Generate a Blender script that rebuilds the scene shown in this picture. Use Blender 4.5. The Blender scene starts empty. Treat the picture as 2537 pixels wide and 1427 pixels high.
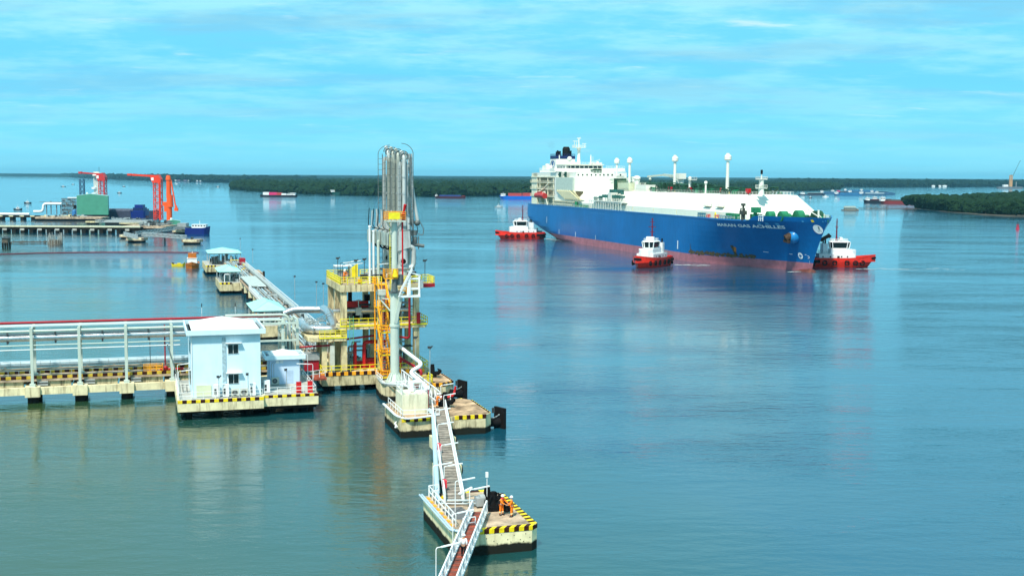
import bpy, bmesh, math, random
from mathutils import Vector, Matrix, noise
SC = bpy.context.scene
COL = SC.collection
R = math.radians
random.seed(7)

# ------------------------------------------------------------------ camera
CAMH = 34.0
PITCH = math.atan(277.5 / 3000); ROLL = .0058
fw = Vector((0, math.cos(PITCH), -math.sin(PITCH))); up0 = Vector((0, math.sin(PITCH), math.cos(PITCH)))
rt0 = Vector((1, 0, 0))
CR = rt0 * math.cos(ROLL) + up0 * math.sin(ROLL)
CU = up0 * math.cos(ROLL) - rt0 * math.sin(ROLL)
cam = bpy.data.cameras.new('camera'); co = bpy.data.objects.new('camera', cam); COL.objects.link(co)
cam.sensor_width = 36; cam.lens = 36 * 3000 / 2537
cam.clip_start = 1; cam.clip_end = 90000
m = Matrix((CR, CU, -fw)).transposed().to_4x4(); m.translation = (0, 0, CAMH)
co.matrix_world = m
SC.camera = co

def W(px, py, z=0.0):
    """ground point (world) seen at a pixel of the 2537x1427 photograph"""
    d = fw * 3000 + CR * (px - 1268.5) - CU * (py - 713.5)
    t = (z - CAMH) / d.z
    return Vector((d.x * t, d.y * t, z))

# ------------------------------------------------------------------ light
SUN_AZ = 200.0      # degrees clockwise from +Y: behind the camera, a little to its left
SUN_EL = 56.0
sun = bpy.data.lights.new('sun', 'SUN'); sun.energy = 5.0; sun.angle = R(4); sun.color = (1.0, .93, .80)
so = bpy.data.objects.new('sun', sun); COL.objects.link(so)
sd = Vector((math.sin(R(SUN_AZ)) * math.cos(R(SUN_EL)), math.cos(R(SUN_AZ)) * math.cos(R(SUN_EL)), math.sin(R(SUN_EL))))
so.rotation_euler = sd.to_track_quat('Z', 'Y').to_euler()

wd = bpy.data.worlds.new("World"); SC.world = wd; wd.use_nodes = True
nt = wd.node_tree; nt.nodes.clear()
def N(t, nt=None, **k):
    n = nt.nodes.new(t)
    for a, b in k.items():
        if a in n.inputs and not hasattr(n, a): n.inputs[a].default_value = b
        else: setattr(n, a, b)
    return n
def ramp(nt, stops, fac=None, interp='LINEAR'):
    n = nt.nodes.new('ShaderNodeValToRGB'); e = n.color_ramp.elements; n.color_ramp.interpolation = interp
    while len(e) < len(stops): e.new(.5)
    for i, (p, c) in enumerate(stops):
        e[i].position = p; e[i].color = (*c, 1) if len(c) == 3 else c
    if fac is not None: nt.links.new(fac, n.inputs[0])
    return n
def mth(nt, op, a, b=None, clamp=False):
    n = nt.nodes.new('ShaderNodeMath'); n.operation = op; n.use_clamp = clamp
    for i, v in enumerate((a, b)):
        if v is None: continue
        if isinstance(v, (int, float)): n.inputs[i].default_value = v
        else: nt.links.new(v, n.inputs[i])
    return n.outputs[0]
def mixc(nt, fac, a, b, mode='MIX'):
    n = nt.nodes.new('ShaderNodeMix'); n.data_type = 'RGBA'; n.blend_type = mode
    for i, v in ((0, fac), (6, a), (7, b)):
        if isinstance(v, (int, float)): n.inputs[i].default_value = v
        elif isinstance(v, tuple): n.inputs[i].default_value = (*v[:3], 1)
        else: nt.links.new(v, n.inputs[i])
    return n.outputs[2]
def noisen(nt, vec, scale, detail=4, rough=.55, dim='3D'):
    n = nt.nodes.new('ShaderNodeTexNoise'); n.inputs['Scale'].default_value = scale
    n.inputs['Detail'].default_value = detail; n.inputs['Roughness'].default_value = rough
    if vec is not None: nt.links.new(vec, n.inputs['Vector'])
    return n.outputs['Fac']
def mapn(nt, vec, scale=(1, 1, 1), loc=(0, 0, 0), rot=(0, 0, 0)):
    n = nt.nodes.new('ShaderNodeMapping'); n.inputs['Scale'].default_value = scale
    n.inputs['Location'].default_value = loc; n.inputs['Rotation'].default_value = rot
    nt.links.new(vec, n.inputs['Vector']); return n.outputs[0]

sky = nt.nodes.new('ShaderNodeTexSky'); sky.sky_type = 'NISHITA'; sky.sun_disc = False
sky.sun_elevation = R(SUN_EL); sky.sun_rotation = R(SUN_AZ); sky.air_density = 1.0; sky.dust_density = .4; sky.ozone_density = 3.0
tc = nt.nodes.new('ShaderNodeTexCoord')
sep = nt.nodes.new('ShaderNodeSeparateXYZ'); nt.links.new(tc.outputs['Generated'], sep.inputs[0])
zz = mth(nt, 'MAXIMUM', sep.outputs[2], 0.0)
# clear air: deep cyan near the horizon band, paler above it, graded as the photograph is
SKYRAMP = ramp(nt, [(0, (.18, .72, .95)), (.03, (.14, .67, .93)), (.075, (.11, .60, .90)), (.14, (.15, .65, .91)), (.24, (.25, .75, .98)), (.5, (.28, .78, .99)), (1, (.12, .40, .58))], zz)
base = mixc(nt, .12, SKYRAMP.outputs[0], mixc(nt, 1.0, sky.outputs[0], (.10, .14, .16), 'MULTIPLY'))
# cloud sheet: direction projected on a layer overhead so that streaks flatten towards the horizon
zp = mth(nt, 'ADD', zz, .10)
ux = mth(nt, 'DIVIDE', sep.outputs[0], zp); uy = mth(nt, 'DIVIDE', sep.outputs[1], zp)
cmb = nt.nodes.new('ShaderNodeCombineXYZ'); nt.links.new(ux, cmb.inputs[0]); nt.links.new(uy, cmb.inputs[1])
v1 = mapn(nt, cmb.outputs[0], (.8, 1.0, 1), (3.1, 1.7, 0), (0, 0, R(-12)))
c1 = noisen(nt, v1, 1.3, 10, .66)
v2 = mapn(nt, cmb.outputs[0], (.55, 1.15, 1), (2.3, 9.2, 0), (0, 0, R(9)))
c2 = noisen(nt, v2, 3.4, 8, .58)
v3 = mapn(nt, cmb.outputs[0], (.5, 1.1, 1), (11.7, 5.1, 0), (0, 0, R(-6)))
c3 = noisen(nt, v3, 1.35, 9, .62)
veil = ramp(nt, [(.42, (0, 0, 0)), (.60, (1, 1, 1))], c1, 'EASE').outputs[0]
wisp = ramp(nt, [(.59, (0, 0, 0)), (.76, (1, 1, 1))], c2, 'EASE').outputs[0]
grey = ramp(nt, [(.44, (0, 0, 0)), (.66, (1, 1, 1))], c3, 'EASE').outputs[0]
hz = ramp(nt, [(0, (.10,) * 3), (.05, (.45,) * 3), (.16, (1, 1, 1))], zz).outputs[0]
s1 = mixc(nt, mth(nt, 'MULTIPLY', mth(nt, 'MULTIPLY', veil, hz), .75), base, (.42, .85, .92))
s2 = mixc(nt, mth(nt, 'MULTIPLY', mth(nt, 'MULTIPLY', grey, hz), .65), s1, (.24, .51, .68))
s3 = mixc(nt, mth(nt, 'MULTIPLY', mth(nt, 'MULTIPLY', wisp, hz), .70), s2, (.78, .92, .93))
bg = nt.nodes.new('ShaderNodeBackground'); nt.links.new(s3, bg.inputs[0]); bg.inputs[1].default_value = 1.0
# the Sky Texture itself is scaled to daylight strength (.10-.16) inside the mix above
wo = nt.nodes.new('ShaderNodeOutputWorld'); nt.links.new(bg.outputs[0], wo.inputs[0])
SC.view_settings.view_transform = 'Standard'; SC.view_settings.look = 'None'
SC.view_settings.exposure = 0.22; SC.view_settings.gamma = 1.0; SC.view_settings.use_curve_mapping = False
SC.cycles.max_bounces = 6; SC.cycles.volume_bounces = 0
SC.cycles.use_denoising = True

# ------------------------------------------------------------------ materials
MATS = {}
def mat(name, col, rough=.6, metal=0.0, var=.12, scale=1.2, bump=0.0, spec=.4, stain=None, tide=False, streak=0.0):
    if name in MATS: return MATS[name]
    m = bpy.data.materials.new(name); m.use_nodes = True; nt = m.node_tree
    b = nt.nodes['Principled BSDF']; b.inputs['Roughness'].default_value = rough; b.inputs['Metallic'].default_value = metal
    b.inputs['Specular IOR Level'].default_value = spec
    geo = nt.nodes.new('ShaderNodeNewGeometry'); pos = geo.outputs['Position']
    c = col
    if var:
        f = noisen(nt, pos, scale, 5, .6)
        lo = tuple(x * (1 - var * 1.6) for x in col); hi = tuple(min(1, x * (1 + var)) for x in col)
        c = ramp(nt, [(.3, lo), (.7, hi)], f).outputs[0]
    if streak:
        v = mapn(nt, pos, (1.6, 1.6, .18)); f = noisen(nt, v, 1.0, 5, .65)
        f = ramp(nt, [(.50, (0, 0, 0)), (.64, (1, 1, 1))], f).outputs[0]
        c = mixc(nt, mth(nt, 'MULTIPLY', f, streak), c, stain or tuple(x * .35 for x in col))
    if tide:
        s = nt.nodes.new('ShaderNodeSeparateXYZ'); nt.links.new(pos, s.inputs[0])
        f = noisen(nt, mapn(nt, pos, (1, 1, .4)), .9, 5, .7)
        h = mth(nt, 'SUBTRACT', mth(nt, 'ADD', tide, mth(nt, 'MULTIPLY', f, .7)), s.outputs[2])
        h = mth(nt, 'MULTIPLY', h, 5.0, True)
        c = mixc(nt, h, c, (.016, .017, .013))
    if isinstance(c, tuple): b.inputs['Base Color'].default_value = (*c, 1)
    else: nt.links.new(c, b.inputs['Base Color'])
    if bump:
        f = noisen(nt, pos, scale * 6, 5, .6); bp = nt.nodes.new('ShaderNodeBump'); bp.inputs['Strength'].default_value = bump
        bp.inputs['Distance'].default_value = .05
        nt.links.new(f, bp.inputs['Height']); nt.links.new(bp.outputs[0], b.inputs['Normal'])
    MATS[name] = m; return m
conc = mat('concrete', (.66, .57, .34), .9, spec=.1, var=.18, scale=.8, bump=.5, tide=.62, streak=.85, stain=(.13, .10, .055))
concp = mat('pale_concrete', (.78, .70, .45), .9, spec=.1, var=.14, scale=.7, bump=.4, tide=.55, streak=.6, stain=(.20, .15, .08))
concd = mat('deck_concrete', (.46, .35, .25), .9, spec=.15, var=.42, scale=.55, bump=.3, stain=(.10, .09, .08))
concr = mat('rusty_deck_concrete', (.46, .31, .19), .9, spec=.15, var=.50, scale=.6, bump=.3)
concg = mat('grey_concrete', (.42, .42, .38), .9, var=.2, scale=.6, bump=.3, tide=.3)
pile = mat('wet_shaded_pile', (.018, .016, .012), .8, var=.3, scale=1.5, spec=.08)  # near-black holds the shade under decks as well as wet growth
white = mat('white_paint', (.80, .82, .82), .45, var=.05, streak=.12, stain=(.45, .40, .32))
shipw = mat('ship_white', (.76, .75, .67), .45, var=.03, scale=.15, streak=.10, stain=(.62, .56, .40))
cream = mat('cream_panel', (.62, .66, .46), .6, var=.06)
bluew = mat('pale_blue_wall', (.64, .83, .92), .7, var=.05, scale=.5, streak=.22, stain=(.42, .60, .70))
bluew2 = mat('shed_blue_wall', (.52, .66, .84), .7, var=.04, scale=.5)
roofw = mat('roof_white', (.80, .82, .82), .5, var=.03)
aqua = mat('aqua_roof', (.36, .72, .66), .55, var=.08, scale=.5)
yel = mat('yellow_paint', (.92, .62, .01), .5, var=.22, scale=2.5)
yelg = mat('yellow_rail', (.85, .72, .02), .5, var=.14)
oran = mat('orange_yellow_paint', (.90, .38, .01), .5, var=.12)
blk = mat('black_paint', (.012, .010, .010), .6, var=.2, spec=.08)
blkb = mat('dark_brown_paint', (.045, .014, .008), .6, var=.3, spec=.08)
red = mat('red_paint', (.52, .008, .010), .45, var=.12)
dred = mat('dark_red_pipe', (.34, .004, .016), .5, var=.12)
tugred = mat('tug_red', (.82, .025, .008), .4, var=.10, streak=.25, stain=(.20, .01, .005))
ored = mat('crane_red', (.78, .045, .012), .5, var=.08)
orar = mat('arm_orange', (.88, .10, .008), .5, var=.08)
org = mat('coverall_orange', (.90, .20, .005), .8, var=.1)
silv = mat('metal_cladding', (.60, .62, .64), .30, .85, var=.14, scale=2.5, bump=.25)
galv = mat('galvanised_steel', (.42, .48, .49), .5, .3, var=.16, scale=2)
greyg = mat('grey_green_steel', (.52, .60, .53), .5, var=.06, scale=.4, streak=.15)
armg = mat('arm_grey', (.50, .54, .53), .5, .1, var=.10, scale=.8, streak=.35, stain=(.14, .15, .14))
armd = mat('arm_dark_grey', (.14, .165, .165), .5, .2, var=.25, scale=1.2)
armo = mat('arm_olive', (.38, .41, .36), .5, .1, var=.12, scale=.8, streak=.3, stain=(.12, .13, .09))
dgrey = mat('dark_steel', (.055, .065, .07), .5, .3, var=.3)
grey = mat('grey_paint', (.30, .33, .33), .6, var=.15)
glass = mat('dark_glass', (.008, .014, .014), .08, var=0, spec=.6)
grat = mat('timber_deck', (.34, .29, .24), .8, var=.35, scale=1.3)
gratr = mat('red_brown_deck', (.32, .060, .030), .8, var=.4, scale=1.1)
hullb = mat('hull_blue', (.0005, .125, .38), .35, var=.16, scale=.035, spec=.3, streak=.35, stain=(.001, .06, .20))
pink = mat('faded_antifouling', (.40, .14, .175), .7, var=.16, scale=.35, streak=.55, stain=(.27, .12, .13))
rust = mat('rust_patch', (.10, .07, .03), .9, var=.5, scale=1.5)
grn = mat('green_deck_paint', (.015, .20, .085), .55, var=.3, scale=.4)
dgrn = mat('dark_green_pipes', (.008, .060, .028), .6, var=.45, scale=.5)
navy = mat('navy_paint', (.004, .016, .10), .5, var=.1)
cyanl = mat('light_blue_pipe', (.42, .58, .66), .4, var=.05)
skin = mat('skin', (.45, .26, .17), .6, var=.05)
hair = mat('hair_black', (.012, .010, .009), .7, var=0)
cloth_w = mat('white_shirt', (.80, .80, .80), .9, var=.04)
cloth_k = mat('black_trousers', (.010, .011, .014), .9, var=.1)
helm = mat('white_helmet', (.82, .83, .83), .3, var=0)
refl = mat('reflective_band', (.85, .80, .45), .4, var=0)
rub = mat('rubber', (.010, .010, .011), .85, var=.2, spec=.08)
gshed = mat('green_cladding', (.075, .30, .20), .55, var=.06, scale=.3)
lattb = mat('blue_grey_lattice', (.05, .13, .22), .6, var=.1)
rustb = mat('weathered_timber', (.12, .10, .075), .9, var=.4, scale=2)

# ------------------------------------------------------------------ mesh collector
class B:
    def __init__(s): s.v = []; s.f = []; s.m = []; s.s = []; s.k = 0; s.p = []
    def add(s, vs, fs, sm=False, k=None):
        n = len(s.v); s.v += [tuple(v) for v in vs]; s.p.append((n, len(s.f)))
        for f in fs: s.f.append([n + i for i in f]); s.m.append(s.k if k is None else k); s.s.append(sm)
    def box(s, x0, x1, y0, y1, z0, z1, k=None):
        s.add([(x, y, z) for z in (z0, z1) for y in (y0, y1) for x in (x0, x1)],
              [(0, 2, 3, 1), (4, 5, 7, 6), (0, 1, 5, 4), (2, 6, 7, 3), (0, 4, 6, 2), (1, 3, 7, 5)], k=k)
        return s
    def cb(s, c, dx, dy, dz, k=None):
        return s.box(c[0] - dx / 2, c[0] + dx / 2, c[1] - dy / 2, c[1] + dy / 2, c[2], c[2] + dz, k)
    def bar(s, p, q, w, h=None, k=None):
        p = Vector(p); q = Vector(q); d = q - p
        if d.length < 1e-6: return s
        h = h or w; d.normalize(); u = Vector((0, 0, 1)) if abs(d.z) < .95 else Vector((0, 1, 0))
        r = d.cross(u).normalized(); u = r.cross(d).normalized(); r = r * w / 2; u = u * h / 2
        s.add([p - r - u, p + r - u, p + r + u, p - r + u, q - r - u, q + r - u, q + r + u, q - r + u],
              [(0, 1, 2, 3), (4, 7, 6, 5), (0, 4, 5, 1), (1, 5, 6, 2), (2, 6, 7, 3), (3, 7, 4, 0)], k=k)
        return s
    def tube(s, pts, r, n=8, k=None, r2=None, cap=True):
        P = [Vector(p) for p in pts]; rings = []; L = len(P)
        prev = None
        for i, p in enumerate(P):
            d = (P[min(i + 1, L - 1)] - P[max(i - 1, 0)]).normalized()
            if prev is None:
                u = Vector((0, 0, 1)) if abs(d.z) < .9 else Vector((1, 0, 0))
            else: u = prev
            a = d.cross(u).normalized(); u = a.cross(d).normalized(); prev = u
            rr = r if r2 is None else r + (r2 - r) * i / (L - 1)
            rings += [p + (a * math.cos(t) + u * math.sin(t)) * rr for t in [2 * math.pi * j / n for j in range(n)]]
        fs = []
        for i in range(L - 1):
            for j in range(n):
                fs.append((i * n + j, i * n + (j + 1) % n, (i + 1) * n + (j + 1) % n, (i + 1) * n + j))
        s.add(rings, fs, True, k)
        if cap:
            s.add(rings[:n], [tuple(range(n))[::-1]], False, k); s.add(rings[-n:], [tuple(range(n))], False, k)
        return s
    def path(s, pts, r, n=8, rb=1.0, k=None):
        """tube with rounded corners"""
        P = [Vector(p) for p in pts]; out = [P[0]]
        for i in range(1, len(P) - 1):
            a = (P[i - 1] - P[i]); b = (P[i + 1] - P[i]); t = min(rb, a.length * .48, b.length * .48)
            a = P[i] + a.normalized() * t; b = P[i] + b.normalized() * t
            for q in (0, .25, .5, .75, 1): out.append(a * (1 - q) ** 2 + P[i] * 2 * q * (1 - q) + b * q * q)
        out.append(P[-1]); return s.tube(out, r, n, k)
    def cyl(s, c, r, h, n=12, r2=None, k=None):
        return s.tube([c, (c[0], c[1], c[2] + h)], r, n, k, r2)
    def sph(s, c, r, n=8, k=None, sz=1.0):
        vs = [(c[0], c[1], c[2] - r * sz)]
        for i in range(1, n // 2):
            a = -math.pi / 2 + math.pi * i / (n // 2)
            vs += [(c[0] + r * math.cos(a) * math.cos(2 * math.pi * j / n), c[1] + r * math.cos(a) * math.sin(2 * math.pi * j / n), c[2] + r * sz * math.sin(a)) for j in range(n)]
        vs.append((c[0], c[1], c[2] + r * sz)); m = n // 2 - 1; fs = []
        for j in range(n):
            fs.append((0, 1 + (j + 1) % n, 1 + j)); fs.append((1 + (m - 1) * n + j, 1 + (m - 1) * n + (j + 1) % n, len(vs) - 1))
            for i in range(m - 1): fs.append((1 + i * n + j, 1 + i * n + (j + 1) % n, 1 + (i + 1) * n + (j + 1) % n, 1 + (i + 1) * n + j))
        s.add(vs, fs, True, k); return s
    def prism(s, poly, z0, z1, k=None, kt=None, poly2=None):
        n = len(poly); P2 = poly2 or poly
        vs = [(x, y, z0) for x, y in poly] + [(x, y, z1) for x, y in P2]
        s.add(vs, [(i, (i + 1) % n, n + (i + 1) % n, n + i) for i in range(n)], False, k)
        s.add(vs, [tuple(range(n))[::-1]], False, k); s.add(vs, [tuple(range(n, 2 * n))], False, k if kt is None else kt)
        return s
    def rail(s, pts, h=1.1, step=1.8, r=.045, mid=1, k=None):
        for p, q in zip(pts, pts[1:]):
            p = Vector(p); q = Vector(q); L = (q - p).length; n = max(1, round(L / step))
            for i in range(n + 1):
                a = p.lerp(q, i / n); s.bar(a, a + Vector((0, 0, h)), r * 1.6, k=k)
            for j in range(mid + 1):
                z = Vector((0, 0, h * (1 - j / (mid + 1)))); s.bar(p + z, q + z, r * 1.6, k=k)
        return s
    def truss(s, p, q, h, step, r, k=None):
        """lattice side: chords, posts and diagonals"""
        p = Vector(p); q = Vector(q); L = (q - p).length; n = max(1, round(L / step)); u = Vector((0, 0, h))
        s.bar(p, q, r * 1.4, k=k); s.bar(p + u, q + u, r * 1.4, k=k)
        for i in range(n + 1):
            a = p.lerp(q, i / n); s.bar(a, a + u, r, k=k)
            if i < n:
                b = p.lerp(q, (i + 1) / n)
                if i % 2: s.bar(a + u, b, r, k=k)
                else: s.bar(a, b + u, r, k=k)
        return s
    def tower(s, c, w, z0, z1, n, r, k=None):
        """square lattice mast"""
        hw = w / 2; cs = [(c[0] - hw, c[1] - hw), (c[0] + hw, c[1] - hw), (c[0] + hw, c[1] + hw), (c[0] - hw, c[1] + hw)]
        for x, y in cs: s.bar((x, y, z0), (x, y, z1), r * 1.7, k=k)
        for i in range(n):
            a = z0 + (z1 - z0) * i / n; b = z0 + (z1 - z0) * (i + 1) / n
            for j in range(4):
                p = cs[j]; q = cs[(j + 1) % 4]
                s.bar((*p, b), (*q, b), r, k=k)
                if i % 2: p, q = q, p
                s.bar((*p, a), (*q, b), r, k=k)
        return s
    def hazard(s, p, q, h, t, seg=.8, ky=0, kb=1, out=(0, -1)):
        """kerb of alternating yellow and black blocks from p to q"""
        p = Vector(p); q = Vector(q); n = max(2, round((q - p).length / seg)); o = Vector((out[0], out[1], 0)) * t
        for i in range(n):
            a = p.lerp(q, i / n); b = p.lerp(q, (i + 1) / n); u = Vector((0, 0, h))
            s.add([a, b, b - o, a - o, a + u, b + u, b - o + u, a - o + u],
                  [(0, 3, 2, 1), (4, 5, 6, 7), (0, 1, 5, 4), (1, 2, 6, 5), (2, 3, 7, 6), (3, 0, 4, 7)], k=(kb if i % 2 else ky))
        return s
    def build(s, name, mats, parent=None, label=None):
        off = OFF.get(parent.name, (0, 0, 0)) if parent is not None else (0, 0, 0)
        me = bpy.data.meshes.new(name)
        me.from_pydata([(x - off[0], y - off[1], z - off[2]) for x, y, z in s.v], [], s.f)
        for m in (mats if isinstance(mats, (list, tuple)) else [mats]): me.materials.append(m)
        me.polygons.foreach_set('material_index', s.m); me.polygons.foreach_set('use_smooth', s.s)
        me.update()
        o = bpy.data.objects.new(name, me); COL.objects.link(o)
        if parent is not None: o.parent = parent; OFF[o.name] = off
        if label: o['label'] = label
        return o
def each(b, name, mats, parent):
    """every shape added to the collector becomes a part of its own"""
    ends = b.p[1:] + [(len(b.v), len(b.f))]; out = []
    for (v0, f0), (v1, f1) in zip(b.p, ends):
        q = B(); q.v = b.v[v0:v1]; q.f = [[i - v0 for i in f] for f in b.f[f0:f1]]; q.m = b.m[f0:f1]; q.s = b.s[f0:f1]
        out.append(q.build(name, mats, parent))
    return out
OFF = {}
def tag(o, label, cat, group=None, kind=None):
    if label: o['label'] = label
    if cat: o['category'] = cat
    if group: o['group'] = group
    if kind: o['kind'] = kind
    return o
def T(name, label, cat, loc=(0, 0, 0), rot=0, group=None):
    o = bpy.data.objects.new(name, None); COL.objects.link(o); o.location = loc; o.rotation_euler = (0, 0, R(rot))
    return tag(o, label, cat, group)
JA = 17.0; JO = (-46.034, 164.848)
def jw(a, b, z=0):
    c, s_ = math.cos(R(JA)), math.sin(R(JA))
    return Vector((JO[0] + a * c - b * s_, JO[1] + a * s_ + b * c, z))
def JT(name, label, cat, a, b, z=0, group=None, rot=0):
    """thing whose parts are modelled in berth coordinates (a along the trestle, b away along the berth)"""
    o = T(name, label, cat, jw(a, b, z), JA + rot, group); OFF[o.name] = (a, b, z); return o
def dup(o, parent=None):
    c = o.copy(); COL.objects.link(c)
    if parent is not None: c.parent = parent
    for ch in list(o.children): dup(ch, c)
    if o.name in OFF: OFF[c.name] = OFF[o.name]
    return c
# ------------------------------------------------------------------ water
def structure(o): o['kind'] = 'structure'; return o
def make_water():
    m = bpy.data.materials.new('river_water'); m.use_nodes = True; nt = m.node_tree
    b = nt.nodes['Principled BSDF']
    pos = nt.nodes.new('ShaderNodeNewGeometry').outputs['Position']
    big = noisen(nt, mapn(nt, pos, (.0016, .0055, 1), rot=(0, 0, R(6))), 1.0, 5, .6)     # current bands
    eddy = noisen(nt, mapn(nt, pos, (.010, .030, 1), rot=(0, 0, R(-10))), 1.0, 5, .65)
    murk = noisen(nt, mapn(nt, pos, (.012, .012, 1), (4, 2, 0)), 1.0, 3, .5)
    sx = nt.nodes.new('ShaderNodeSeparateXYZ'); nt.links.new(pos, sx.inputs[0])
    # silty olive water in the slack round the berth, bluer river water outside
    silt = mth(nt, 'ADD', mth(nt, 'MULTIPLY', sx.outputs[0], .0080), mth(nt, 'MULTIPLY', sx.outputs[1], .0040))
    silt = mth(nt, 'ADD', silt, mth(nt, 'MULTIPLY', murk, .5))
    c = ramp(nt, [(.46, (.022, .054, .018)), (.68, (.010, .060, .058)), (.90, (.003, .064, .115))], silt).outputs[0]
    nt.links.new(c, b.inputs['Base Color'])
    b.inputs['IOR'].default_value = 1.80; b.inputs['Specular IOR Level'].default_value = .5
    calm = ramp(nt, [(.42, (.28,) * 3), (.50, (.70,) * 3), (.56, (1.3,) * 3), (.63, (1.9,) * 3)], mth(nt, 'ADD', mth(nt, 'MULTIPLY', big, .5), mth(nt, 'MULTIPLY', eddy, .5))).outputs[0]
    b.inputs['Roughness'].default_value = .03
    w1 = noisen(nt, mapn(nt, pos, (.10, .17, 1), rot=(0, 0, R(14))), 1.0, 3, .5)
    w2 = noisen(nt, mapn(nt, pos, (.30, .62, 1), rot=(0, 0, R(-8))), 1.0, 4, .55)
    w3 = noisen(nt, mapn(nt, pos, (1.7, 3.0, 1), rot=(0, 0, R(20))), 1.0, 3, .6)
    h = mth(nt, 'ADD', mth(nt, 'MULTIPLY', w1, .12), mth(nt, 'ADD', mth(nt, 'MULTIPLY', w2, .16), mth(nt, 'MULTIPLY', w3, .045)))
    h = mth(nt, 'MULTIPLY', h, calm)
    bp = nt.nodes.new('ShaderNodeBump'); bp.inputs['Strength'].default_value = 1; bp.inputs['Distance'].default_value = 1
    nt.links.new(h, bp.inputs['Height']); nt.links.new(bp.outputs[0], b.inputs['Normal'])
    w = B(); S = 45000; w.add([(-S, -400, 0), (S, -400, 0), (S, S, 0), (-S, S, 0)], [(0, 1, 2, 3)])
    structure(w.build('water', m))
make_water()

# ------------------------------------------------------------------ wooded shores
def foliage(name, dark, light, sc=.12):
    m = bpy.data.materials.new(name); m.use_nodes = True; nt = m.node_tree; b = nt.nodes['Principled BSDF']
    pos = nt.nodes.new('ShaderNodeNewGeometry').outputs['Position']
    f = noisen(nt, pos, sc, 6, .7)
    nt.links.new(ramp(nt, [(.32, dark), (.70, light)], f).outputs[0], b.inputs['Base Color'])
    b.inputs['Roughness'].default_value = .9; b.inputs['Specular IOR Level'].default_value = .1
    return m
leaf = foliage('mangrove_leaves', (.003, .014, .006), (.015, .042, .013), .16)
leaff = foliage('far_wood_leaves', (.003, .015, .010), (.010, .028, .016), .03)
bark = mat('mangrove_bark', (.16, .14, .11), .9, var=.3)
mud = mat('mud_bank', (.075, .065, .045), .9, var=.3, scale=.05)

def crown_tpl(seed, sub=2, rough=.42):
    bm = bmesh.new(); bmesh.ops.create_icosphere(bm, subdivisions=sub, radius=1)
    rr = random.Random(seed)
    out = []
    for v in bm.verts:
        n = noise.noise(v.co * 1.7 + Vector((seed * 7.1, 0, 0))) * rough * 1.5 + rr.uniform(-.5, .5) * rough
        out.append(v.co * (1 + n))
    fs = [[v.index for v in f.verts] for f in bm.faces]; bm.free(); return out, fs
TPL = [crown_tpl(i) for i in range(6)]
def inpoly(x, y, P):
    c = False; n = len(P)
    for i in range(n):
        x0, y0 = P[i]; x1, y1 = P[i - 1]
        if (y0 > y) != (y1 > y) and x < (x1 - x0) * (y - y0) / (y1 - y0) + x0: c = not c
    return c
def forest(name, label, poly, shore, h, rc, n_shore, n_in, m, group=None, depth=60, seed=1):
    """mass of tree crowns over a land polygon; shore = polyline whose edge carries a dense row"""
    rr = random.Random(seed); b = B()
    def crown(x, y, z, r):
        vs, fs = TPL[rr.randrange(6)]; a = rr.uniform(0, 6.28); ca, sa = math.cos(a), math.sin(a); q = rr.uniform(.7, 1.05)
        b.add([(x + (v.x * ca - v.y * sa) * r, y + (v.x * sa + v.y * ca) * r, z + v.z * r * q) for v in vs], fs, False)
    segs = [(Vector(shore[i]), Vector(shore[i + 1])) for i in range(len(shore) - 1)]
    tot = sum((q - p).length for p, q in segs)
    for p, q in segs:
        for i in range(max(1, int(n_shore * (q - p).length / tot))):
            t = rr.random(); c = p.lerp(q, t); k = rr.random() ** 1.6
            y = c.y + k * depth + rc * .3; x = c.x + rr.uniform(-1, 1) * rc
            hh = h * (.35 + .65 * min(1, k * 3 + rr.uniform(0, .35))) + rr.uniform(-.12, .12) * h
            lump = 1 + .20 * noise.noise(Vector((x * .012, y * .012, seed)))
            r = rc * rr.uniform(.6, 1.2)
            crown(x, y, max(r * .5, hh * lump - r * .6), r)
            if k < .25: crown(x, y - rc * .3, r * .55, r * .9)
    xs = [p[0] for p in poly]; ys = [p[1] for p in poly]; c = 0; tries = 0
    while c < n_in and tries < n_in * 8:
        tries += 1
        # more crowns on the side towards the viewer
        x = rr.uniform(min(xs), max(xs)); y = min(ys) + (max(ys) - min(ys)) * rr.random() ** 1.8
        if inpoly(x, y, poly):
            lump = 1 + .20 * noise.noise(Vector((x * .012, y * .012, seed)))
            r = rc * rr.uniform(.8, 1.5); crown(x, y, h * lump * rr.uniform(.86, 1.04) - r * .6, r); c += 1
    # land under the crowns and closed canopy floor
    b.prism(poly, 0, .9)
    n0 = len(poly); cx = sum(xs) / n0; cy = sum(ys) / n0
    inner = [(x + (cx - x) * .012, y + min(depth * .45, (cy - y) * .5 if cy > y else 0)) for x, y in poly]
    b.prism(inner, .9, h * .78)
    o = b.build(name, m); tag(o, label, 'woodland', group, 'stuff'); return o

def shore_pts(px): return [tuple(W(x, y)[:2]) for x, y in px]
# middle mangrove island across the river, seen left and right of the loading arms and behind the tanker
s = shore_pts([(575, 467.5), (610, 471), (650, 474), (700, 477), (780, 481), (900, 484), (1000, 485.5), (1130, 486), (1240, 484), (1330, 482), (1500, 480), (1700, 478), (1900, 474), (2000, 472), (2080, 468)])
far1 = [tuple(W(2095, 462)[:2]), tuple(W(1900, 452)[:2]), tuple(W(1500, 449)[:2]), tuple(W(1000, 449)[:2]), tuple(W(750, 450)[:2]), tuple(W(600, 457)[:2])]
forest('mangrove_island', 'dark green mangrove wood on the island behind the blue tanker', s + far1, s, 15, 7, 2600, 2600, leaf, seed=3, depth=160)
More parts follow.
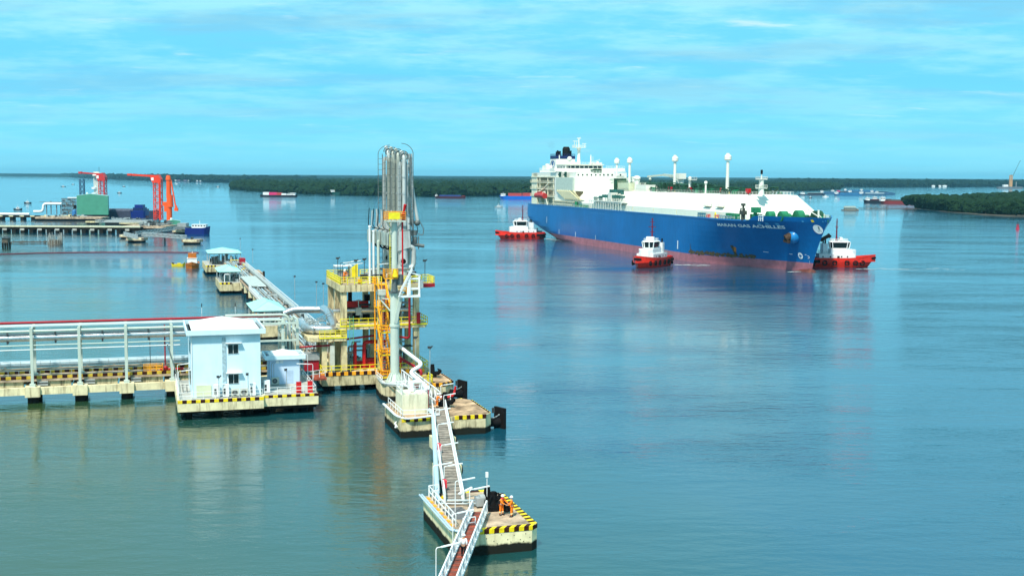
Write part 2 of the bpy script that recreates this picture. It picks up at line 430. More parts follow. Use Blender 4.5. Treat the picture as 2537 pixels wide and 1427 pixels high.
# right hand mangrove point
s = shore_pts([(2285, 517), (2330, 521.5), (2380, 527), (2420, 529), (2450, 531), (2500, 533), (2600, 536), (2750, 540)])
far2 = [tuple(W(2800, 500)[:2]), tuple(W(2560, 492)[:2]), tuple(W(2460, 499)[:2]), tuple(W(2380, 505)[:2]), tuple(W(2330, 510)[:2])]
forest('mangrove_point', 'green mangrove wood at the right edge of the picture near the red buoy', s + far2, s, 12, 4.2, 2300, 1500, leaf, seed=9, depth=60)
# distant shores
def farland(name, label, px, back, h, rc, n, m, seed, depth=350):
    s = shore_pts(px); bk = [tuple(W(x, y)[:2]) for x, y in back]
    forest(name, label, s + bk, s, h, rc, n, n // 2, m, seed=seed, depth=depth)
farland('far_shore_wood', 'blue green wooded shore on the horizon right of the tanker', [(1960, 458), (2080, 462), (2200, 463.5), (2330, 463), (2450, 462.5), (2700, 464)], [(2700, 448), (2300, 446.5), (1950, 445)], 15, 16, 1500, leaff, 21)
farland('far_left_wood', 'low dark wooded shore behind the red crane towers', [(150, 437), (200, 440.5), (300, 445), (420, 449), (520, 451.5), (600, 452), (740, 451)], [(760, 445.5), (500, 443), (250, 437)], 15, 18, 1500, leaff, 23, 500)
# one low wooded plain all along the horizon
def plain():
    b = B(); n = 130
    for (yf, yb, h, sd) in ((9000, 13000, 22, 1), (13000, 22000, 26, 5)):
        ring = []
        for i in range(n + 1):
            x = -9000 + 18000 * i / n
            hh = h * (1 + .18 * noise.noise(Vector((x * .0011, sd, 0))) + .10 * noise.noise(Vector((x * .006, sd, 3))))
            y0 = yf + 500 * noise.noise(Vector((x * .0006, sd, 9)))
            if x < -1500: y0 += (-1500 - x) * .8
            ring += [(x * yf / 9000 * 1.0, y0, 0), (x * yf / 9000, y0 + 60, hh), (x * yb / 9000, yb, hh)]
        for i in range(n):
            a = i * 3; b.add([ring[a], ring[a + 3], ring[a + 4], ring[a + 1]], [(0, 1, 2, 3)]); b.add([ring[a + 1], ring[a + 4], ring[a + 5], ring[a + 2]], [(0, 1, 2, 3)])
    tag(b.build('horizon_land', leaff), None, None, None, 'structure')
plain()
# individual mangroves along the waterline of the right-hand point
def tree(px, py, h, r, sd, label):
    p = W(px, py); rr = random.Random(sd); t = T('mangrove_tree', label, 'tree', p, 0, 'mangrove trees at the water edge of the point')
    tb = B()
    for i in range(4):
        a = rr.uniform(0, 6.28); q = (math.cos(a) * r * .45, math.sin(a) * r * .45, h * rr.uniform(.55, .8))
        tb.tube([(math.cos(a) * .9, math.sin(a) * .9, -.2), (0, 0, h * .22), q], .22, 6, r2=.07)
    tb.build('trunk', bark, t)
    cb = B()
    for i in range(16):
        a = rr.uniform(0, 6.28); d = r * math.sqrt(rr.random()); z = h * rr.uniform(.34, .92) * (1 - .25 * d / r)
        vs, fs = TPL[rr.randrange(6)]; q = r * rr.uniform(.25, .45)
        cb.add([(math.cos(a) * d + v.x * q, math.sin(a) * d + v.y * q, z + v.z * q * .8) for v in vs], fs)
    for i in range(220):   # loose leaf sprays that roughen the outline
        a = rr.uniform(0, 6.28); e = rr.uniform(-.3, 1.4); d = r * rr.uniform(.75, 1.12)
        c = Vector((math.cos(a) * math.cos(e) * d, math.sin(a) * math.cos(e) * d, h * .62 + math.sin(e) * h * .36))
        u = Vector((rr.uniform(-1, 1), rr.uniform(-1, 1), rr.uniform(-1, 1))).normalized() * r * .13
        v = u.cross(Vector((rr.uniform(-1, 1), rr.uniform(-1, 1), .3))).normalized() * r * .10
        cb.add([c - u - v, c + u - v, c + u * .6 + v, c - u * .6 + v], [(0, 1, 2, 3)])
    cb.build('crown', leaf, t)
TR = [(2268, 515.5, 7.5, 4.2, 'small mangrove tree at the far tip of the point beside the fishing stakes'), (2290, 517.5, 8.5, 5, 'second mangrove tree from the tip of the point, low over the bank'),
      (2312, 519.5, 6.5, 4.6, 'low dark mangrove tree left of the gap in the wood'), (2352, 524, 10, 6, 'tall rounded mangrove tree right of the gap in the wood'),
      (2376, 526, 11, 6.3, 'mangrove tree with a wide crown in the middle of the waterline row'), (2400, 527.5, 10, 5.8, 'mangrove tree just left of the pale bush that stands forward'),
      (2442, 531.5, 9, 6.5, 'paler mangrove bush that stands forward at the bend of the bank'), (2468, 533, 10.5, 6.8, 'largest forward mangrove tree above the red buoy'),
      (2500, 534.5, 8, 5.6, 'mangrove tree standing in the water straight above the buoy'), (2530, 536.5, 9, 6.2, 'mangrove tree cut by the right edge of the picture')]
for i, (x, y, h, r, l) in enumerate(TR): tree(x, y, h, r, 40 + i, l)
bk = B(); pts = shore_pts([(2262, 517), (2300, 520.5), (2345, 526), (2400, 530.5), (2440, 534.5), (2480, 536.5), (2560, 539), (2700, 544)])
pb = shore_pts([(2700, 520), (2500, 515), (2380, 510), (2300, 512)]); bk.prism(pts + pb, -.5, .45)
structure(bk.build('mud_bank', mud))
# ------------------------------------------------------------------ gas tanker (x towards the bow, -y starboard, z up)
SO = (111.5, 425.0); SA = -73.4
def smooth(t): t = max(0, min(1, t)); return t * t * (3 - 2 * t)
def x_stem(z): return -11.5 + 10.9 * (max(z, 0) / 20) ** 1.35
def x_tail(z):
    if z >= 10: return -293.5 - math.sin((z - 10) / 8.2 * 3.14) * 1.2
    return -293.5 + 26 * (1 - max(z, 0) / 10) ** 1.8
def hb(x, z):
    w = (max(0, min(1, z / 18))) ** 1.1
    xs = x_stem(z); t0 = (xs - x) / 66; b0 = smooth(t0) * .93 + .07 * max(0, min(1, t0 * 6)) ** .5
    L = 48 - 6 * w; t1 = max(0, min(1, (xs - x) / L)); b1 = 1 - (1 - t1) ** 1.5
    bow = b0 * (1 - w) + b1 * w
    ws = min(1, max(0, z / 10)); xt = x_tail(z); Ls = 70 - 56 * ws; t = max(0, min(1, (x - xt) / Ls)); e = .28 + .60 * ws ** 1.3
    st = e + (1 - e) * math.sqrt(1 - (1 - t) ** 2)
    return 21.3 * min(bow, st)
DECK = 18.2
def tanker():
    t = T('gas_tanker', 'huge blue hulled gas tanker with a long white tank deck, pushed by red tugs', 'ship', (SO[0], SO[1], 0), SA)
    zs = [-3, 0, 1.2, 3.3, 4.5, 6.5, 9, 11, 13, 15, 16.8, DECK]
    S = sorted(set([i / 60 for i in range(61)] + [1 - .16 * (1 - (i / 14) ** 1.3) for i in range(15)] + [.05 * (i / 8) ** 1.5 for i in range(9)]))
    h = B(); n = len(S)
    for side in (-1, 1):
        vs = []
        for z in zs:
            zc = max(z, 0)
            for s in S:
                x = x_tail(zc) + s * (x_stem(zc) - x_tail(zc)); vs.append((x, side * (hb(x, zc) if s < 1 else 0), z))
        for j in range(len(zs) - 1):
            fs = [((j * n + i, j * n + i + 1, (j + 1) * n + i + 1, (j + 1) * n + i) if side < 0 else (j * n + i + 1, j * n + i, (j + 1) * n + i, (j + 1) * n + i + 1)) for i in range(n - 1)]
            h.add(vs, fs, True, 1 if zs[j + 1] <= 3.3 else 0)
    vs = []
    for z in zs:
        zc = max(z, 0); b_ = hb(x_tail(zc), zc); vs += [(x_tail(zc), -b_, z), (x_tail(zc), b_, z)]
    h.add(vs, [(2 * j + 1, 2 * j, 2 * j + 2, 2 * j + 3) for j in range(len(zs) - 1)], False, 0)
    # forecastle bulwark
    top = 19.9; vs = []; xs = [-29.0 + 28.3 * (i / 22) for i in range(23)] + [x_stem(top)]
    pr = []
    for x in xs:
        u = max(0, min(1, (x + 29) / 3)); zt = DECK + (top - DECK) * u
        pr.append(((x, hb(min(x, x_stem(DECK)), DECK), DECK), (x, hb(x, zt) if x < x_stem(zt) else 0, zt)))
    for side in (-1, 1):
        vs = [(x, side * y, z) for p in pr for x, y, z in p]
        h.add(vs, [(2 * i, 2 * i + 2, 2 * i + 3, 2 * i + 1) for i in range(len(pr) - 1)], True, 0)
        vs2 = [(x - .3, side * max(0, y - .35), z) for p in pr for x, y, z in p]
        h.add(vs2, [(2 * i + 2, 2 * i, 2 * i + 1, 2 * i + 3) for i in range(len(pr) - 1)], True, 2)
        for i in range(len(pr) - 1):
            a, b_ = pr[i][1], pr[i + 1][1]
            h.add([(a[0], side * a[1], a[2]), (b_[0], side * b_[1], b_[2]), (b_[0] - .3, side * max(0, b_[1] - .35), b_[2]), (a[0] - .3, side * max(0, a[1] - .35), a[2])], [(0, 1, 2, 3)], False, 0)
    # rubbing strake along the sheer
    for side in (-1, 1):
        for i in range(n - 1):
            x0 = x_tail(DECK) + S[i] * (-30 - x_tail(DECK)); x1 = x_tail(DECK) + S[i + 1] * (-30 - x_tail(DECK))
            h.bar((x0, side * hb(x0, DECK), DECK - .1), (x1, side * hb(x1, DECK), DECK - .1), .3, .5, k=3)
    hull = h.build('hull', [hullb, pink, mat('bulwark_green', (.03, .17, .12), .6), mat('hull_edge_blue', (.02, .16, .42), .4)], t)
    # bulb
    b = B(); b.sph((-12.6, 0, -1.3), 2.6, 14); b.tube([(-24, 0, -1.3), (-12.6, 0, -1.3)], 2.5, 12)
    b.build('bulbous_bow', mat('bulb_red', (.12, .03, .02), .7, var=.3), t)
    # deck
    d = B(); ring = [(x_tail(DECK) + s * (x_stem(DECK) - x_tail(DECK)),) for s in S]
    poly = [(x[0], -hb(x[0], DECK) + .15) for x in ring[:-1]] + [(x_stem(DECK), 0)] + [(x[0], hb(x[0], DECK) - .15) for x in ring[:-1]][::-1]
    d.add([(x, y, DECK - .12) for x, y in poly], [tuple(range(len(poly)))]); d.build('main_deck', mat('tanker_deck', (.18, .34, .28), .7, var=.25, scale=.2), t)
    # long white tank cover
    k = B(); x0, x1 = -243, -41; xs_ = [x0, x1]
    sec = [(-18.9, DECK - .1), (-18.9, 20.6), (-13.6, 27.1), (-9, 27.35), (9, 27.35), (13.6, 27.1), (18.9, 20.6), (18.9, DECK - .1)]
    vs = [(x0, y, z) for y, z in sec]
    fx = [-38.5, -39.0, -46.5, -47, -47, -46.5, -39.0, -38.5]
    vs += [(fx[i] if i not in () else x1, y * (.93 if i in (0, 1, 6, 7) else .97), z) for i, (y, z) in enumerate(sec)]
    k.add(vs, [(i, i + 8, i + 9, i + 1) for i in range(7)] + [tuple(range(7, -1, -1)), tuple(range(8, 16))])
    tr = k.build('tank_cover', shipw, t)
    # faint frames, stair brackets and recesses along the cover
    k = B()
    for x in (-60, -49):
        k.bar((x, -16.8, 23.2), (x - 6, -14.1, 26.4), .25); k.box(x - 6, x, -17.6, -16.2, 22.4, 22.6); k.rail([(x - 6, -17.6, 22.6), (x, -17.6, 22.6)], 1.0, 1.5, .05)
    for x in range(-160, -60, 24): k.bar((x, -19.02, 18.4), (x, -19.02, 20.4), .12, .3)
    each(k, 'access_bracket', mat('cream_shadow', (.62, .58, .42), .6), tr)
    k = B()
    for i in range(2):
        k.rail([(-172, -12.8, 27.2), (-48, -12.6, 27.2)], 1.25, 1.5, .05)
    k.rail([(-48, -12.6, 27.2), (-48, 12.6, 27.2)], 1.25, 1.5, .05); k.rail([(-172, 12.8, 27.2), (-48, 12.6, 27.2)], 1.25, 2.5, .05)
    k.build('trunk_railing', mat('rail_white', (.78, .80, .74), .5, var=0), t)
    k = B(); pts = [(x_tail(DECK) + s_ * (-30 - x_tail(DECK)), 0, 0) for s_ in [i / 70 for i in range(71)]]
    pl = [(x, -hb(x, DECK) + .3, DECK) for x, _, _ in pts]
    for a, b_ in zip(pl[4:], pl[5:]): k.rail([a, b_], 1.1, 2.2, .045)
    k.build('deck_railing', MATS['rail_white'], t)
    # green pipework on top of the cover
    rr = random.Random(5); g = B()
    for y in (-7, -4.5, -2, .8, 3, 6): g.tube([(-176, y, 28.2 + .25 * (y % 2)), (-52, y, 28.2 + .25 * (y % 2))], .38, 6)
    for i in range(330):
        x = rr.uniform(-174, -52); y = rr.uniform(-10.5, 9); hgt = rr.uniform(.8, 3.6) * (1.1 if x < -100 else .8)
        if rr.random() < .5: g.box(x, x + rr.uniform(.6, 2.4), y, y + rr.uniform(.6, 2), 27.3, 27.3 + hgt, k=rr.choice((0, 0, 0, 1)))
        else: g.path([(x, y, 27.3), (x, y, 27.3 + hgt), (x + rr.uniform(2, 6), y, 27.3 + hgt), (x + rr.uniform(2, 6), y, 27.3)], .28, 6, .5)
    for x in (-160, -146, -132, -118, -104, -90, -76, -62): g.box(x, x + .5, -9, 9, 29.4, 29.9)
    g.tube([(-172, -3, 30.6), (-100, -3, 30.2)], .6, 8); g.tube([(-172, 2, 31.0), (-110, 2, 30.4)], .5, 8)
    g.build('deck_piping', [dgrn, grn], t)
    # domes, boxes, red drums and small masts on the cover
    for x, y, c in ((-118.5, -9.5, dred), (-166, -8.5, dred), (-98, -9.5, dred), (-67.5, -9.5, MATS['red_paint']), (-44.5 - 4, -8, MATS['red_paint'])):
        q = B(); q.box(x, x + 2.2, y, y + 1.2, 28.0, 29.6); q.cyl((x + 1.1, y + .6, 27.2), .3, .9, 6); q.build('hose_box', c, t)
    # vent masts
    for x, y, g_ in ((-216, 4.6, 0), (-187, 0, 0), (-121.5, -5, 1), (-70, -5, 1)):
        v = B(); v.cyl((x, y, 27.2), .72, 13.2, 10, .62); v.bar((x - 1.2, y, 27.2), (x - .8, y, 39.5), .12); v.bar((x - 1.6, y, 27.2), (x - 1.2, y, 39.5), .10)
        for i in range(14): v.bar((x - 1.6, y, 28 + i * .85), (x - .8, y, 28 + i * .85), .08)
        vm = v.build('vent_mast', shipw, t)
        v = B(); v.cyl((x, y, 40.6), .9, .4, 12, 1.45); v.cyl((x, y, 41.0), 1.45, 1.3, 12); v.cyl((x, y, 42.3), 1.45, .8, 12, .8); v.cyl((x, y, 43.1), .75, .5, 10)
        v.build('vent_head', shipw, vm)
        if g_:
            v = B(); v.box(x + 1, x + 2.2, y - .8, y + .8, 27.3, 28.6); v.build('mast_base_box', yel, t)
    for x, y, z in ((-97, -9, 35.0), (-80.5, -9.5, 33.2)):
        v = B(); v.cyl((x, y, 27.2), .55 if z > 34 else .4, z - 28.6, 8); v.sph((x, y, z - 1.6), .8, 8)
        if z > 34: v.box(x + .3, x + 3.6, y - 1, y + 1.5, 32.6, 32.8); v.rail([(x + .3, y - 1, 32.8), (x + 3.6, y - 1, 32.8), (x + 3.6, y + 1.5, 32.8)], 1.1, 1.1, .05)
        v.build('light_mast', shipw, t)
    # hose cranes
    for (x, y, zt, ang, L, zb) in ((-137.6, 5, 35.2, 180, 31, 34.4), (-190, 4, 33.6, 180, 26, 32.6)):
        c = B(); c.cyl((x, y, 27.2), 1.7, zt - 29.2, 12, 1.5); c.box(x - 2.2, x + 2.4, y - 1.8, y + 1.8, zt - 2.2, zt + .4)
        cr = c.build('hose_crane', shipw, t)
        c = B(); a = R(ang); e = (x + math.cos(a) * L * .45, y - 2, zb + .4)
        c.bar((x, y - 2, zt - 1), e, .9, 1.2); c.bar(e, (x + math.cos(a) * L, y - 3, zb - .4), .7, .9); c.bar((x + 2, y - 2, zt - 3), (x + math.cos(a) * L * .3, y - 2, zb), .4); c.sph((x + math.cos(a) * L * .9, y - 3, zb - 1.6), .8, 8)
        c.build('boom', mat('boom_grey', (.55, .60, .52), .5), cr)
    # motor room and cofferdam houses on the cover
    c = B(); c.box(-152, -140, -11, -2, 27.3, 30.2); c.rail([(-152, -11, 30.2), (-140, -11, 30.2)], 1.0, 1.5, .05); c.cyl((-154, -9.6, 27.3), 1.2, 5.6, 10); c.sph((-154, -9.6, 33.2), 1.8, 10, sz=.7)
    c.build('machinery_house', shipw, t)
    c = B(); c.box(-171, -157, -12.6, -4, 27.3, 31.0); c.rail([(-171, -12.6, 31.0), (-157, -12.6, 31.0)], 1.0, 1.5, .05); c.build('cargo_machinery_room', cream, t)
    c = B(); c.box(-172.5, -171.2, -14, -8, 27, 33); c.rail([(-172, -13, 33.2), (-162, -13, 33.2)], 1, 1.5, .05); c.build('screen_bulkhead', dgrn, t)
    # manifold platform amidships
    c = B(); c.box(-188, -145, -21.2, -17.8, 22.0, 22.35); c.rail([(-188, -21.2, 22.35), (-145, -21.2, 22.35)], 1.1, 1.5, .06)
    for i in range(14): x = -187.5 + i * 3.25; c.bar((x, -21, DECK), (x, -21, 22.0), .22)
    for i in range(5): x = -168 + i * 5; c.bar((x, -21, DECK), (x + 4, -21, 22.0), .18)
    c.box(-162, -158, -21, -17, 22.3, 26.4); c.bar((-172, -20.5, 21.5), (-146, -20.5, 21.5), .5)
    mf = c.build('manifold_platform', shipw, t)
    c = B()
    for i in range(9):
        x = -170 + i * 2.6
        if -163 < x < -157: continue
        c.tube([(x, -17.5, 24.6), (x, -20.2, 24.6)], .42, 8); c.cyl((x, -20.2, 24.6 - .7), .75, 1.4, 8); c.bar((x, -19, 22.3), (x, -19, 25.6), .25)
    for i in range(7): x = -169 + i * 2.4; c.box(x, x + 1.5, -17.6, -16.4, 25.6 + .3 * (i % 3), 27.8)
    c.box(-184, -182, -20, -18.6, 22.3, 24.0); c.tube([(-181, -20, 23), (-173, -20, 24.4)], .3, 6); c.box(-176, -174, -20.4, -19, 22.3, 24.6)
    c.build('manifold_valves', mat('teal_valves', (.02, .12, .10), .5, var=.4), mf)
    # accommodation block
    a = B(); a.box(-246, -214, -19.4, -2.6, DECK, 33.2); a.box(-246, -238, -2.6, 18, DECK, 33.2)
    # sloping flare below the grey shaded side with dark slats
    acc = a.build('accommodation_block', shipw, t)
    a = B(); a.box(-241.5, -214.5, -20.2, -19.4, 26.6, 33.3); a.build('shaded_side_face', mat('shaded_side_grey', (.50, .58, .50), .6), acc)  # side face of the block, its shade put into the grey colour
    a = B(); a.add([(-241.5, -20.15, 26.6), (-214.5, -20.15, 26.6), (-203, -20.15, 22.0), (-224, -20.15, 22.0), (-241.5, -19.3, 26.6), (-214.5, -19.3, 26.6), (-203, -19.3, 22.0), (-224, -19.3, 22.0)], [(3, 2, 1, 0), (4, 5, 6, 7), (0, 1, 5, 4), (1, 2, 6, 5), (2, 3, 7, 6), (3, 0, 4, 7)])
    a.build('sloping_vent', mat('vent_tan', (.50, .46, .27), .6), acc)
    a = B()
    for i in range(7):
        x = -239 + i * 3.2; a.bar((x, -20.3, 26.3), (x + 14.2, -20.3, 22.2), .5, .9)
    each(a, 'vent_slat', mat('slat_cream', (.66, .60, .38), .6), acc)
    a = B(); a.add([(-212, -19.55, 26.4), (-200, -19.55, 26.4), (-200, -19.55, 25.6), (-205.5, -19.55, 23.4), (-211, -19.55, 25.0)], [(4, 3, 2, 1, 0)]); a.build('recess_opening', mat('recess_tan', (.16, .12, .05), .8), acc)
    a = B()
    for x in (-238.5, -229.5): a.box(x, x + 3.2, -19.6, -19.3, 33.4, 36.2); a.box(x - 1.2, x, -19.6, -19.3, 34.3, 35.2)
    each(a, 'dark_louvre', dgrn, acc)
    # upper decks and bridge
    a = B(); a.box(-288, -216, -18, -3, 33.2, 35.8); a.box(-288, -238, -3, 19, 33.2, 36.0); a.box(-286, -246, -15, 15, 36.0, 37.4); a.box(-256, -247, -19, 22, 36.4, 37.3)
    ud = a.build('upper_deck_house', shipw, t)
    a = B()
    for i in range(6): y = -17 + i * 2.4; a.box(-216.05, -215.9, y, y + .7, 34.3, 35.1)
    for i in range(6): y = 3 + i * 2.4; a.box(-238.05, -237.9, y, y + .8, 34.4, 35.2)
    each(a, 'porthole', glass, ud)
    a = B(); a.box(-268, -252, -11, 10.5, 37.4, 40.2); a.box(-268.4, -251, -11.6, 11, 40.2, 40.5); a.box(-256, -248, -19, -11, 37.3, 38.2); a.box(-256, -248, 10.5, 22, 37.3, 38.5)
    wh = a.build('wheelhouse', shipw, t)
    a = B()
    for i in range(4): x = -267 + i * 3.6; a.box(x, x + 2.8, -11.12, -10.95, 38.4, 39.6)
    for i in range(8): y = -10.6 + i * 2.6; a.box(-252.05, -251.85, y, y + 2.1, 38.4, 39.6)
    each(a, 'bridge_window', glass, wh)
    a = B(); a.rail([(-268, -11, 40.5), (-252, -11, 40.5), (-252, 10, 40.5)], 1.1, 1.6, .06); a.rail([(-287, -14.8, 37.4), (-268, -14.8, 37.4)], 1.1, 1.6, .06); a.rail([(-246, -17.8, 35.8), (-216.4, -17.8, 35.8), (-216.4, -3.4, 35.8)], 1.1, 1.6, .06); a.rail([(-248.2, -19, 38.2), (-248.2, -11, 38.2)], 1.1, 1.6, .06); a.rail([(-248.2, 11, 38.5), (-248.2, 22, 38.5)], 1.1, 1.6, .06)
    a.build('bridge_railing', MATS['rail_white'], wh)
    a = B(); a.box(-229, -225, -3.9, -.3, 33.6, 37.9); a.box(-229, -225, -5.2, -4, 36.2, 37.6)
    a.build('green_tarpaulin', dgrn, ud)
    # stern galleries
    a = B(); a.box(-291.5, -281, -18, 18, DECK, 35.6); a.box(-281, -242, -13.5, 13.5, DECK, 33.2)
    for z in (22.6, 26.6, 30.2): a.box(-293, -242, -18.4, -13.5, z, z + .35); a.rail([(-293, -18.4, z + .35), (-242, -18.4, z + .35)], 1.1, 1.6, .06)
    a.box(-291.5, -242, -18.4, -13.5, 33.2, 33.8)
    for x in (-281, -276, -262, -252): a.box(x, x + .5, -18.3, -17.8, DECK, 33.2)
    for i in range(4): a.box(-295, -291.5, -17 + 0 * i, -13, 22.5 + 3.6 * i, 22.8 + 3.6 * i)
    for z in (22.8, 26.4, 30.0): a.rail([(-291.6, -17, z), (-295, -17, z), (-295, -13, z)], 1.1, 1.4, .06)
    a.bar((-280, -18.5, 22.8), (-270, -18.5, 26.8), .5); a.bar((-268, -18.5, 26.8), (-258, -18.5, 30.4), .5)
    sg = a.build('stern_house', mat('stern_cream', (.74, .71, .55), .55, var=.1, scale=.3), t)
    a = B(); rr = random.Random(3)
    for z in (19.0, 23.5, 27.4, 31):
        for i in range(6): x = -278 + i * 6.0; a.box(x, x + 1.1, -13.6, -13.4, z + .4, z + 2.1 if rr.random() < .5 else z + 1.4)
    each(a, 'side_door', mat('door_dark', (.10, .11, .10), .6), sg)
    # lifeboat
    a = B(); a.tube([(-275.5, -20.2, 23.2), (-274, -20.2, 23.3), (-270, -20.2, 23.4), (-265, -20.2, 23.4), (-261.5, -20.2, 23.2), (-260.2, -20.2, 23.1)], 1.5, 10); a.box(-271, -264.5, -21.2, -19.2, 24.3, 25.4)
    lb = a.build('lifeboat', mat('lifeboat_red', (.50, .035, .03), .5), t)
    a = B()
    for x in (-273, -263): a.bar((x, -19, DECK), (x + 1.2, -19.8, 25.6), .5); a.bar((x + 3.4, -19, DECK), (x + 1.2, -19.8, 25.6), .4); a.bar((x + 1.2, -19.8, 25.6), (x + 1.2, -21.2, 24.8), .4)
    each(a, 'davit_leg', shipw, t)
    a = B(); a.box(-246, -212, -20.6, -19.6, 20.6, 21.1); a.box(-246, -214, -20.9, -20.5, 19.0, 19.6)
    for i in range(12): a.bar((-245 + i * 2.8, -20.6, DECK), (-243.6 + i * 2.8, -20.6, 20.6), .16)
    a.build('gangway', mat('gangway_tan', (.60, .55, .38), .6), t)
    a = B(); a.cyl((-209, -20, DECK), .9, 2.8, 10)
    for x in (-205, -202, -198, -195, -192): a.box(x, x + 1.4, -20.4, -19.6, DECK, DECK + 1.5)
    each(a, 'mooring_bitts', grn, t)
    # funnel
    a = B(); a.prism([(-296.5, -6.3), (-283.5, -6.0), (-283.5, 6.0), (-296.5, 6.3)], 36.0, 43.8, poly2=[(-295, -5.6), (-284.2, -5.6), (-284.2, 5.6), (-295, 5.6)])
    fn = a.build('funnel', shipw, t)
    a = B(); a.prism([(-295.1, -5.7), (-284.1, -5.7), (-284.1, 5.7), (-295.1, 5.7)], 43.8, 45.6)
    a.rail([(-295, -5.6, 45.6), (-284.2, -5.6, 45.6), (-284.2, 5.6, 45.6)], 1.0, 1.6, .08); a.build('funnel_top_band', navy, fn)
    a = B(); a.cyl((-288, 1.6, 45.4), 2.2, 4.2, 16); a.cyl((-288, 1.6, 49.6), 2.2, 1.2, 16, 1.5)
    for y, r, z in ((-3.6, .5, 48.7), (-2.4, .75, 48.3), (-4.4, .35, 48.0), (4.4, .5, 48.6)): a.cyl((-288, y, 45.4), r, z - 45.4, 8)
    each(a, 'exhaust_pipe', blk, fn)
    a = B()
    for i in range(20):
        p0, p1 = (2 * math.pi * j / 20 for j in (i, i + 1)); q = lambda p: (-289.6 + 3.4 * math.cos(p), -6.06, 40.2 + 2.7 * math.sin(p))
        a.bar(q(p0), q(p1), .26)
    a.bar((-289.6, -6.1, 38.4), (-289.6, -6.1, 42.3), .6); a.bar((-291.3, -6.1, 39.3), (-288, -6.1, 39.3), .35); a.bar((-291.4, -6.1, 38.4), (-288.6, -6.1, 41.2), .3)
    a.build('funnel_emblem', mat('emblem_blue', (.02, .10, .30), .5), fn)
    # masts on the bridge
    a = B(); a.cyl((-262, 0, 37.5), 1.1, 12.4, 12, .75); a.cyl((-262, 0, 48.4), .8, 1.3, 12, 1.3); a.box(-264.5, -259.5, -3.2, 3.2, 49.7, 50.0); a.rail([(-264, -3.2, 50), (-259.6, -3.2, 50), (-259.6, 3.2, 50)], 1.1, 1.1, .09)
    a.cyl((-262, 0, 50), .4, 5.2, 8, .25); a.bar((-262, -3.6, 53.3), (-262, 0, 53.3), .3); a.bar((-262, -2.6, 50), (-262, -2.6, 53.3), .2); a.bar((-262, -1.4, 50), (-262, -1.4, 53.3), .2)
    a.bar((-262, -1.2, 54.8), (-262, 1.2, 54.8), .3); a.bar((-262, 3.2, 50), (-262, 3.6, 52), .2); a.bar((-262, 2.0, 52.0), (-262, 4.2, 52.0), .3); a.bar((-262, 0, 54), (-262, .9, 55.6), .2); a.bar((-262, 0, 54), (-262, -.8, 55.4), .2)
    a.build('radar_mast', shipw, t)
    a = B(); a.cyl((-254, 4.2, 40.4), .5, 4.6, 8, .38); a.cyl((-254, 4.2, 45.0), .2, .8, 6); a.cyl((-254, 5.4, 40.4), .12, 4.4, 5); a.rail([(-253, 3, 40.5), (-253, 9, 42.5)], .8, 2, .06); a.build('signal_mast', shipw, t)
    a = B(); a.cyl((-266, -10, 40.4), .3, 5.2, 6); a.sph((-270, -2.6, 43.6), 1.4, 10); a.cyl((-270, -2.6, 40.4), .6, 2, 8); a.sph((-256, 9, 41.6), .7, 8); a.box(-262, -254, -8, -2, 40.4, 41.6); a.box(-258, -252.5, 5, 10.2, 40.4, 41.4)
    a.build('satellite_domes', shipw, t)
    a = B(); a.box(-284, -278, -13.5, -10, 37.6, 40); a.cyl((-281, -12, 40), 1.2, .9, 8); a.cyl((-286, -13, 37.5), .4, 2.2, 6); a.build('aft_vent_box', shipw, t)
    # fore mast
    a = B(); a.cyl((-41.5, -5, 27.2), 1.3, 3.2, 10, .9); a.cyl((-41.5, -5, 30.4), 1.0, 2.6, 10, .9); a.box(-42.6, -40.4, -6.9, -3.1, 29.7, 30.0)
    a.rail([(-42.6, -6.9, 30), (-40.4, -6.9, 30), (-40.4, -3.1, 30)], 1.1, 1.0, .07); a.box(-42.6, -40.4, -6.9, -3.1, 33.1, 33.5); a.rail([(-42.6, -6.9, 33.5), (-40.4, -6.9, 33.5), (-40.4, -3.1, 33.5)], .7, 1.0, .07)
    a.cyl((-41.5, -5, 33.5), .22, 2.6, 6)
    fm = a.build('fore_mast', shipw, t); a = B(); a.cyl((-41.5, -5, 35.2), .45, 1.6, 8); a.build('mast_light', blk, fm)
    # forecastle gear
    rr = random.Random(11); a = B()
    for i in range(34):
        x = rr.uniform(-36, -9); y = rr.uniform(-1, 1) * min(15, hb(x, DECK) - 2.5)
        if rr.random() < .5: a.tube([(x, y - .9, 19.6), (x, y + .9, 19.6)], rr.uniform(.6, 1.2), 8, k=rr.choice((0, 1)))
        else: a.box(x, x + rr.uniform(.6, 1.6), y, y + 1, DECK, DECK + rr.uniform(1.2, 2.6), k=rr.choice((0, 1)))
    a.cyl((-27, -15, DECK), .7, 3.2, 8); a.box(-28.5, -25.4, -16, -13.5, 21.0, 23.0)
    for x, y, r in ((-22, -11.5, 1.7), (-17, -9, 1.9), (-13, -5, 2.3), (-12, 2, 2.2), (-20, 6, 1.6)): a.tube([(x, y - 1.3, 20.0), (x, y + 1.3, 20.0)], r, 12, k=rr.choice((0, 1)))
    for x in (-43, -39, -36): a.box(x, x + 1.8, -19.0, -17.4, DECK, DECK + 2.2, k=0)
    each(a, 'mooring_winch', [grn, dgrn], t)
    a = B(); a.cyl((-31.5, -17.6, DECK), .8, 2.6, 8); a.cyl((-31.5, -17.6, 20.6), .4, 3.2, 8); a.box(-33, -30, -18.4, -16.8, 20.2, 21.6); a.bar((-33.4, -17.8, 20.4), (-32.8, -17.8, 22.6), .4); a.bar((-29.8, -17.8, 20.4), (-30.2, -17.8, 22.6), .4); a.box(-32.2, -30.8, -18.2, -17, 23.4, 24.3)
    a.build('deck_crane', mat('olive_dark', (.05, .055, .04), .6), t)
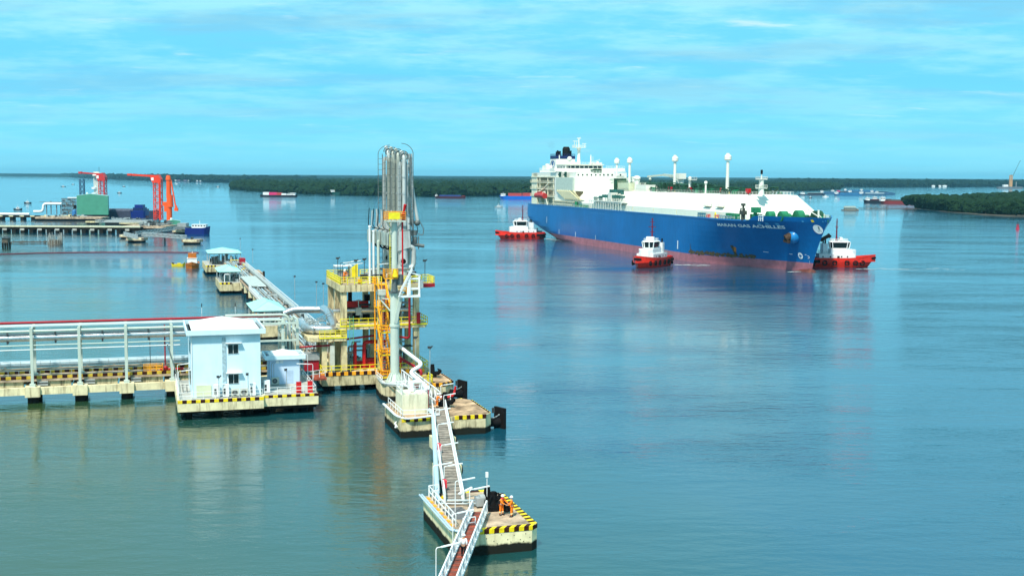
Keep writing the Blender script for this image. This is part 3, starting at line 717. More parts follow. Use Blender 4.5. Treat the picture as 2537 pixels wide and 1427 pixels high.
    for x, y, w_, c in ((-66, -19.8, 5, mat('container_blue', (.02, .14, .20), .6)), (-58.5, -19.6, 1.2, MATS['red_paint']), (-50.5, -19.7, 1.0, MATS['red_paint'])):
        a = B(); a.box(x, x + w_, y, y + 1.2, DECK, DECK + (1.7 if w_ > 2 else 1.3)); a.build('deck_locker', c, t)
    a = B(); a.add([(-52, -19.6, DECK), (-49, -19.6, DECK), (-51, -19.6, 20.6), (-52, -19.3, DECK), (-49, -19.3, DECK), (-51, -19.3, 20.6)], [(0, 1, 2), (5, 4, 3), (0, 2, 5, 3), (2, 1, 4, 5)]); a.build('yellow_gin', yel, t)
    a = B()
    for i in range(6): a.path([(-48 + i * 1.8, -19.2, DECK), (-48 + i * 1.8, -19.2, 19.4), (-46.8 + i * 1.8, -19.2, 19.4), (-46.8 + i * 1.8, -19.2, DECK)], .16, 6, .4)
    each(a, 'deck_vent', MATS['container_blue'], t)
    a = B(); a.cyl((-8, 0, DECK), .35, 4.3, 8); a.bar((-8, 0, 20.2), (-11.5, -2.2, 22.4), .28); a.bar((-11.5, -2.2, 22.4), (-11, -2, 22.6), .3); a.bar((-8, 0, 21), (-6.4, .8, 19.2), .2); a.cyl((-6.2, 1.2, DECK), .16, 3.0, 6)
    a.rail([(-6, 1.5, 19.6), (-3.4, 1.4, 19.6)], 1.2, .9, .08)
    a.build('bow_mast', shipw, t)
    a = B(); a.box(-21.5, -18.3, -16.8, -16.2, 20.0, 20.25); [a.bar((x, -16.5, DECK), (x, -16.5, 20), .22) for x in (-21.4, -19.9, -18.4)]; a.bar((-21.4, -16.5, 19.2), (-18.4, -16.5, 19.2), .2); a.build('white_frame', white, t)
    # marks on the hull, all fitted to the plating
    def onhull(vs, fs, name, m, off=.06, sm=False):
        b_ = B(); b_.add([(x, -hb(x, z) - off, z) for x, z in vs], fs, sm); return b_.build(name, m, hull)
    def grid(x0, x1, z0, z1, nx, nz):
        vs = [(x0 + (x1 - x0) * i / nx, z0 + (z1 - z0) * j / nz) for j in range(nz + 1) for i in range(nx + 1)]
        return vs, [(j * (nx + 1) + i, j * (nx + 1) + i + 1, (j + 1) * (nx + 1) + i + 1, (j + 1) * (nx + 1) + i) for j in range(nz) for i in range(nx)]
    tx = bpy.data.curves.new('tmp', 'FONT'); tx.body = 'MARAN GAS ACHILLES'; tx.size = 1; tx.offset = .03; tx.resolution_u = 2
    to = bpy.data.objects.new('tmp', tx); COL.objects.link(to)
    dg = bpy.context.evaluated_depsgraph_get(); me = to.evaluated_get(dg).to_mesh()
    bm = bmesh.new(); bm.from_mesh(me); bmesh.ops.triangulate(bm, faces=bm.faces)
    for _ in range(2):
        bmesh.ops.subdivide_edges(bm, edges=[e for e in bm.edges if e.calc_length() > .25], cuts=1)
    bmesh.ops.triangulate(bm, faces=bm.faces)
    xm = max(v.co.x for v in bm.verts); vs = [(-46.6 + v.co.x / xm * 30.0 + v.co.y * .28, 15.4 + v.co.y * 1.5 + .01 * v.co.x) for v in bm.verts]
    fs = [[v.index for v in f.verts] for f in bm.faces]; bm.free(); bpy.data.objects.remove(to); bpy.data.curves.remove(tx)
    onhull(vs, fs, 'ship_name_lettering', white, .10)
    def disc(cx, cz, rx, rz, name, m, off, n=28):
        vs = [(cx, cz)] + [(cx + rx * f * math.cos(2 * math.pi * i / n), cz + rz * f * math.sin(2 * math.pi * i / n)) for f in (.5, 1) for i in range(n)]
        fs = [(0, 1 + i, 1 + (i + 1) % n) for i in range(n)] + [(1 + i, 1 + n + i, 1 + n + (i + 1) % n, 1 + (i + 1) % n) for i in range(n)]
        return onhull(vs, fs, name, m, off)
    dk = mat('mark_dark', (.03, .10, .12), .6, var=0)
    disc(-5.6, 15.7, 1.5, 1.6, 'bow_emblem', white, .12)
    def bars(lst, name, m, off):
        b_ = B()
        for x0, z0, x1, z1, w_ in lst:
            d = Vector((x1 - x0, 0, z1 - z0)); n_ = Vector((-d.z, 0, d.x)).normalized() * w_ / 2
            q = [Vector((x0, 0, z0)) - n_, Vector((x1, 0, z1)) - n_, Vector((x1, 0, z1)) + n_, Vector((x0, 0, z0)) + n_]
            b_.add([(v.x, -hb(v.x, v.z) - off, v.z) for v in q], [(0, 1, 2, 3)])
        return b_.build(name, m, hull)
    # small figure over three letters on the white disc
    bars([(-5.2, 15.7, -5.0, 16.5, .35), (-5.4, 15.55, -4.8, 15.55, .14), (-5.3, 16.5, -4.9, 16.6, .3),
          (-5.75, 14.95, -5.75, 15.3, .10), (-5.75, 14.95, -5.35, 14.95, .10), (-5.35, 14.95, -5.35, 15.3, .10), (-5.05, 14.95, -5.05, 15.3, .10), (-4.7, 14.95, -4.45, 14.95, .10), (-4.7, 14.95, -4.7, 15.3, .10)], 'emblem_figure', dk, .2)
    disc(-15.6, 5.7, 1.0, 1.15, 'thruster_mark', white, .10)
    bars([(-16.3, 5.7, -14.9, 5.7, .25), (-15.6, 4.9, -15.6, 6.5, .2), (-16.0, 5.3, -15.2, 6.1, .15), (-16.0, 6.1, -15.2, 5.3, .15)], 'thruster_cross', hullb, .18)
    bars([(-31.5, 6.3, -29.3, 6.2, .2), (-20.3, 6.1, -19.0, 6.05, .2), (-13.6, 6.2, -12.9, 6.2, .16), (-12.5, 5.0, -11.9, 5.0, .2), (-11.9, 5.0, -11.8, 5.7, .2), (-12.5, 5.9, -11.9, 5.7, .2), (-11.9, 3.0, -11.9, 4.2, .08),
          (-253, 8.6, -253, 12.0, .5), (-232, 3.6, -232, 6.0, .55), (-206, 3.2, -206, 5.8, .6), (-177, 3.4, -177, 5.6, .45), (-266, 5.4, -266, 7.2, .35), (-81, 4.5, -81, 8.0, .9)], 'draught_marks', mat('mark_white', (.72, .76, .78), .5), .08)
    bars([(-184 + i * 2.2, 16.2, -183.3 + i * 2.2, 16.2, .35) for i in range(9)], 'scupper_row', mat('scupper_pale', (.10, .28, .50), .5), .08)
    bars([(x, 17.1, x + 1.3, 17.1, .8) for x in (-26, -23, -19.2)] + [(-9.6, 18.4, -9.0, 18.4, .5), (-3.2, 18.5, -2.9, 18.5, .5), (-2.3, 18.8, -2.1, 18.8, .5)], 'fairleads', mat('fairlead_blue', (.06, .30, .55), .5), .08)
    bars([(-6.5, 18.6, -5.7, 18.7, .8)], 'yellow_fairlead', yel, .14)
    rr = random.Random(8)
    bars([(-71 + i * .9, 4.25 + rr.uniform(-.6, .3), -70 + i * .9, 4.25 + rr.uniform(-.6, .3), rr.uniform(.5, 1.8)) for i in range(39)] + [(-44.5, 4, -44.5, 8.0, 1.3)] + [(-69.5 + .2 * i, 3, -69.5, 7.5, .25) for i in range(3)], 'fender_scrape', rust, .07)
    bars([(-44.2, 5.6, -43.2, 7.4, .9)], 'orange_scrape', mat('scrape_orange', (.50, .16, .02), .8), .12)
    # anchor bolster
    a = B(); xa, za = -16, 12.6; ya = -hb(xa, za); a.sph((xa, ya + .6, za), 2.5, 14); an = a.build('anchor_bolster', mat('bolster_blue', (.01, .20, .50), .35), t)
    a = B(); a.tube([(xa + .2, ya - .6, za + .3), (xa - .3, ya - 2.6, za - .8)], 1.5, 10); a.bar((xa - 1.9, ya - 2.2, za - 1.4), (xa + 1.6, ya - 2.2, za - 1.8), .9); a.bar((xa, ya - 1.2, za + 1.2), (xa - .2, ya - 2.4, za - 2), .7); a.build('anchor', mat('anchor_rust', (.05, .025, .012), .8, var=.4), t)
    a = B(); y2 = hb(-14, 12.6); a.bar((-13.0, y2 - .6, 11.4), (-11.2, y2 + 1.9, 13.2), 1.3); a.bar((-11.4, y2 + 1.4, 13.6), (-11.2, y2 + 2.4, 12.6), 1.0); a.build('anchor', MATS['anchor_rust'], t)
    a = B(); a.box(-296, -293.3, -9, -7, 13.6, 14.6); a.cyl((-294.6, -8, 14.4), .9, .8, 8); a.build('stern_chock', dgrey, t)
tanker()
def smoke():
    m = bpy.data.materials.new('exhaust_smoke'); m.use_nodes = True; nt = m.node_tree; nt.nodes.clear()
    o = nt.nodes.new('ShaderNodeOutputMaterial'); v = nt.nodes.new('ShaderNodeVolumePrincipled'); v.inputs['Color'].default_value = (.25, .35, .42, 1); v.inputs['Density'].default_value = .022
    nt.links.new(v.outputs[0], o.inputs['Volume'])
    c, s_ = math.cos(R(SA)), math.sin(R(SA)); x, y = -288, -7.5; q = B(); q.sph((0, 0, 0), 2.6, 12)
    ob = q.build('exhaust_smoke', m); ob.location = (SO[0] + x * c - y * s_, SO[1] + x * s_ + y * c, 51.5); tag(ob, 'faint grey smoke puff above the tanker funnel', 'smoke', None, 'stuff')
smoke()

# ------------------------------------------------------------------ tugs (x towards the pointed bow)
def tug(label, loc, rot):
    t = T('tug_boat', label, 'tug', (loc[0], loc[1], 0), rot, 'red tugs pushing the tanker')
    def prof(s, w, L0, L1):
        out = []
        for i in range(13):
            u = i / 12; x = L0 + (L1 - L0) * u
            y = w * ((1 - max(0, (u - .62) / .38) ** 1.9) if u > .62 else 1) * (math.sqrt(1 - (1 - min(1, u / .16)) ** 2) * .45 + .55)
            out.append((x, y))
        return out
    h = B(); rings = []
    for z, w, L0, L1 in ((-.6, 3.9, -12.4, 11.6), (.15, 4.2, -13, 12.6), (1.5, 4.7, -13.6, 14.4), (2.2, 4.9, -13.8, 15.2)): rings.append((z, prof(0, w, L0, L1)))
    # sheer and bulwark
    rings.append((3.5, prof(0, 5.05, -13.8, 15.6)))
    for k in range(len(rings) - 1):
        for sgn in (-1, 1):
            a = [(x, sgn * y, rings[k][0] + (max(0, x) / 15) ** 2 * (1.1 if k >= 2 else .0)) for x, y in rings[k][1]]
            b_ = [(x, sgn * y, rings[k + 1][0] + (max(0, x) / 15) ** 2 * (1.1 if k + 1 >= 2 else .0)) for x, y in rings[k + 1][1]]
            n = len(a); h.add(a + b_, [((i, i + 1, n + i + 1, n + i) if sgn < 0 else (i + 1, i, n + i, n + i + 1)) for i in range(n - 1)], True)
            if k == len(rings) - 2:
                c = [(x, y * .955, z) for x, y, z in b_]; d = [(x, y * .955, 2.0) for x, y, z in b_]
                h.add(b_ + c, [(i, i + 1, n + i + 1, n + i) for i in range(n - 1)]); h.add(c + d, [(i, i + 1, n + i + 1, n + i) for i in range(n - 1)])
        a = rings[k]; b_ = rings[k + 1]
        h.add([(a[1][0][0], -a[1][0][1], a[0]), (a[1][0][0], a[1][0][1], a[0]), (b_[1][0][0], b_[1][0][1], b_[0]), (b_[1][0][0], -b_[1][0][1], b_[0])], [(1, 0, 3, 2)])
    h.build('hull', tugred, t)
    p = prof(0, 4.75, -13.6, 15.0); d = B(); d.add([(x, -y, 2.15) for x, y in p] + [(x, y, 2.15) for x, y in p[::-1]], [tuple(range(26))]); d.build('deck', mat('tug_deck', (.20, .05, .03), .8, var=.3), t)
    f = B()
    f.path([(-8, -5.0, 2.2), (-13.2, -4.2, 2.3), (-14.3, 0, 2.4), (-13.2, 4.2, 2.3), (-8, 5.0, 2.2)], .62, 8, 2.4); f.path([(-10, -4.8, 1.0), (-13.4, -3.6, 1.1), (-14.0, 0, 1.1), (-13.4, 3.6, 1.1), (-10, 4.8, 1.0)], .55, 8, 2.4)
    f.path([(13.6, -1.3, 3.3), (15.9, 0, 3.5), (13.6, 1.3, 3.3)], .42, 8, 1)
    each(f, 'fender', rub, t)
    for x in (-6, -2, 3, 6.5, 9.5):
        for sg in (-1, 1):
            f = B(); y = sg * (5.0 if x < 5 else 4.6 if x < 9 else 3.7)
            f.path([(x - .75, y, 1.7), (x - .75, y, 2.4), (x + .75, y, 2.4), (x + .75, y, 1.0), (x - .75, y, 1.0), (x - .75, y, 1.7)], .26, 6, .5); f.build('tyre', rub, t)
    c = B(); c.box(-8.2, 6.4, -3.5, 3.5, 2.15, 4.9); c.box(-3.4, 5.6, -2.9, 2.9, 4.9, 6.6); c.prism([(5.6, -2.9), (7.2, -1.6), (7.2, 1.6), (5.6, 2.9)], 2.15, 6.4)
    hs = c.build('deckhouse', white, t)
    c = B()
    for x in (-6.6, -3.6, 1, 3.4):
        for y in (-3.52, 3.52):
            c.tube([(x, y - .03, 3.9), (x, y + .03, 3.9)], .3, 10)
    c.box(-.8, .2, -3.56, -3.46, 2.3, 4.2); c.box(-.8, .2, 3.46, 3.56, 2.3, 4.2); each(c, 'porthole', glass, hs)
    o_ = [(-2.4, -2.0), (3.2, -2.0), (4.4, -.9), (4.4, .9), (3.2, 2.0), (-2.4, 2.0), (-3.2, 1.0), (-3.2, -1.0)]
    o2 = [(x * 1.14 - .05, y * 1.28) for x, y in o_]
    c = B(); c.prism(o_, 6.6, 7.0); c.prism(o2, 9.1, 9.45, poly2=[(x * .9, y * .9) for x, y in o2])
    for (x, y), (x2, y2) in zip([(x * 1.02, y * 1.05) for x, y in o_], [(x * 1.12, y * 1.24) for x, y in o_]): c.bar((x, y, 6.9), (x2, y2, 9.15), .30)
    w_ = c.build('wheelhouse', white, t)
    c = B(); c.prism([(x * 1.0, y * 1.0) for x, y in o_], 6.98, 9.12, poly2=[(x * 1.09, y * 1.2) for x, y in o_]); c.build('wheelhouse_windows', glass, w_)
    c = B(); c.rail([(x * .8, y * .8, 9.35) for x, y in o2] + [(o2[0][0] * .8, o2[0][1] * .8, 9.35)], .9, 1.2, .07); c.box(.6, 1.6, -1.6, 1.6, 9.35, 10.9); c.build('roof_railing', white, w_)
    c = B(); c.cyl((-.6, 0, 9.35), .5, 2.0, 8, .34); c.cyl((-.6, 0, 11.3), .32, 6.2, 6, .18)
    for z, l in ((12.6, .9), (14.4, 1.5), (16.2, .8), (17.2, .5)): c.bar((-.6, -l, z), (-.6, l, z), .22); c.bar((-.6 - l * .4, 0, z + .4), (-.6 + l * .4, 0, z + .4), .2)
    c.build('mast', mat('mast_dark_red', (.16, .008, .03), .5), t)
    for y in (-2.2, 2.2):
        c = B(); c.box(-6.6, -4.6, y - .6, y + .6, 4.9, 8.6); c.cyl((-5.6, y, 8.6), .34, 1.5, 8, k=1); c.build('funnel', [white, blk], t)
    c = B(); c.rail([(-8.2, -3.5, 4.9), (-3.6, -3.5, 4.9)], 1.0, 1.1, .06); c.rail([(-8.2, 3.5, 4.9), (-3.6, 3.5, 4.9)], 1.0, 1.1, .06); c.build('deck_railing', galv, t)
    c = B(); c.tube([(-11, -1.4, 3.1), (-11, 1.4, 3.1)], .9, 10); c.box(-12, -10, -2, -1.5, 2.1, 4.2); c.box(-12, -10, 1.5, 2, 2.1, 4.2); c.cyl((-9.4, 0, 2.1), .3, 3.4, 6); c.box(-9.8, -9, -1, 1, 5.2, 5.6); c.build('towing_winch', dgrey, t)
    c = B(); c.path([(10.4, -.8, 2.2), (10.4, -.8, 3.4), (10.4, .8, 3.4), (10.4, .8, 2.2)], .2, 6, .5); c.build('bow_bitts', red, t)
    t.scale = (.92, .98, 1.04)
    return t
tug('red and white tug under the blue stern quarter, its pointed bow to the left', W(1292, 592), 190)
tug('red and white tug seen end-on against the middle of the blue hull', W(1613, 660), -120)
tug('red and white tug half hidden behind the bow of the tanker, bow to the right', W(2074, 661), -4)

def wake(lab, px, py, L, w_, rot, n, seed):
    rr = random.Random(seed); p = W(px, py); q = B(); c, s_ = math.cos(R(rot)), math.sin(R(rot))
    for i in range(n):
        u = rr.random() ** 1.5 * L; v = rr.gauss(0, w_ * (.35 + .65 * u / L)); l = rr.uniform(.5, 2.6); h = rr.uniform(.08, .30)
        pts = [(u + l * math.cos(a) * rr.uniform(.7, 1.1), v + h * math.sin(a) * rr.uniform(.7, 1.1)) for a in [k * math.pi / 4 for k in range(8)]]
        q.add([(x * c - y * s_, x * s_ + y * c, .03 + .002 * (i % 7)) for x, y in pts], [tuple(range(8))])
    o = q.build('wake_foam', mat('foam', (.62, .70, .70), .8, var=.2, scale=1)); o.location = (p.x, p.y, 0); tag(o, lab, 'foam', None, 'stuff')
wake('white churned water between the stern tug and the tanker', 1356, 592.5, 26, 2.6, -55, 90, 1)
wake('thin white wash under the right side of the middle tug', 1652, 656, 16, 2.6, -10, 50, 2)
wake('pale wash trailing to the right of the bow tug', 2128, 667, 40, 3.4, 4, 60, 3)
wake('line of foam along the waterline of the tanker near its bow', 1960, 674, 18, .8, 30, 40, 4)
# ------------------------------------------------------------------ trestle with pipe rack (berth coordinates)
HZ = [yel, blkb]; HZG = [mat('dusty_yellow', (.50, .34, .03), .7, var=.25), blkb]
def trestle():
    t = JT('trestle_bridge', 'long concrete trestle bridge with a black and yellow kerb, running in from the left edge', 'bridge', -14, 22)
    b = B(); b.box(-34, 19.6, 20.4, 27.4, 3.1, 3.45); b.box(-34, 19.6, 26.6, 28.2, 3.45, 4.0)
    b.build('deck', concd, t)
    b = B()
    for a in range(-34, 19, 7):
        x0 = -33.6 + (a + 34) // 7 * 6.65
        b.box(x0 + 1.25, x0 + 5.4, 20.7, 21.1, 1.75, 3.1); b.box(x0 + 1.25, x0 + 5.4, 26.3, 26.7, 1.75, 3.1)
    each(b, 'girder', conc, t)
    b = B(); b.box(-34, -.4, 18.95, 19.75, 1.30, 2.38); b.build('pipe_beam', concp, t)
    b = B()
    for a in (-33.5, -26.85, -20.2, -13.55, -6.9, -.25, 6.4, 13.1): b.box(a - 1.05, a + 1.05, 18.6, 27.6, 1.0, 2.5)
    each(b, 'pile_cap', concp, t)
    b = B()
    for a in (-33.5, -26.85, -20.2, -13.55, -6.9, -.25, 6.4, 13.1):
        for y in (20.2, 26.0): b.cyl((a, y, -3), .85, 4.1, 10)
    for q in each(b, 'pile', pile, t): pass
    b = B(); b.hazard((-34, 20.38, 3.45), (19, 20.38, 3.45), .45, .32, .72); b.build('front_kerb', HZG, t)
    b = B(); b.hazard((-34, 25.9, 3.45), (19, 25.9, 3.45), .4, .3, .72); b.build('rear_kerb', HZG, t)
    b = B(); b.rail([(-34, 20.7, 3.9), (0, 20.7, 3.9)], .8, 1.45, .03, mid=0); b.build('kerb_railing', galv, t)
    b = B(); b.rail([(-34, 27.6, 4.0), (19, 27.6, 4.0)], 1.1, 1.45, .045, mid=2); b.build('railing', galv, t)
    b = B()
    for a in (-20.2, -13.55, -6.9): b.box(a + .6, a + 2.1, 19.8, 21, 2.5, 2.72); b.box(a + .6, a + 2.1, 20.0, 21, 2.9, 3.1)
    each(b, 'step_plate', grey, t)
    # round insulated line on the deck behind the kerb
    p = JT('water_pipe', 'thick pale blue pipe lying along the far edge of the trestle deck', 'pipe', -14, 28.9, 4)
    b = B(); b.tube([(-34, 28.7, 4.55), (16, 28.7, 4.55)], .52, 12); b.build('barrel', cyanl, p)
    b = B()
    for a in range(-33, 17, 4): b.box(a, a + .3, 28.2, 29.2, 3.6, 4.1)
    b.box(-34, 18, 28.1, 29.3, 3.3, 3.6); b.build('sleepers', concg, p)
trestle()
def rack():
    for k, a in enumerate((-33.5, -26.85, -20.2, -13.55, -6.9, -.25)):
        lab = ['white steel pipe rack frame at the left edge, outside the picture', 'pipe rack frame just left of the picture edge', 'leftmost whole white pipe rack frame on the trestle', 'second white pipe rack frame from the left on the trestle',
               'third white pipe rack frame from the left on the trestle', 'pipe rack frame beside the left wall of the tall blue building'][k]
        if k == 0: continue
        t = JT('pipe_rack_frame', lab, 'steel frame', a, 19.3, 2.5, 'white pipe rack frames on the trestle')
        b = B(); b.box(a - .2, a + .2, 19.1, 19.5, 2.9, 11.25); b.cb((a, 19.3, 2.38), .8, .8, .55); b.build('front_post', greyg, t)
        b = B(); b.box(a - .2, a + .2, 24.3, 24.7, 3.45, 11.25); b.cb((a, 24.5, 3.45), .8, .8, .3); b.build('rear_post', greyg, t)
        b = B(); b.box(a - .14, a + .14, 19.5, 24.3, 8.9, 9.15); b.box(a - .14, a + .14, 19.5, 24.3, 10.8, 11.1); each(b, 'cross_beam', greyg, t)
    def line(name, lab, cat, b_, z, r, m, a0=-36, a1=13, supports=True, box=None, rb=None):
        t = JT(name, lab, cat, -14, b_, z)
        q = B()
        if box: q.box(a0, a1, b_ - box, b_ + box, z - r, z + r)
        else: q.tube([(a0, b_, z), (a1, b_, z)], r, 14)
        q.build('barrel', m, t)
        if supports:
            q = B()
            for a in [x * 6.65 - 30.2 for x in range(0, 8)]:
                if a0 < a < a1: q.box(a - .12, a + .12, b_ - r - .12, b_ + r + .12, z - r - .25, z - r + .05) if not box else q.bar((a, b_, z), (a, b_, z + .4), .1)
            each(q, 'pipe_support', dgrey, t)
        return t
    line('fire_main', 'long red fire main along the top of the pipe rack', 'pipe', 23.6, 11.55, .19, dred, supports=False, a1=17)
    line('cable_ladder', 'wide pale grey cable tray under the red pipe', 'cable tray', 22.3, 11.25, .10, mat('tray_grey', (.60, .70, .70), .45, var=.08, scale=.3), box=.75, supports=False, a1=17)
    line('vapour_pipe', 'thinner grey pipe just above the big silver pipe', 'pipe', 20.4, 10.62, .20, greyg)
    line('small_pipe', 'thin dark pipe between the grey pipe and the big silver pipe', 'pipe', 20.2, 10.25, .08, dgrey, supports=False)
    line('gas_pipe', 'thick silver insulated pipe running along the front of the rack', 'pipe', 20.7, 9.6, .52, silv)
    line('upper_handrail_pipe', 'upper of two thin white pipes strung between the rack posts', 'pipe', 19.3, 8.66, .085, greyg, supports=False, a1=1)
    line('lower_handrail_pipe', 'lower of two thin white pipes strung between the rack posts', 'pipe', 19.3, 8.02, .075, white, supports=False, a1=1)
    # red riser and its yellow frame on the trestle
    t = JT('red_riser', 'dark red vertical pipe rising from the yellow frame at the end of the trestle kerb', 'pipe', -1.5, 21.5, 3.45)
    q = B(); q.tube([(-1.2, 21.3, 3.5), (-1.2, 21.3, 10.9)], .11, 8); q.build('riser', dred, t)
    q = B(); q.sph((-1.2, 21.3, 4.2), .42, 10); q.tube([(-2, 21.3, 4.0), (1.5, 21.3, 4.0)], .2, 8); q.build('valve', red, t)
    t = JT('yellow_guard_frame', 'yellow guard frame round the foot of the red riser on the trestle', 'guard rail', -3, 20.6, 3.45)
    q = B(); q.rail([(-4.4, 20.6, 3.45), (-1.6, 20.6, 3.45), (-1.6, 22.4, 3.45), (-4.4, 22.4, 3.45), (-4.4, 20.6, 3.45)], 1.35, .9, .06, mid=2); q.build('frame', oran, t)
    t = JT('thin_pole', 'thin dark pole on the trestle deck between two white posts', 'pole', -3.4, 23.4, 3.45); q = B(); q.cyl((-3.4, 23.4, 3.45), .06, 6, 6); q.build('pole', dgrey, t)
    # right-hand rack behind the buildings, and its U bends
    for k, (a, y) in enumerate(((12.2, 19.5), (16.6, 19.8), (18.9, 20.2))):
        t = JT('pipe_rack_frame', ['pale green rack post standing between the two blue buildings', 'pale green rack post right above the small blue building', 'rightmost rack post, where the pipes bend down'][k], 'steel frame', a, y, 3, 'white pipe rack frames on the trestle')
        q = B(); q.box(a - .22, a + .22, y - .2, y + .2, 2.4, 11.1); q.build('front_post', greyg, t)
        q = B(); q.box(a - .2, a + .2, y + 5, y + 5.4, 3.3, 11.1); q.build('rear_post', greyg, t)
        q = B(); q.box(a - .14, a + .14, y, y + 5.1, 9.0, 9.3); q.box(a - .14, a + .14, y, y + 5.1, 11.1, 11.35); each(q, 'cross_beam', greyg, t)
    t = JT('rack_girder', 'pale green horizontal rack girders beside the tall blue building', 'steel frame', 15, 19.4, 3)
    q = B()
    for z in (10.7, 8.0, 6.2): q.box(9, 18.7, 19.2, 19.4, z, z + .3)
    q.box(9, 18.7, 24.8, 25.0, 10.7, 11); each(q, 'girder', greyg, t)
    t = JT('bent_vent_pipe', 'pale grey pipe bending down at the right end of the rack beside the red main', 'pipe', 18, 21, 3)
    q = B(); q.path([(8, 22.2, 11.95), (17.9, 21.6, 11.95), (17.9, 21.6, 3)], .2, 8, 1.4); q.path([(8, 21.3, 11.2), (17.2, 20.7, 11.2), (17.2, 20.7, 7)], .14, 8, 1.0); each(q, 'barrel', greyg, t)
rack()
# ------------------------------------------------------------------ platform with the two blue buildings
def slab_platform():
    t = JT('building_platform', 'cream concrete platform carrying the two pale blue buildings', 'platform', 9.7, 9)
    q = B(); q.box(0, 11.7, 0, 17.6, 1.25, 2.8); q.box(11.76, 19.5, .9, 17.6, 1.3, 2.8); each(q, 'slab', concp, t)
    q = B(); q.box(.2, 11.6, .35, 17.5, 2.8, 2.83); q.box(11.9, 19.3, 1.3, 17.5, 2.8, 2.83); each(q, 'floor', concg, t)
    q = B()
    for a in (1.6, 5.6, 10, 13.2, 16.4, 18.6):
        for y in (2.6, 9, 15): q.cyl((a, y, -3), .42, 4.3, 10)
    each(q, 'pile', pile, t)
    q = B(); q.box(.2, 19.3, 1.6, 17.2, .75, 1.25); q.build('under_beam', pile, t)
    q = B(); q.hazard((0, -.02, 2.42), (11.7, -.02, 2.42), .42, .32, .62); q.build('front_kerb', HZ, t)
    q = B(); q.hazard((11.8, .88, 2.5), (19.52, .88, 2.5), .34, .3, .62); q.build('stepped_kerb', HZ, t)
    q = B(); q.rail([(.2, .45, 2.84), (11.6, .45, 2.84)], 1.05, 1.7, .04); q.rail([(.2, .45, 2.84), (.2, 17, 2.84)], 1.05, 1.8, .04); q.build('railing', white, t)
    q = B(); q.rail([(11.9, 1.3, 2.84), (19.2, 1.3, 2.84), (19.2, 17, 2.84)], 1.05, 1.7, .04); q.build('railing', white, t)
    q = B(); q.bar((.0, 19, 2.9), (-.2, 26, 9.4), .18); q.bar((.6, 17, 3), (-1, 12, 9.2), .14); each(q, 'brace', galv, t)
slab_platform()
def window(parent, a0, a1, z0, z1, y):
    q = B(); q.box(a0 - .09, a1 + .09, y - .05, y + .02, z0 - .09, z1 + .09); f = q.build('window', white, parent)
    q = B(); m_ = (a0 + a1) / 2; q.box(a0, m_ - .04, y - .09, y - .052, z0, z1); q.box(m_ + .04, a1, y - .09, y - .052, z0, z1); each(q, 'pane', glass, f)
    q = B(); q.box(a0 - .35, a1 + .5, y - .6, y + .0, z1 + .22, z1 + .30); q.build('sunshade', roofw, f)
def roof(parent, x0, x1, y0, y1, z, hr, fas):
    q = B()
    for bx in ((x0, x1, y0, y0 + .2), (x0, x1, y1 - .2, y1), (x0, x0 + .2, y0 + .2, y1 - .2), (x1 - .2, x1, y0 + .2, y1 - .2)): q.box(*bx, z - fas, z)
    r = q.build('parapet', bluew, parent)
    q = B(); q.box(x0 + .2, x1 - .2, y0 + .2, y1 - .2, z - fas, z - fas + .1); q.build('gutter', dgrey, parent)
    i = .75; cx = (x0 + x1) / 2; ym = (y0 + y1) / 2
    q = B(); v = [(x0 + i, y0 + i * .6, z - .12), (x1 - i, y0 + i * .6, z - .12), (x1 - i, y1 - i, z - .12), (x0 + i, y1 - i, z - .12), (cx, ym, z + hr), (cx, y1 - i - 1, z + hr)]
    w = v[:4] + [(cx - .0, y0 + (y1 - y0) * .40, z + hr), (cx, y0 + (y1 - y0) * .72, z + hr)]
    q.add(w, [(0, 1, 4), (1, 2, 5, 4), (2, 3, 5), (3, 0, 4, 5), (3, 2, 1, 0)]); q.build('roof', roofw, parent)
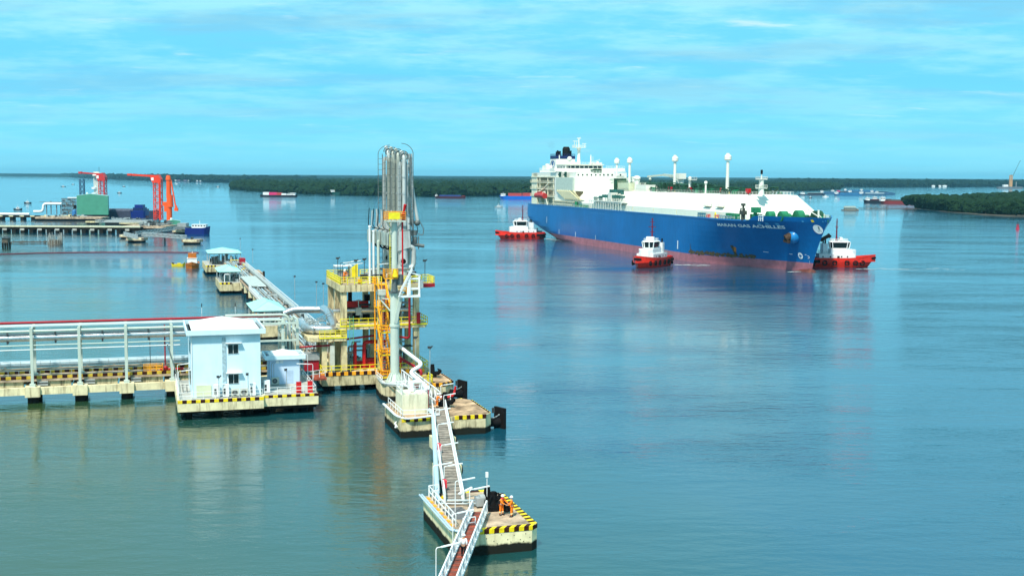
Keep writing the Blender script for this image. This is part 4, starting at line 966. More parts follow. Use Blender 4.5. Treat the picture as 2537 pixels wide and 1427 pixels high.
def buildings():
    t = JT('control_building', 'tall pale blue two-storey control building with a white hipped roof', 'building', 6.8, 8, 2.8)
    q = B(); q.box(2.0, 11.5, 2.05, 13.6, 2.84, 11.75); w = q.build('wall', bluew, t)
    roof(t, 1.35, 12.2, 1.35, 14.6, 12.35, .85, .7)
    window(w, 7.05, 8.4, 8.9, 10.15, 2.03); window(w, 7.05, 8.4, 4.65, 5.9, 2.03)
    q = B(); q.box(6.22, 6.72, 1.93, 2.02, 2.9, 11.2)
    c = q.build('cable_duct', mat('duct_blue_grey', (.36, .50, .56), .6, var=.25, scale=3), w)
    q = B(); q.box(2.6, 4.65, 1.94, 2.02, 2.95, 4.55); q.build('louvre_panel', cream, w)
    q = B(); q.box(2.0, 2.12, 1.95, 2.02, 2.9, 11.6); q.build('downpipe', white, w)
    q = B(); q.box(1.93, 2.0, 5, 8.4, 8.6, 10.2); q.box(1.93, 2.0, 5, 8.4, 4.2, 6.2); each(q, 'side_window', glass, w)
    t = JT('small_blue_building', 'small pale blue single-storey building right of the tall control building', 'building', 15.8, 12, 2.8)
    q = B(); q.box(13.6, 18.1, 10.1, 14.6, 2.84, 6.7); w = q.build('wall', bluew2, t)
    roof(t, 12.85, 18.8, 9.5, 15.2, 7.2, .45, .62)
    q = B(); q.box(14.5, 14.95, 10.04, 10.09, 6.0, 6.4); q.box(15.1, 15.55, 10.04, 10.09, 6.0, 6.42); each(q, 'wall_plate', white, w)
    q = B(); q.path([(13.8, 10.03, 3.6), (13.8, 10.03, 6.0), (14.2, 10.03, 6.2)], .04, 6, .4); q.path([(14.15, 10.0, 3.4), (14.15, 10.0, 6.0), (14.5, 10.0, 6.25)], .03, 6, .4); q.tube([(18.0, 10.0, 2.9), (18.0, 10.0, 6.5)], .05, 6); each(q, 'conduit', grey, w)
    q = B(); q.box(15.9, 17.0, 10.06, 10.098, 2.86, 4.9); q.build('door', mat('pale_door', (.42, .55, .72), .6), w)
buildings()
def ac_tall(a, b_, lab):
    t = JT('air_conditioner', lab, 'air conditioner', a, b_, 2.84, 'tall white air conditioner units')
    q = B(); q.box(a - .42, a + .42, b_ - .3, b_ + .3, 2.92, 4.66); q.build('casing', roofw, t)
    q = B(); q.box(a - .34, a - .06, b_ - .34, b_ - .302, 3.2, 4.1); q.build('grille', dgrey, t)
    q = B(); q.box(a - .36, a - .26, b_ - .25, b_ + .25, 2.84, 2.92); q.box(a + .26, a + .36, b_ - .25, b_ + .25, 2.84, 2.92); each(q, 'foot', dgrey, t)
ac_tall(5.35, 1.45, 'leftmost tall white air conditioner unit, beside the cream panel'); ac_tall(6.6, 1.45, 'tall white air conditioner unit under the cable duct')
ac_tall(10.3, 1.5, 'tall white air conditioner unit near the right corner of the tall building'); ac_tall(12.45, 3.2, 'tall white air conditioner unit between the two blue buildings')
def ac_low(a, b_, lab, s=1):
    t = JT('condenser_unit', lab, 'air conditioner', a, b_, 2.84, 'low condenser units')
    q = B(); q.box(a - .55, a + .55, b_ - .25, b_ + .25, 2.95, 3.95); q.build('casing', mat('unit_cream', (.55, .57, .50), .6), t)
    q = B(); q.tube([(a - .08, b_ - .29, 3.47), (a - .08, b_ - .255, 3.47)], .38, 16); g = q.build('fan', dgrey, t)
    q = B()
    for i in range(4): x = R(45 * i); q.bar((a - .08 - .3 * math.cos(x), b_ - .3, 3.47 - .3 * math.sin(x)), (a - .08 + .3 * math.cos(x), b_ - .3, 3.47 + .3 * math.sin(x)), .03)
    q.build('fan_guard', grey, g)
    q = B(); q.box(a - .45, a - .35, b_ - .2, b_ + .2, 2.84, 2.95); q.box(a + .35, a + .45, b_ - .2, b_ + .2, 2.84, 2.95); each(q, 'foot', dgrey, t)
ac_low(7.9, 1.35, 'low condenser unit under the lower window of the tall building'); ac_low(9.15, 1.4, 'low condenser unit left of the third tall white unit'); ac_low(14.3, 9.6, 'low condenser unit with a round fan in front of the small building')
for a, b_, lab in ((16.85, 2.1, 'left red fire equipment cabinet behind the platform rail'), (18.5, 2.3, 'right red fire equipment cabinet at the platform corner')):
    t = JT('fire_cabinet', lab, 'cabinet', a, b_, 2.84, 'red fire cabinets')
    q = B(); q.box(a - .34, a + .34, b_ - .3, b_ + .3, 2.84, 4.35); q.build('body', mat('cabinet_red', (.75, .012, .012), .45), t)
    q = B(); q.box(a - .28, a + .28, b_ - .33, b_ - .302, 3.0, 4.1); q.build('door', mat('cabinet_door_red', (.62, .01, .012), .4), t)
    q = B(); q.box(a - .36, a + .36, b_ - .34, b_ + .32, 4.35, 4.42); q.build('lid', red, t)
for a, b_, lab in ((.95, 7.2, 'dark bicycle parked left of the tall blue building, nearer the rail'), (1.5, 6.8, 'dark bicycle parked close to the left wall of the tall blue building')):
    t = JT('bicycle', lab, 'bicycle', a, b_, 2.84, 'bicycles by the tall blue building')
    for y in (b_ - .5, b_ + .5):
        q = B(); n = 14
        for i in range(n): x0, x1 = 2 * math.pi * i / n, 2 * math.pi * (i + 1) / n; q.bar((a + .0, y + .33 * math.cos(x0), 3.18 + .33 * math.sin(x0)), (a, y + .33 * math.cos(x1), 3.18 + .33 * math.sin(x1)), .06)
        q.build('wheel', rub, t)
    q = B(); q.bar((a, b_ - .5, 3.18), (a, b_ - .38, 3.75), .05); q.bar((a, b_ - .38, 3.7), (a, b_ + .2, 3.7), .05); q.bar((a, b_ + .5, 3.18), (a, b_ + .2, 3.75), .05); q.bar((a, b_ - .38, 3.6), (a, b_ + .05, 3.15), .05); q.bar((a, b_ + .05, 3.15), (a, b_ + .5, 3.18), .05); q.bar((a - .25, b_ - .38, 3.9), (a + .25, b_ - .38, 3.9), .05)
    q.build('frame', dgrey, t)
    q = B(); q.box(a - .08, a + .08, b_ + .1, b_ + .35, 3.8, 3.86); q.build('saddle', rub, t)
def flood(a, b_, z0, h, lab, grp='slender floodlight poles', m=galv, dx=.35):
    t = JT('floodlight_pole', lab, 'lamp', a, b_, z0, grp)
    q = B(); q.cyl((a, b_, z0), .055, h, 6); q.build('pole', m, t)
    q = B(); q.box(a - .3, a + .08, b_ - .16, b_ + .16, z0 + h, z0 + h + .32); q.bar((a, b_, z0 + h), (a + dx, b_, z0 + h + .35), .16); q.build('lamp_head', dgrey, t)
flood(5.6, .5, 2.84, 2.9, 'short floodlight pole in front of the cream panel of the tall building'); flood(9.6, .5, 2.84, 3.1, 'short thin pole in front of the tall building, right of its windows', dx=.02); flood(15.5, 5.5, 2.84, 2.7, 'short thin pole in front of the small blue building', dx=.05)
def tubelamp(a, b_, z0, h, lab, grp, ln=1.5, dirn=(1, .25), m=white):
    t = JT('tube_lamp_post', lab, 'lamp', a, b_, z0, grp); d = Vector((*dirn, 0)).normalized()
    e = Vector((a, b_, z0 + h)) + d * .45
    q = B(); q.path([(a, b_, z0), (a, b_, z0 + h), tuple(e)], .045, 6, .25); q.build('post', m, t)
    q = B(); f = e + d * ln; q.bar(e, (f.x, f.y, f.z + .12), .17, .10); q.build('tube_fitting', roofw, t)
tubelamp(19.3, 5.2, 2.84, 3.6, 'lamp post on the right rail of the building platform, nearer one', 'tube lamps beside the building platform', 1.9, (-1, .1)); tubelamp(19.3, 11, 2.84, 4.2, 'lamp post on the right rail of the building platform, farther one', 'tube lamps beside the building platform', 1.9, (-1, .1))
tubelamp(.3, 4.6, 2.84, 3.4, 'lamp post on the left rail of the building platform, nearer one', 'tube lamps beside the building platform', 1.6, (1, .15)); tubelamp(.3, 9.6, 2.84, 3.6, 'lamp post on the left rail of the building platform, farther one', 'tube lamps beside the building platform', 1.6, (1, .15))

# link walkway with red pipes between the building platform and the loading platform
t = JT('link_walkway', 'low walkway with red pipes leading from the small blue building to the loading platform', 'walkway', 21, 17, 3)
q = B(); q.box(19.6, 22.6, 14, 17.5, 2.5, 2.8); q.build('floor', gratr, t); q = B(); q.rail([(19.7, 14, 2.8), (22.6, 15.6, 2.8)], 1.1, 1, .045); q.build('railing', white, t)
t = JT('hose_cabinet', 'large dark red cabinet with a grey top at the corner of the loading platform', 'cabinet', 21.2, 20, 3)
q = B(); q.box(19.9, 22.1, 19, 20.6, 3.2, 4.9); q.build('body', dred, t); q = B(); q.box(19.7, 22.2, 18.8, 20.8, 4.9, 6.0); q.build('top', grey, t)
# ------------------------------------------------------------------ loading platform: three level concrete frame
LP = JT('loading_platform', 'three-level concrete loading platform with yellow railings behind the loading tower', 'platform', 31, 24)
def lp():
    t = LP
    q = B(); q.prism([(22.4, 17.2), (38.6, 17.2), (39.6, 18.2), (39.6, 33), (22.4, 33)], .95, 2.9, poly2=[(22.1, 17.0), (38.8, 17.0), (39.8, 18), (39.8, 33.2), (22.1, 33.2)]); q.build('base_slab', conc, t)
    q = B()
    for a in (24, 28, 32, 36.5):
        for y in (19, 25, 31): q.cyl((a, y, -3), .6, 4.2, 10)
    each(q, 'pile', pile, t)
    q = B(); q.hazard((22.1, 16.98, 2.55), (38.7, 16.98, 2.55), .55, .35, .62); q.build('front_kerb', [oran, blkb], t)
    q = B(); q.hazard((22.08, 33, 2.6), (22.08, 17.1, 2.6), .45, .3, .62, out=(-1, 0)); q.build('side_kerb', [oran, blkb], t)
    q = B()
    for a in (25.95, 31.8, 37.6):
        for y in (18.2, 24.6, 31.6): q.box(a - .45, a + .45, y - .45, y + .45, 2.9, 16.1)
    each(q, 'column', conc, t)
    q = B()
    for a in (22.9, ):
        for y in (18.6, 24.6): q.box(a - .4, a + .4, y - .4, y + .4, 2.9, 8.0)
    q.box(23.6, 24.5, 18.3, 18.9, 2.9, 7.6); each(q, 'short_column', conc, t)
    # middle deck
    q = B(); q.prism([(25.2, 17.4), (38.9, 17.4), (39.4, 18.5), (39.4, 32.6), (25.2, 32.6)], 9.75, 10.35); q.build('middle_deck', conc, t)
    q = B(); q.box(25.2, 39.3, 17.32, 17.4, 10.2, 10.45); q.build('middle_deck_edge', yelg, t)
    # lower pipe deck on the left
    q = B(); q.prism([(20.2, 18.2), (21.2, 17.3), (26.2, 17.3), (26.2, 26), (20.2, 26)], 8.0, 8.62); q.build('pipe_deck', conc, t)
    q = B(); q.box(22, 26.3, 17.2, 17.3, 8.45, 8.66); q.build('pipe_deck_edge', yelg, t)
    # top deck with stair notch
    q = B(); q.prism([(25.4, 17.6), (37.9, 17.6), (37.9, 32.4), (25.4, 32.4)], 16.1, 16.85)
    q.prism([(37.9, 15.8), (39.2, 15.6), (40.0, 16.4), (40.0, 20), (37.9, 20)], 16.3, 16.85)
    q.build('top_deck', concd, t)
    q = B(); q.box(25.3, 38.0, 17.45, 17.6, 15.7, 16.8); q.box(25.3, 25.4, 17.6, 32.5, 15.7, 16.8); q.box(37.9, 38.0, 17.7, 32.5, 15.7, 16.8); each(q, 'edge_beam', conc, t)
    q = B(); q.box(38.0, 40.05, 15.5, 15.6, 16.4, 16.95); q.box(40.0, 40.1, 15.6, 20.0, 16.4, 16.95); each(q, 'red_fascia', dred, t)
    q = B()
    for a, b_ in (((25.4, 17.5), (31.9, 17.5)), ((25.4, 17.5), (25.4, 32.4)), ((33.4, 17.5), (37.9, 17.5)), ((37.9, 15.7), (40, 15.7)), ((40, 15.7), (40, 20)), ((25.4, 32.4), (37.9, 32.4)), ((40, 20), (37.9, 20)), ((37.9, 20), (37.9, 32.4))):
        q.rail([(*a, 16.85), (*b_, 16.85)], 1.15, 1.1, .07, mid=2)
    q.build('top_railing', yelg, t)
    q = B(); q.rail([(25.3, 17.45, 10.35), (31.2, 17.45, 10.35)], 1.1, 1.4, .06); q.rail([(33.6, 17.45, 10.35), (39.3, 17.45, 10.35), (39.3, 32, 10.35)], 1.1, 1.4, .06); q.rail([(22, 17.35, 8.62), (26.2, 17.35, 8.62)], 1.1, .8, .06, mid=2); q.rail([(26.2, 17.3, 8.62), (26.2, 17.3, 10.4)], 1.1, 2, .06); q.build('middle_railing', yelg, t)
    q = B(); q.rail([(22.3, 17.2, 2.95), (31.4, 17.2, 2.95)], 1.15, 1.5, .06); q.rail([(33.6, 17.2, 2.95), (38.6, 17.2, 2.95), (39.6, 18.4, 2.95), (39.6, 32, 2.95)], 1.15, 1.4, .06); q.rail([(22.3, 17.2, 2.95), (22.3, 24, 2.95)], 1.15, 1.5, .06); q.build('lower_railing', yelg, t)
    q = B(); q.box(28.2, 28.9, 18.0, 18.1, 16.9, 17.7); q.box(30.6, 31.1, 18.4, 18.5, 16.9, 17.9); each(q, 'red_box', MATS['orange_yellow_paint'], t)
    q = B(); q.tube([(29, 20, 16.86), (29, 20, 16.9)], .9, 16); q.build('deck_marking', mat('lime_marking', (.45, .55, .05), .7), t)
lp()
def stair():
    t = JT('stair_tower', 'orange yellow zigzag stair climbing between the concrete frame and the grey tower', 'stair', 31.7, 14.5, 2.9)
    lv = [2.9, 6.4, 9.9, 13.3, 16.9]
    for k in range(4):
        z0, z1 = lv[k], lv[k + 1]; y0, y1 = (12.6, 16.4)
        q = B()
        for s in (31.05, 32.25): q.bar((s, y0, z0 + .1), (s, y1, z1), .14, .30)
        for i in range(9): u = (i + .5) / 9; q.box(31.1, 32.2, y0 + (y1 - y0) * u - .13, y0 + (y1 - y0) * u + .13, z0 + (z1 - z0) * u, z0 + (z1 - z0) * u + .06, k=1)
        q.build('flight', [oran, MATS['red_paint']], t)
        q = B()
        for s in (31.0, 32.3):
            for h in (.5, 1.05): q.bar((s, y0, z0 + h), (s, y1, z1 + h), .09)
            for i in range(4): u = i / 3; q.bar((s, y0 + (y1 - y0) * u, z0 + (z1 - z0) * u), (s, y0 + (y1 - y0) * u, z0 + (z1 - z0) * u + 1.05), .09)
        q.build('handrail', oran, t)
        q = B(); q.box(30.7, 32.6, 11.5, 12.6, z0 - .12, z0); q.box(30.7, 32.6, 16.4, 17.5, z1 - .12, z1); q.build('landing', yel, t)
        q = B(); q.rail([(30.7, 11.5, z0), (32.6, 11.5, z0)], 1.05, .9, .08); q.rail([(30.7, 11.5, z0), (30.7, 12.6, z0)], 1.05, .9, .08); q.rail([(30.7, 17.4, z1), (30.7, 16.4, z1)], 1.05, .9, .08); q.build('landing_rail', oran, t)
    q = B()
    for a in (30.75, 32.55):
        for y in (11.6, 17.3): q.bar((a, y, 2.9), (a, y, 17.8), .16)
    each(q, 'post', oran, t)
    q = B(); q.box(32.4, 34.4, 11.4, 12.6, 15.6, 15.75); q.rail([(32.4, 11.4, 15.75), (34.6, 11.4, 15.75)], 1.0, .7, .07); q.build('side_platform', oran, t)
stair()
# ------------------------------------------------------------------ gangway tower
def gtower():
    t = JT('gangway_tower', 'tall pale grey-green steel column with a small yellow-railed platform on top', 'tower', 32.4, 9.7, 2.6)
    q = B(); q.cyl((32.4, 9.7, 2.7), 1.05, 1.0, 20, .68); q.cyl((32.4, 9.7, 3.7), .68, 7.3, 20); q.build('lower_column', greyg, t)
    q = B(); q.cyl((32.4, 9.7, 11.0), .8, .35, 20); q.build('flange', greyg, t)
    q = B(); q.cyl((32.4, 9.7, 11.35), .68, 5.0, 20); q.cyl((32.4, 9.7, 16.35), .60, .6, 20, .46); q.cyl((32.4, 9.7, 16.95), .46, 10.05, 16, .44); q.build('upper_column', greyg, t)
    q = B(); q.cyl((32.4, 9.7, 2.5), 1.5, .2, 20)
    for i in range(8): a = i * math.pi / 4; q.bar((32.4 + 1.3 * math.cos(a), 9.7 + 1.3 * math.sin(a), 2.7), (32.4 + .68 * math.cos(a), 9.7 + .68 * math.sin(a), 3.9), .12)
    q.build('foot_flange', greyg, t)
    q = B(); q.box(31.0, 33.9, 8.5, 10.9, 27.0, 27.2); q.bar((31.2, 9.7, 27), (32.2, 9.7, 25.3), .14); q.bar((33.6, 9.7, 27), (32.6, 9.7, 25.3), .14); q.build('top_platform', greyg, t)
    q = B(); q.rail([(31.0, 8.5, 27.2), (33.9, 8.5, 27.2), (33.9, 10.9, 27.2), (31, 10.9, 27.2), (31, 8.5, 27.2)], 1.3, .7, .05, mid=3); q.build('top_railing', oran, t)
    q = B(); q.box(31.3, 33, 8.4, 8.46, 27.4, 28.4); q.build('yellow_panel', yelg, t)
    # ladder with cage on the left, behind
    q = B(); q.bar((31.9, 10.7, 15), (31.9, 10.7, 27), .08); q.bar((32.3, 10.7, 15), (32.3, 10.7, 27), .08)
    for i in range(30): q.bar((31.9, 10.7, 15.2 + i * .4), (32.3, 10.7, 15.2 + i * .4), .05)
    q.build('ladder', yelg, t)
    q = B(); q.bar((32.4, 9.2, 11.6), (33.2, 8.8, 16.0), .5, .5); q.bar((31.8, 10, 13.4), (30.4, 11, 15.2), .16); q.bar((31.6, 10, 15.2), (30.2, 11, 15.3), .16); each(q, 'strut', greyg, t)
    q = B(); q.box(30.1, 31.2, 10.4, 11.4, 15.8, 16.6); q.cyl((30.7, 10.9, 15.2), .3, .6, 10, .55); q.build('hose_box', MATS['unit_cream'], t)
    q = B(); q.box(30.6, 32.6, 8.2, 9.0, 18.4, 18.6); q.rail([(30.6, 8.2, 18.6), (32.6, 8.2, 18.6)], 1.3, .5, .06, mid=3); q.rail([(30.6, 8.2, 18.6), (30.6, 9.4, 18.6)], 1.3, .5, .06, mid=3); q.build('basket', oran, t)
    q = B(); q.cyl((32.2, 8.4, 18.7), .5, 1.2, 10, .3); q.build('yellow_hood', yel, t)
    q = B(); q.cyl((33.0, 9.2, 17.4), .6, 1.6, 12); q.cyl((32.2, 8.8, 16.4), .35, 2.4, 10); q.box(31.6, 33.4, 8.9, 9.9, 16.2, 16.5); q.build('slewing_gear', armd, t)
    # fire monitor and its red supply pipe
    t = JT('fire_monitor', 'red fire monitor on the tower platform with its long red supply pipe', 'fire monitor', 33.6, 10.4, 17)
    q = B(); q.path([(33.55, 9.2, 16.8), (33.55, 9.2, 27.3), (33.75, 9.2, 28.2)], .13, 8, .3); q.build('riser', red, t)
    q = B(); q.sph((33.75, 9.2, 28.2), .28, 10); q.cyl((33.75, 9.2, 27.2), .22, 1.2, 8); q.tube([(33.7, 9.2, 28.2), (33.9, 8.8, 29.6)], .16, 8, r2=.24); q.box(33.2, 33.6, 8.8, 9.2, 27.7, 28.2); q.build('monitor', red, t)
    t = JT('ladder_gangway', 'white folded access gangway hung on the grey tower', 'gangway', 34.4, 9, 15.7)
    q = B(); y = 8.6
    q.box(32.9, 36.1, y - .3, y + .3, 15.55, 15.85); q.box(35.85, 36.1, y - .2, y + .2, 15.85, 19.0); q.box(34.1, 34.35, y - .2, y + .2, 15.85, 18.6); q.box(34.35, 35.85, y - .15, y + .15, 18.25, 18.5); q.box(34.35, 35.85, y - .15, y + .15, 16.7, 17.0); q.build('end_frame', white, t)
    q = B()
    for o in (0, .35, 1.0): q.bar((32.7 + o * .3, y - .35, 15.7 + o), (34.8 + o * .2, y - .35, 19.6 + o * .9), .13)
    for i in range(11): u = i / 10; q.bar((32.8 + 2 * u, y - .35, 15.8 + 3.8 * u), (33.2 + 2 * u, y - .3, 15.7 + 3.8 * u), .07)
    q.build('folded_stair', white, t)
    q = B(); q.add([(34.3, y - .2, 19.4), (36.2, y - .2, 18.7), (36.2, y + .9, 18.7), (34.3, y + .9, 19.4), (34.3, y - .2, 19.55), (36.2, y - .2, 18.9), (36.2, y + .9, 18.9), (34.3, y + .9, 19.55)], [(0, 3, 2, 1), (4, 5, 6, 7), (0, 1, 5, 4), (1, 2, 6, 5), (2, 3, 7, 6), (3, 0, 4, 7)]); q.box(34.2, 34.6, y - .3, y + .5, 15.9, 18.8); q.build('white_cover', white, t)
    q = B(); q.box(36.15, 36.6, 8.5, 9.3, 16.9, 18); q.tube([(36.3, 8.9, 16.8), (36.3, 8.9, 18.2)], .3, 8); q.build('winch_drum', galv, t)
gtower()
# ------------------------------------------------------------------ loading arms
def arm(a, b_, lab, k, m, top):
    t = JT('cargo_loader', lab, 'loading arm', a, b_, 16.85, 'grey loading arms on the top deck')
    q = B(); q.cyl((a, b_, 16.85), .75, 2.4, 14); q.cyl((a, b_, 19.2), 1.05, .5, 14); q.cyl((a, b_, 19.7), .85, 2.6, 14, .75); q.build('riser_base', m, t)
    q = B(); q.tube([(a - .2, b_ - .95, 20.4), (a - .2, b_ - 1.25, 20.4)], .62, 18); q.tube([(a - .2, b_ - 1.2, 20.4), (a - .2, b_ - 1.3, 20.4)], .40, 16, k=1); q.path([(a + .2, b_ - .4, 19.2), (a + 1.6, b_ - .4, 19.4), (a + 1.7, b_ - .4, 22.4), (a + .8, b_ - .4, 22.8)], .38, 10, 1.2); q.build('swivel', [m, blk], t)
    q = B(); q.add([(a - .9, b_ - .8, 22.0), (a + 1.1, b_ - .8, 22.6), (a + .9, b_ - .8, 25.2), (a - .9, b_ - .8, 25.2)] + [(a - .9, b_ + .8, 22.0), (a + 1.1, b_ + .8, 22.6), (a + .9, b_ + .8, 25.2), (a - .9, b_ + .8, 25.2)], [(0, 1, 2, 3), (7, 6, 5, 4), (0, 4, 5, 1), (1, 5, 6, 2), (2, 6, 7, 3), (3, 7, 4, 0)])
    q.box(a - .7, a + .9, b_ - .7, b_ + .7, 25.3, 27.4); q.build('pivot_box', m, t)
    # inboard arm: two beams with the product pipe in front
    q = B(); q.bar((a - .62, b_, 25), (a - .62, b_, top - 1.6), .42, .5); q.bar((a + .66, b_, 25), (a + .66, b_, top - 1.6), .40, .5); q.bar((a - .62, b_, top - 1.6), (a + .66, b_, top - 1.6), .35, .6)
    for z in range(28, int(top) - 2, 3): q.bar((a - .62, b_, z), (a + .66, b_, z), .2)
    q.build('inboard_beam', m, t)
    q = B(); q.path([(a + .05, b_ - .6, 26.4), (a + .05, b_ - .6, top - .4), (a - .1, b_ + .7, top + .3)], .30, 10, .8); q.cyl((a + .05, b_ - .6, 26.0), .45, .5, 10)
    for z in (28.2, 31, 33.6): q.cyl((a + .05, b_ - .6, z), .37, .25, 10, k=1)
    q.build('product_pipe', [MATS['arm_grey'] if k == 0 else m, galv], t)
    q = B(); n = 18
    for i in range(n):
        p0, p1 = math.pi * i / n, math.pi * (i + 1) / n; f = lambda p: (a + .1 + .75 * math.cos(p), b_ - .2, top - .5 + .9 * math.sin(p)); q.bar(f(p0), f(p1), .12)
    for i in range(16):
        p0, p1 = 2 * math.pi * i / 16, 2 * math.pi * (i + 1) / 16; f = lambda p: (a + .1 + .55 * math.cos(p), b_ - .55, top - .5 + .55 * math.sin(p)); q.bar(f(p0), f(p1), .16)
    q.build('cable_sheave', armd, t)
    q = B()
    for dx, z0, z1 in ((-.95, 24.5, top - 1), (-.45, 25, top - .8), (.45, 22.5, top - 1.2), (.98, 21, top - .6), (1.15, 24, 33)): q.bar((a + dx, b_ - .75, z0), (a + dx, b_ - .75, z1), .07)
    for z in range(25, int(top) - 1): q.bar((a - .95, b_ - .75, z), (a - .55, b_ - .75, z), .06); q.bar((a + .7, b_ - .75, z + .4), (a + 1.15, b_ - .75, z + .4), .06)
    q.build('cable_run', armd, t)
    # outboard arm folded down on the ship side
    q = B(); q.tube([(a + 1.0, b_ + .5, top), (a + 1.5, b_ + .5, 33), (a + 2.0, b_ + .5, 29.5), (a + 2.5, b_ + .4, 26.6)], .26, 10); q.bar((a + 1.5, b_ + .5, top), (a + 1.75, b_ + .5, 25), .22); q.build('outboard_pipe', m, t)
    q = B(); q.sph((a + 2.4, b_ + .4, 26.4), .5, 10); q.cyl((a + 1.9, b_ + .4, 24.4), .5, .8, 10); q.cyl((a + 2.0, b_ + .4, 23.2), .42, 1.0, 10); q.tube([(a + 1.5, b_ + .4, 23.0), (a + 3.5, b_ + .2, 22.7)], .28, 8); q.box(a + 1.2, a + 2.2, b_ + .1, b_ + .8, 22.8, 23.4)
    q.path([(a + 2.6, b_ + .3, 27), (a + 3.5, b_ + .3, 25.4), (a + 3.3, b_ + .3, 24.3), (a + 2.4, b_ + .3, 24.8)], .07, 6, .5); q.bar((a + 2.6, b_ + .3, 22.2), (a + 2.6, b_ + .3, 24.3), .14); q.build('quick_coupler', armd, t)
    # counterweights on the landward side
    q = B()
    for i in range(4): q.box(a - 3.3 + i * .42, a - 2.98 + i * .42, b_ - 1.0, b_ + .9, 23.0 - i * .12, 25.0 - i * .12)
    q.build('counterweight', mat('weight_grey', (.33, .40, .37), .6, var=.15), t)
    q = B(); q.bar((a - 2.4, b_, 24.6), (a - .4, b_, 26.8), .35); q.bar((a - 2.8, b_, 25.2), (a - 2.6, b_, 28.2), .14); q.bar((a - 1.6, b_, 25), (a - 1.9, b_, 28.4), .2); q.build('balance_link', armg, t)
    q = B(); q.path([(a - 3.2, b_ - .6, 28.6), (a - 3.4, b_ - .6, 25.6), (a - 2.2, b_ - .6, 25.2)], .07, 6, .8); q.path([(a - 2.4, b_ - .4, 22.8), (a - 1.7, b_ - .4, 22.0), (a - 1.2, b_ - .4, 22.6)], .14, 6, .4); each(q, 'hose', rub, t)
for a, b_, lab, k, m, top in ((35.6, 18.6, 'nearest and brightest grey loading arm, right of the tower column', 0, armg, 37.4), (35.3, 21.6, 'second loading arm from the front', 1, armo, 37.8),
        (35.1, 24.6, 'third loading arm from the front, olive grey', 2, armo, 38.1), (34.9, 27.6, 'rearmost loading arm, at the left of the cluster', 3, armg, 38.3)): arm(a, b_, lab, k, m, top)
t = JT('arm_access_ladder', 'tall caged ladder at the left edge of the loading arm cluster', 'ladder', 33.9, 30.5, 17)
q = B(); q.bar((33.9, 30.6, 17), (33.9, 30.6, 37.6), .09); q.bar((34.6, 30.6, 17), (34.6, 30.6, 37.6), .07)
for i in range(22): q.bar((33.9, 30.6, 17.4 + i * .92), (34.6, 30.6, 17.4 + i * .92), .06)
for i in range(10): p0, p1 = math.pi / 2 * i / 10, math.pi / 2 * (i + 1) / 10; q.bar((35.9 - 2.0 * math.cos(p0), 30.6, 37.4 + 1.6 * math.sin(p0)), (35.9 - 2.0 * math.cos(p1), 30.6, 37.4 + 1.6 * math.sin(p1)), .09)
q.build('ladder', armd, t)
t = JT('arm_access_ladder', 'tall thin ladder at the right edge of the loading arm cluster', 'ladder', 36.9, 19, 17)
q = B(); q.bar((36.9, 18.7, 17), (36.9, 18.7, 37.4), .08); q.bar((37.3, 18.7, 17), (37.3, 18.7, 37.4), .08)
for i in range(26): q.bar((36.9, 18.7, 17.4 + i * .77), (37.3, 18.7, 17.4 + i * .77), .05)
for i in range(10): p0, p1 = math.pi / 2 * i / 10, math.pi / 2 * (i + 1) / 10; q.bar((35.4 + 1.9 * math.cos(p0), 18.7, 37.3 + 1.7 * math.sin(p0)), (35.4 + 1.9 * math.cos(p1), 18.7, 37.3 + 1.7 * math.sin(p1)), .09)
q.build('ladder', armd, t)
for k, (a, h) in enumerate(((30.3, 9.0), (31.0, 8.2), (31.9, 6.6))):
    t = JT('vent_pipe', ['tallest white vent pipe left of the loading arms', 'middle one of three white vent pipes left of the loading arms', 'shortest white vent pipe, closest to the loading arms'][k], 'pipe', a, 19 + k * .6, 16.85, 'white vent pipes')
    q = B(); q.cyl((a, 19 + k * .6, 16.85), .17 + .03 * k, h, 10); q.sph((a, 19 + k * .6, 16.85 + h), .24, 8); q.build('pipe', white if k < 2 else greyg, t)
# ------------------------------------------------------------------ pipes, pumps and small gear of the loading platform
def pipe(name, lab, pts, r, m, rb=.8, cat='pipe', n=12):
    c = pts[0]; t = JT(name, lab, cat, *c); q = B(); q.path(pts, r, n, rb); q.build('barrel', m, t); return t
t = pipe('silver_loop_pipe', 'big silver insulated pipe loop in front of the loading platform', [(20.6, 28, 9.9), (20.6, 21.6, 9.5), (24.9, 20.7, 9.4), (25.2, 22.6, 9.9), (24.9, 27, 11.6), (24.6, 31, 11.6)], .72, silv, 2.2, n=16)
q = B()
for a in (21.5, 22.5, 23.5, 24.4): q.tube([(a - .04, 21.1, 9.45), (a + .04, 21.1, 9.45)], .66, 16)
each(q, 'cladding_band', galv, t)
pipe('silver_header_pipe', 'silver insulated pipe behind the loop, running into the concrete frame', [(18.5, 34.6, 10.6), (20, 34.3, 11.3), (26.5, 32.6, 11.3)], .6, silv, 1.4)
pipe('silver_cross_pipe', 'silver pipe crossing the middle storey of the concrete frame', [(24.6, 20.6, 12.4), (37, 20.6, 12.4)], .36, silv)
t = JT('valve_block', 'grey square valve block on the silver pipe in the middle storey', 'valve', 28.6, 20, 10.4)
q = B(); q.box(28.2, 29.1, 19.9, 20.2, 11.7, 12.9); q.build('block', galv, t); q = B(); q.cyl((28.65, 20.1, 12.9), .08, 1.3, 6); q.tube([(28.3, 20.1, 14.1), (29, 20.1, 14.1)], .06, 6); q.build('handwheel', galv, t)
t = JT('red_pump_skid', 'red machine skid in the middle storey of the concrete frame', 'pump', 29.5, 26, 10.4)
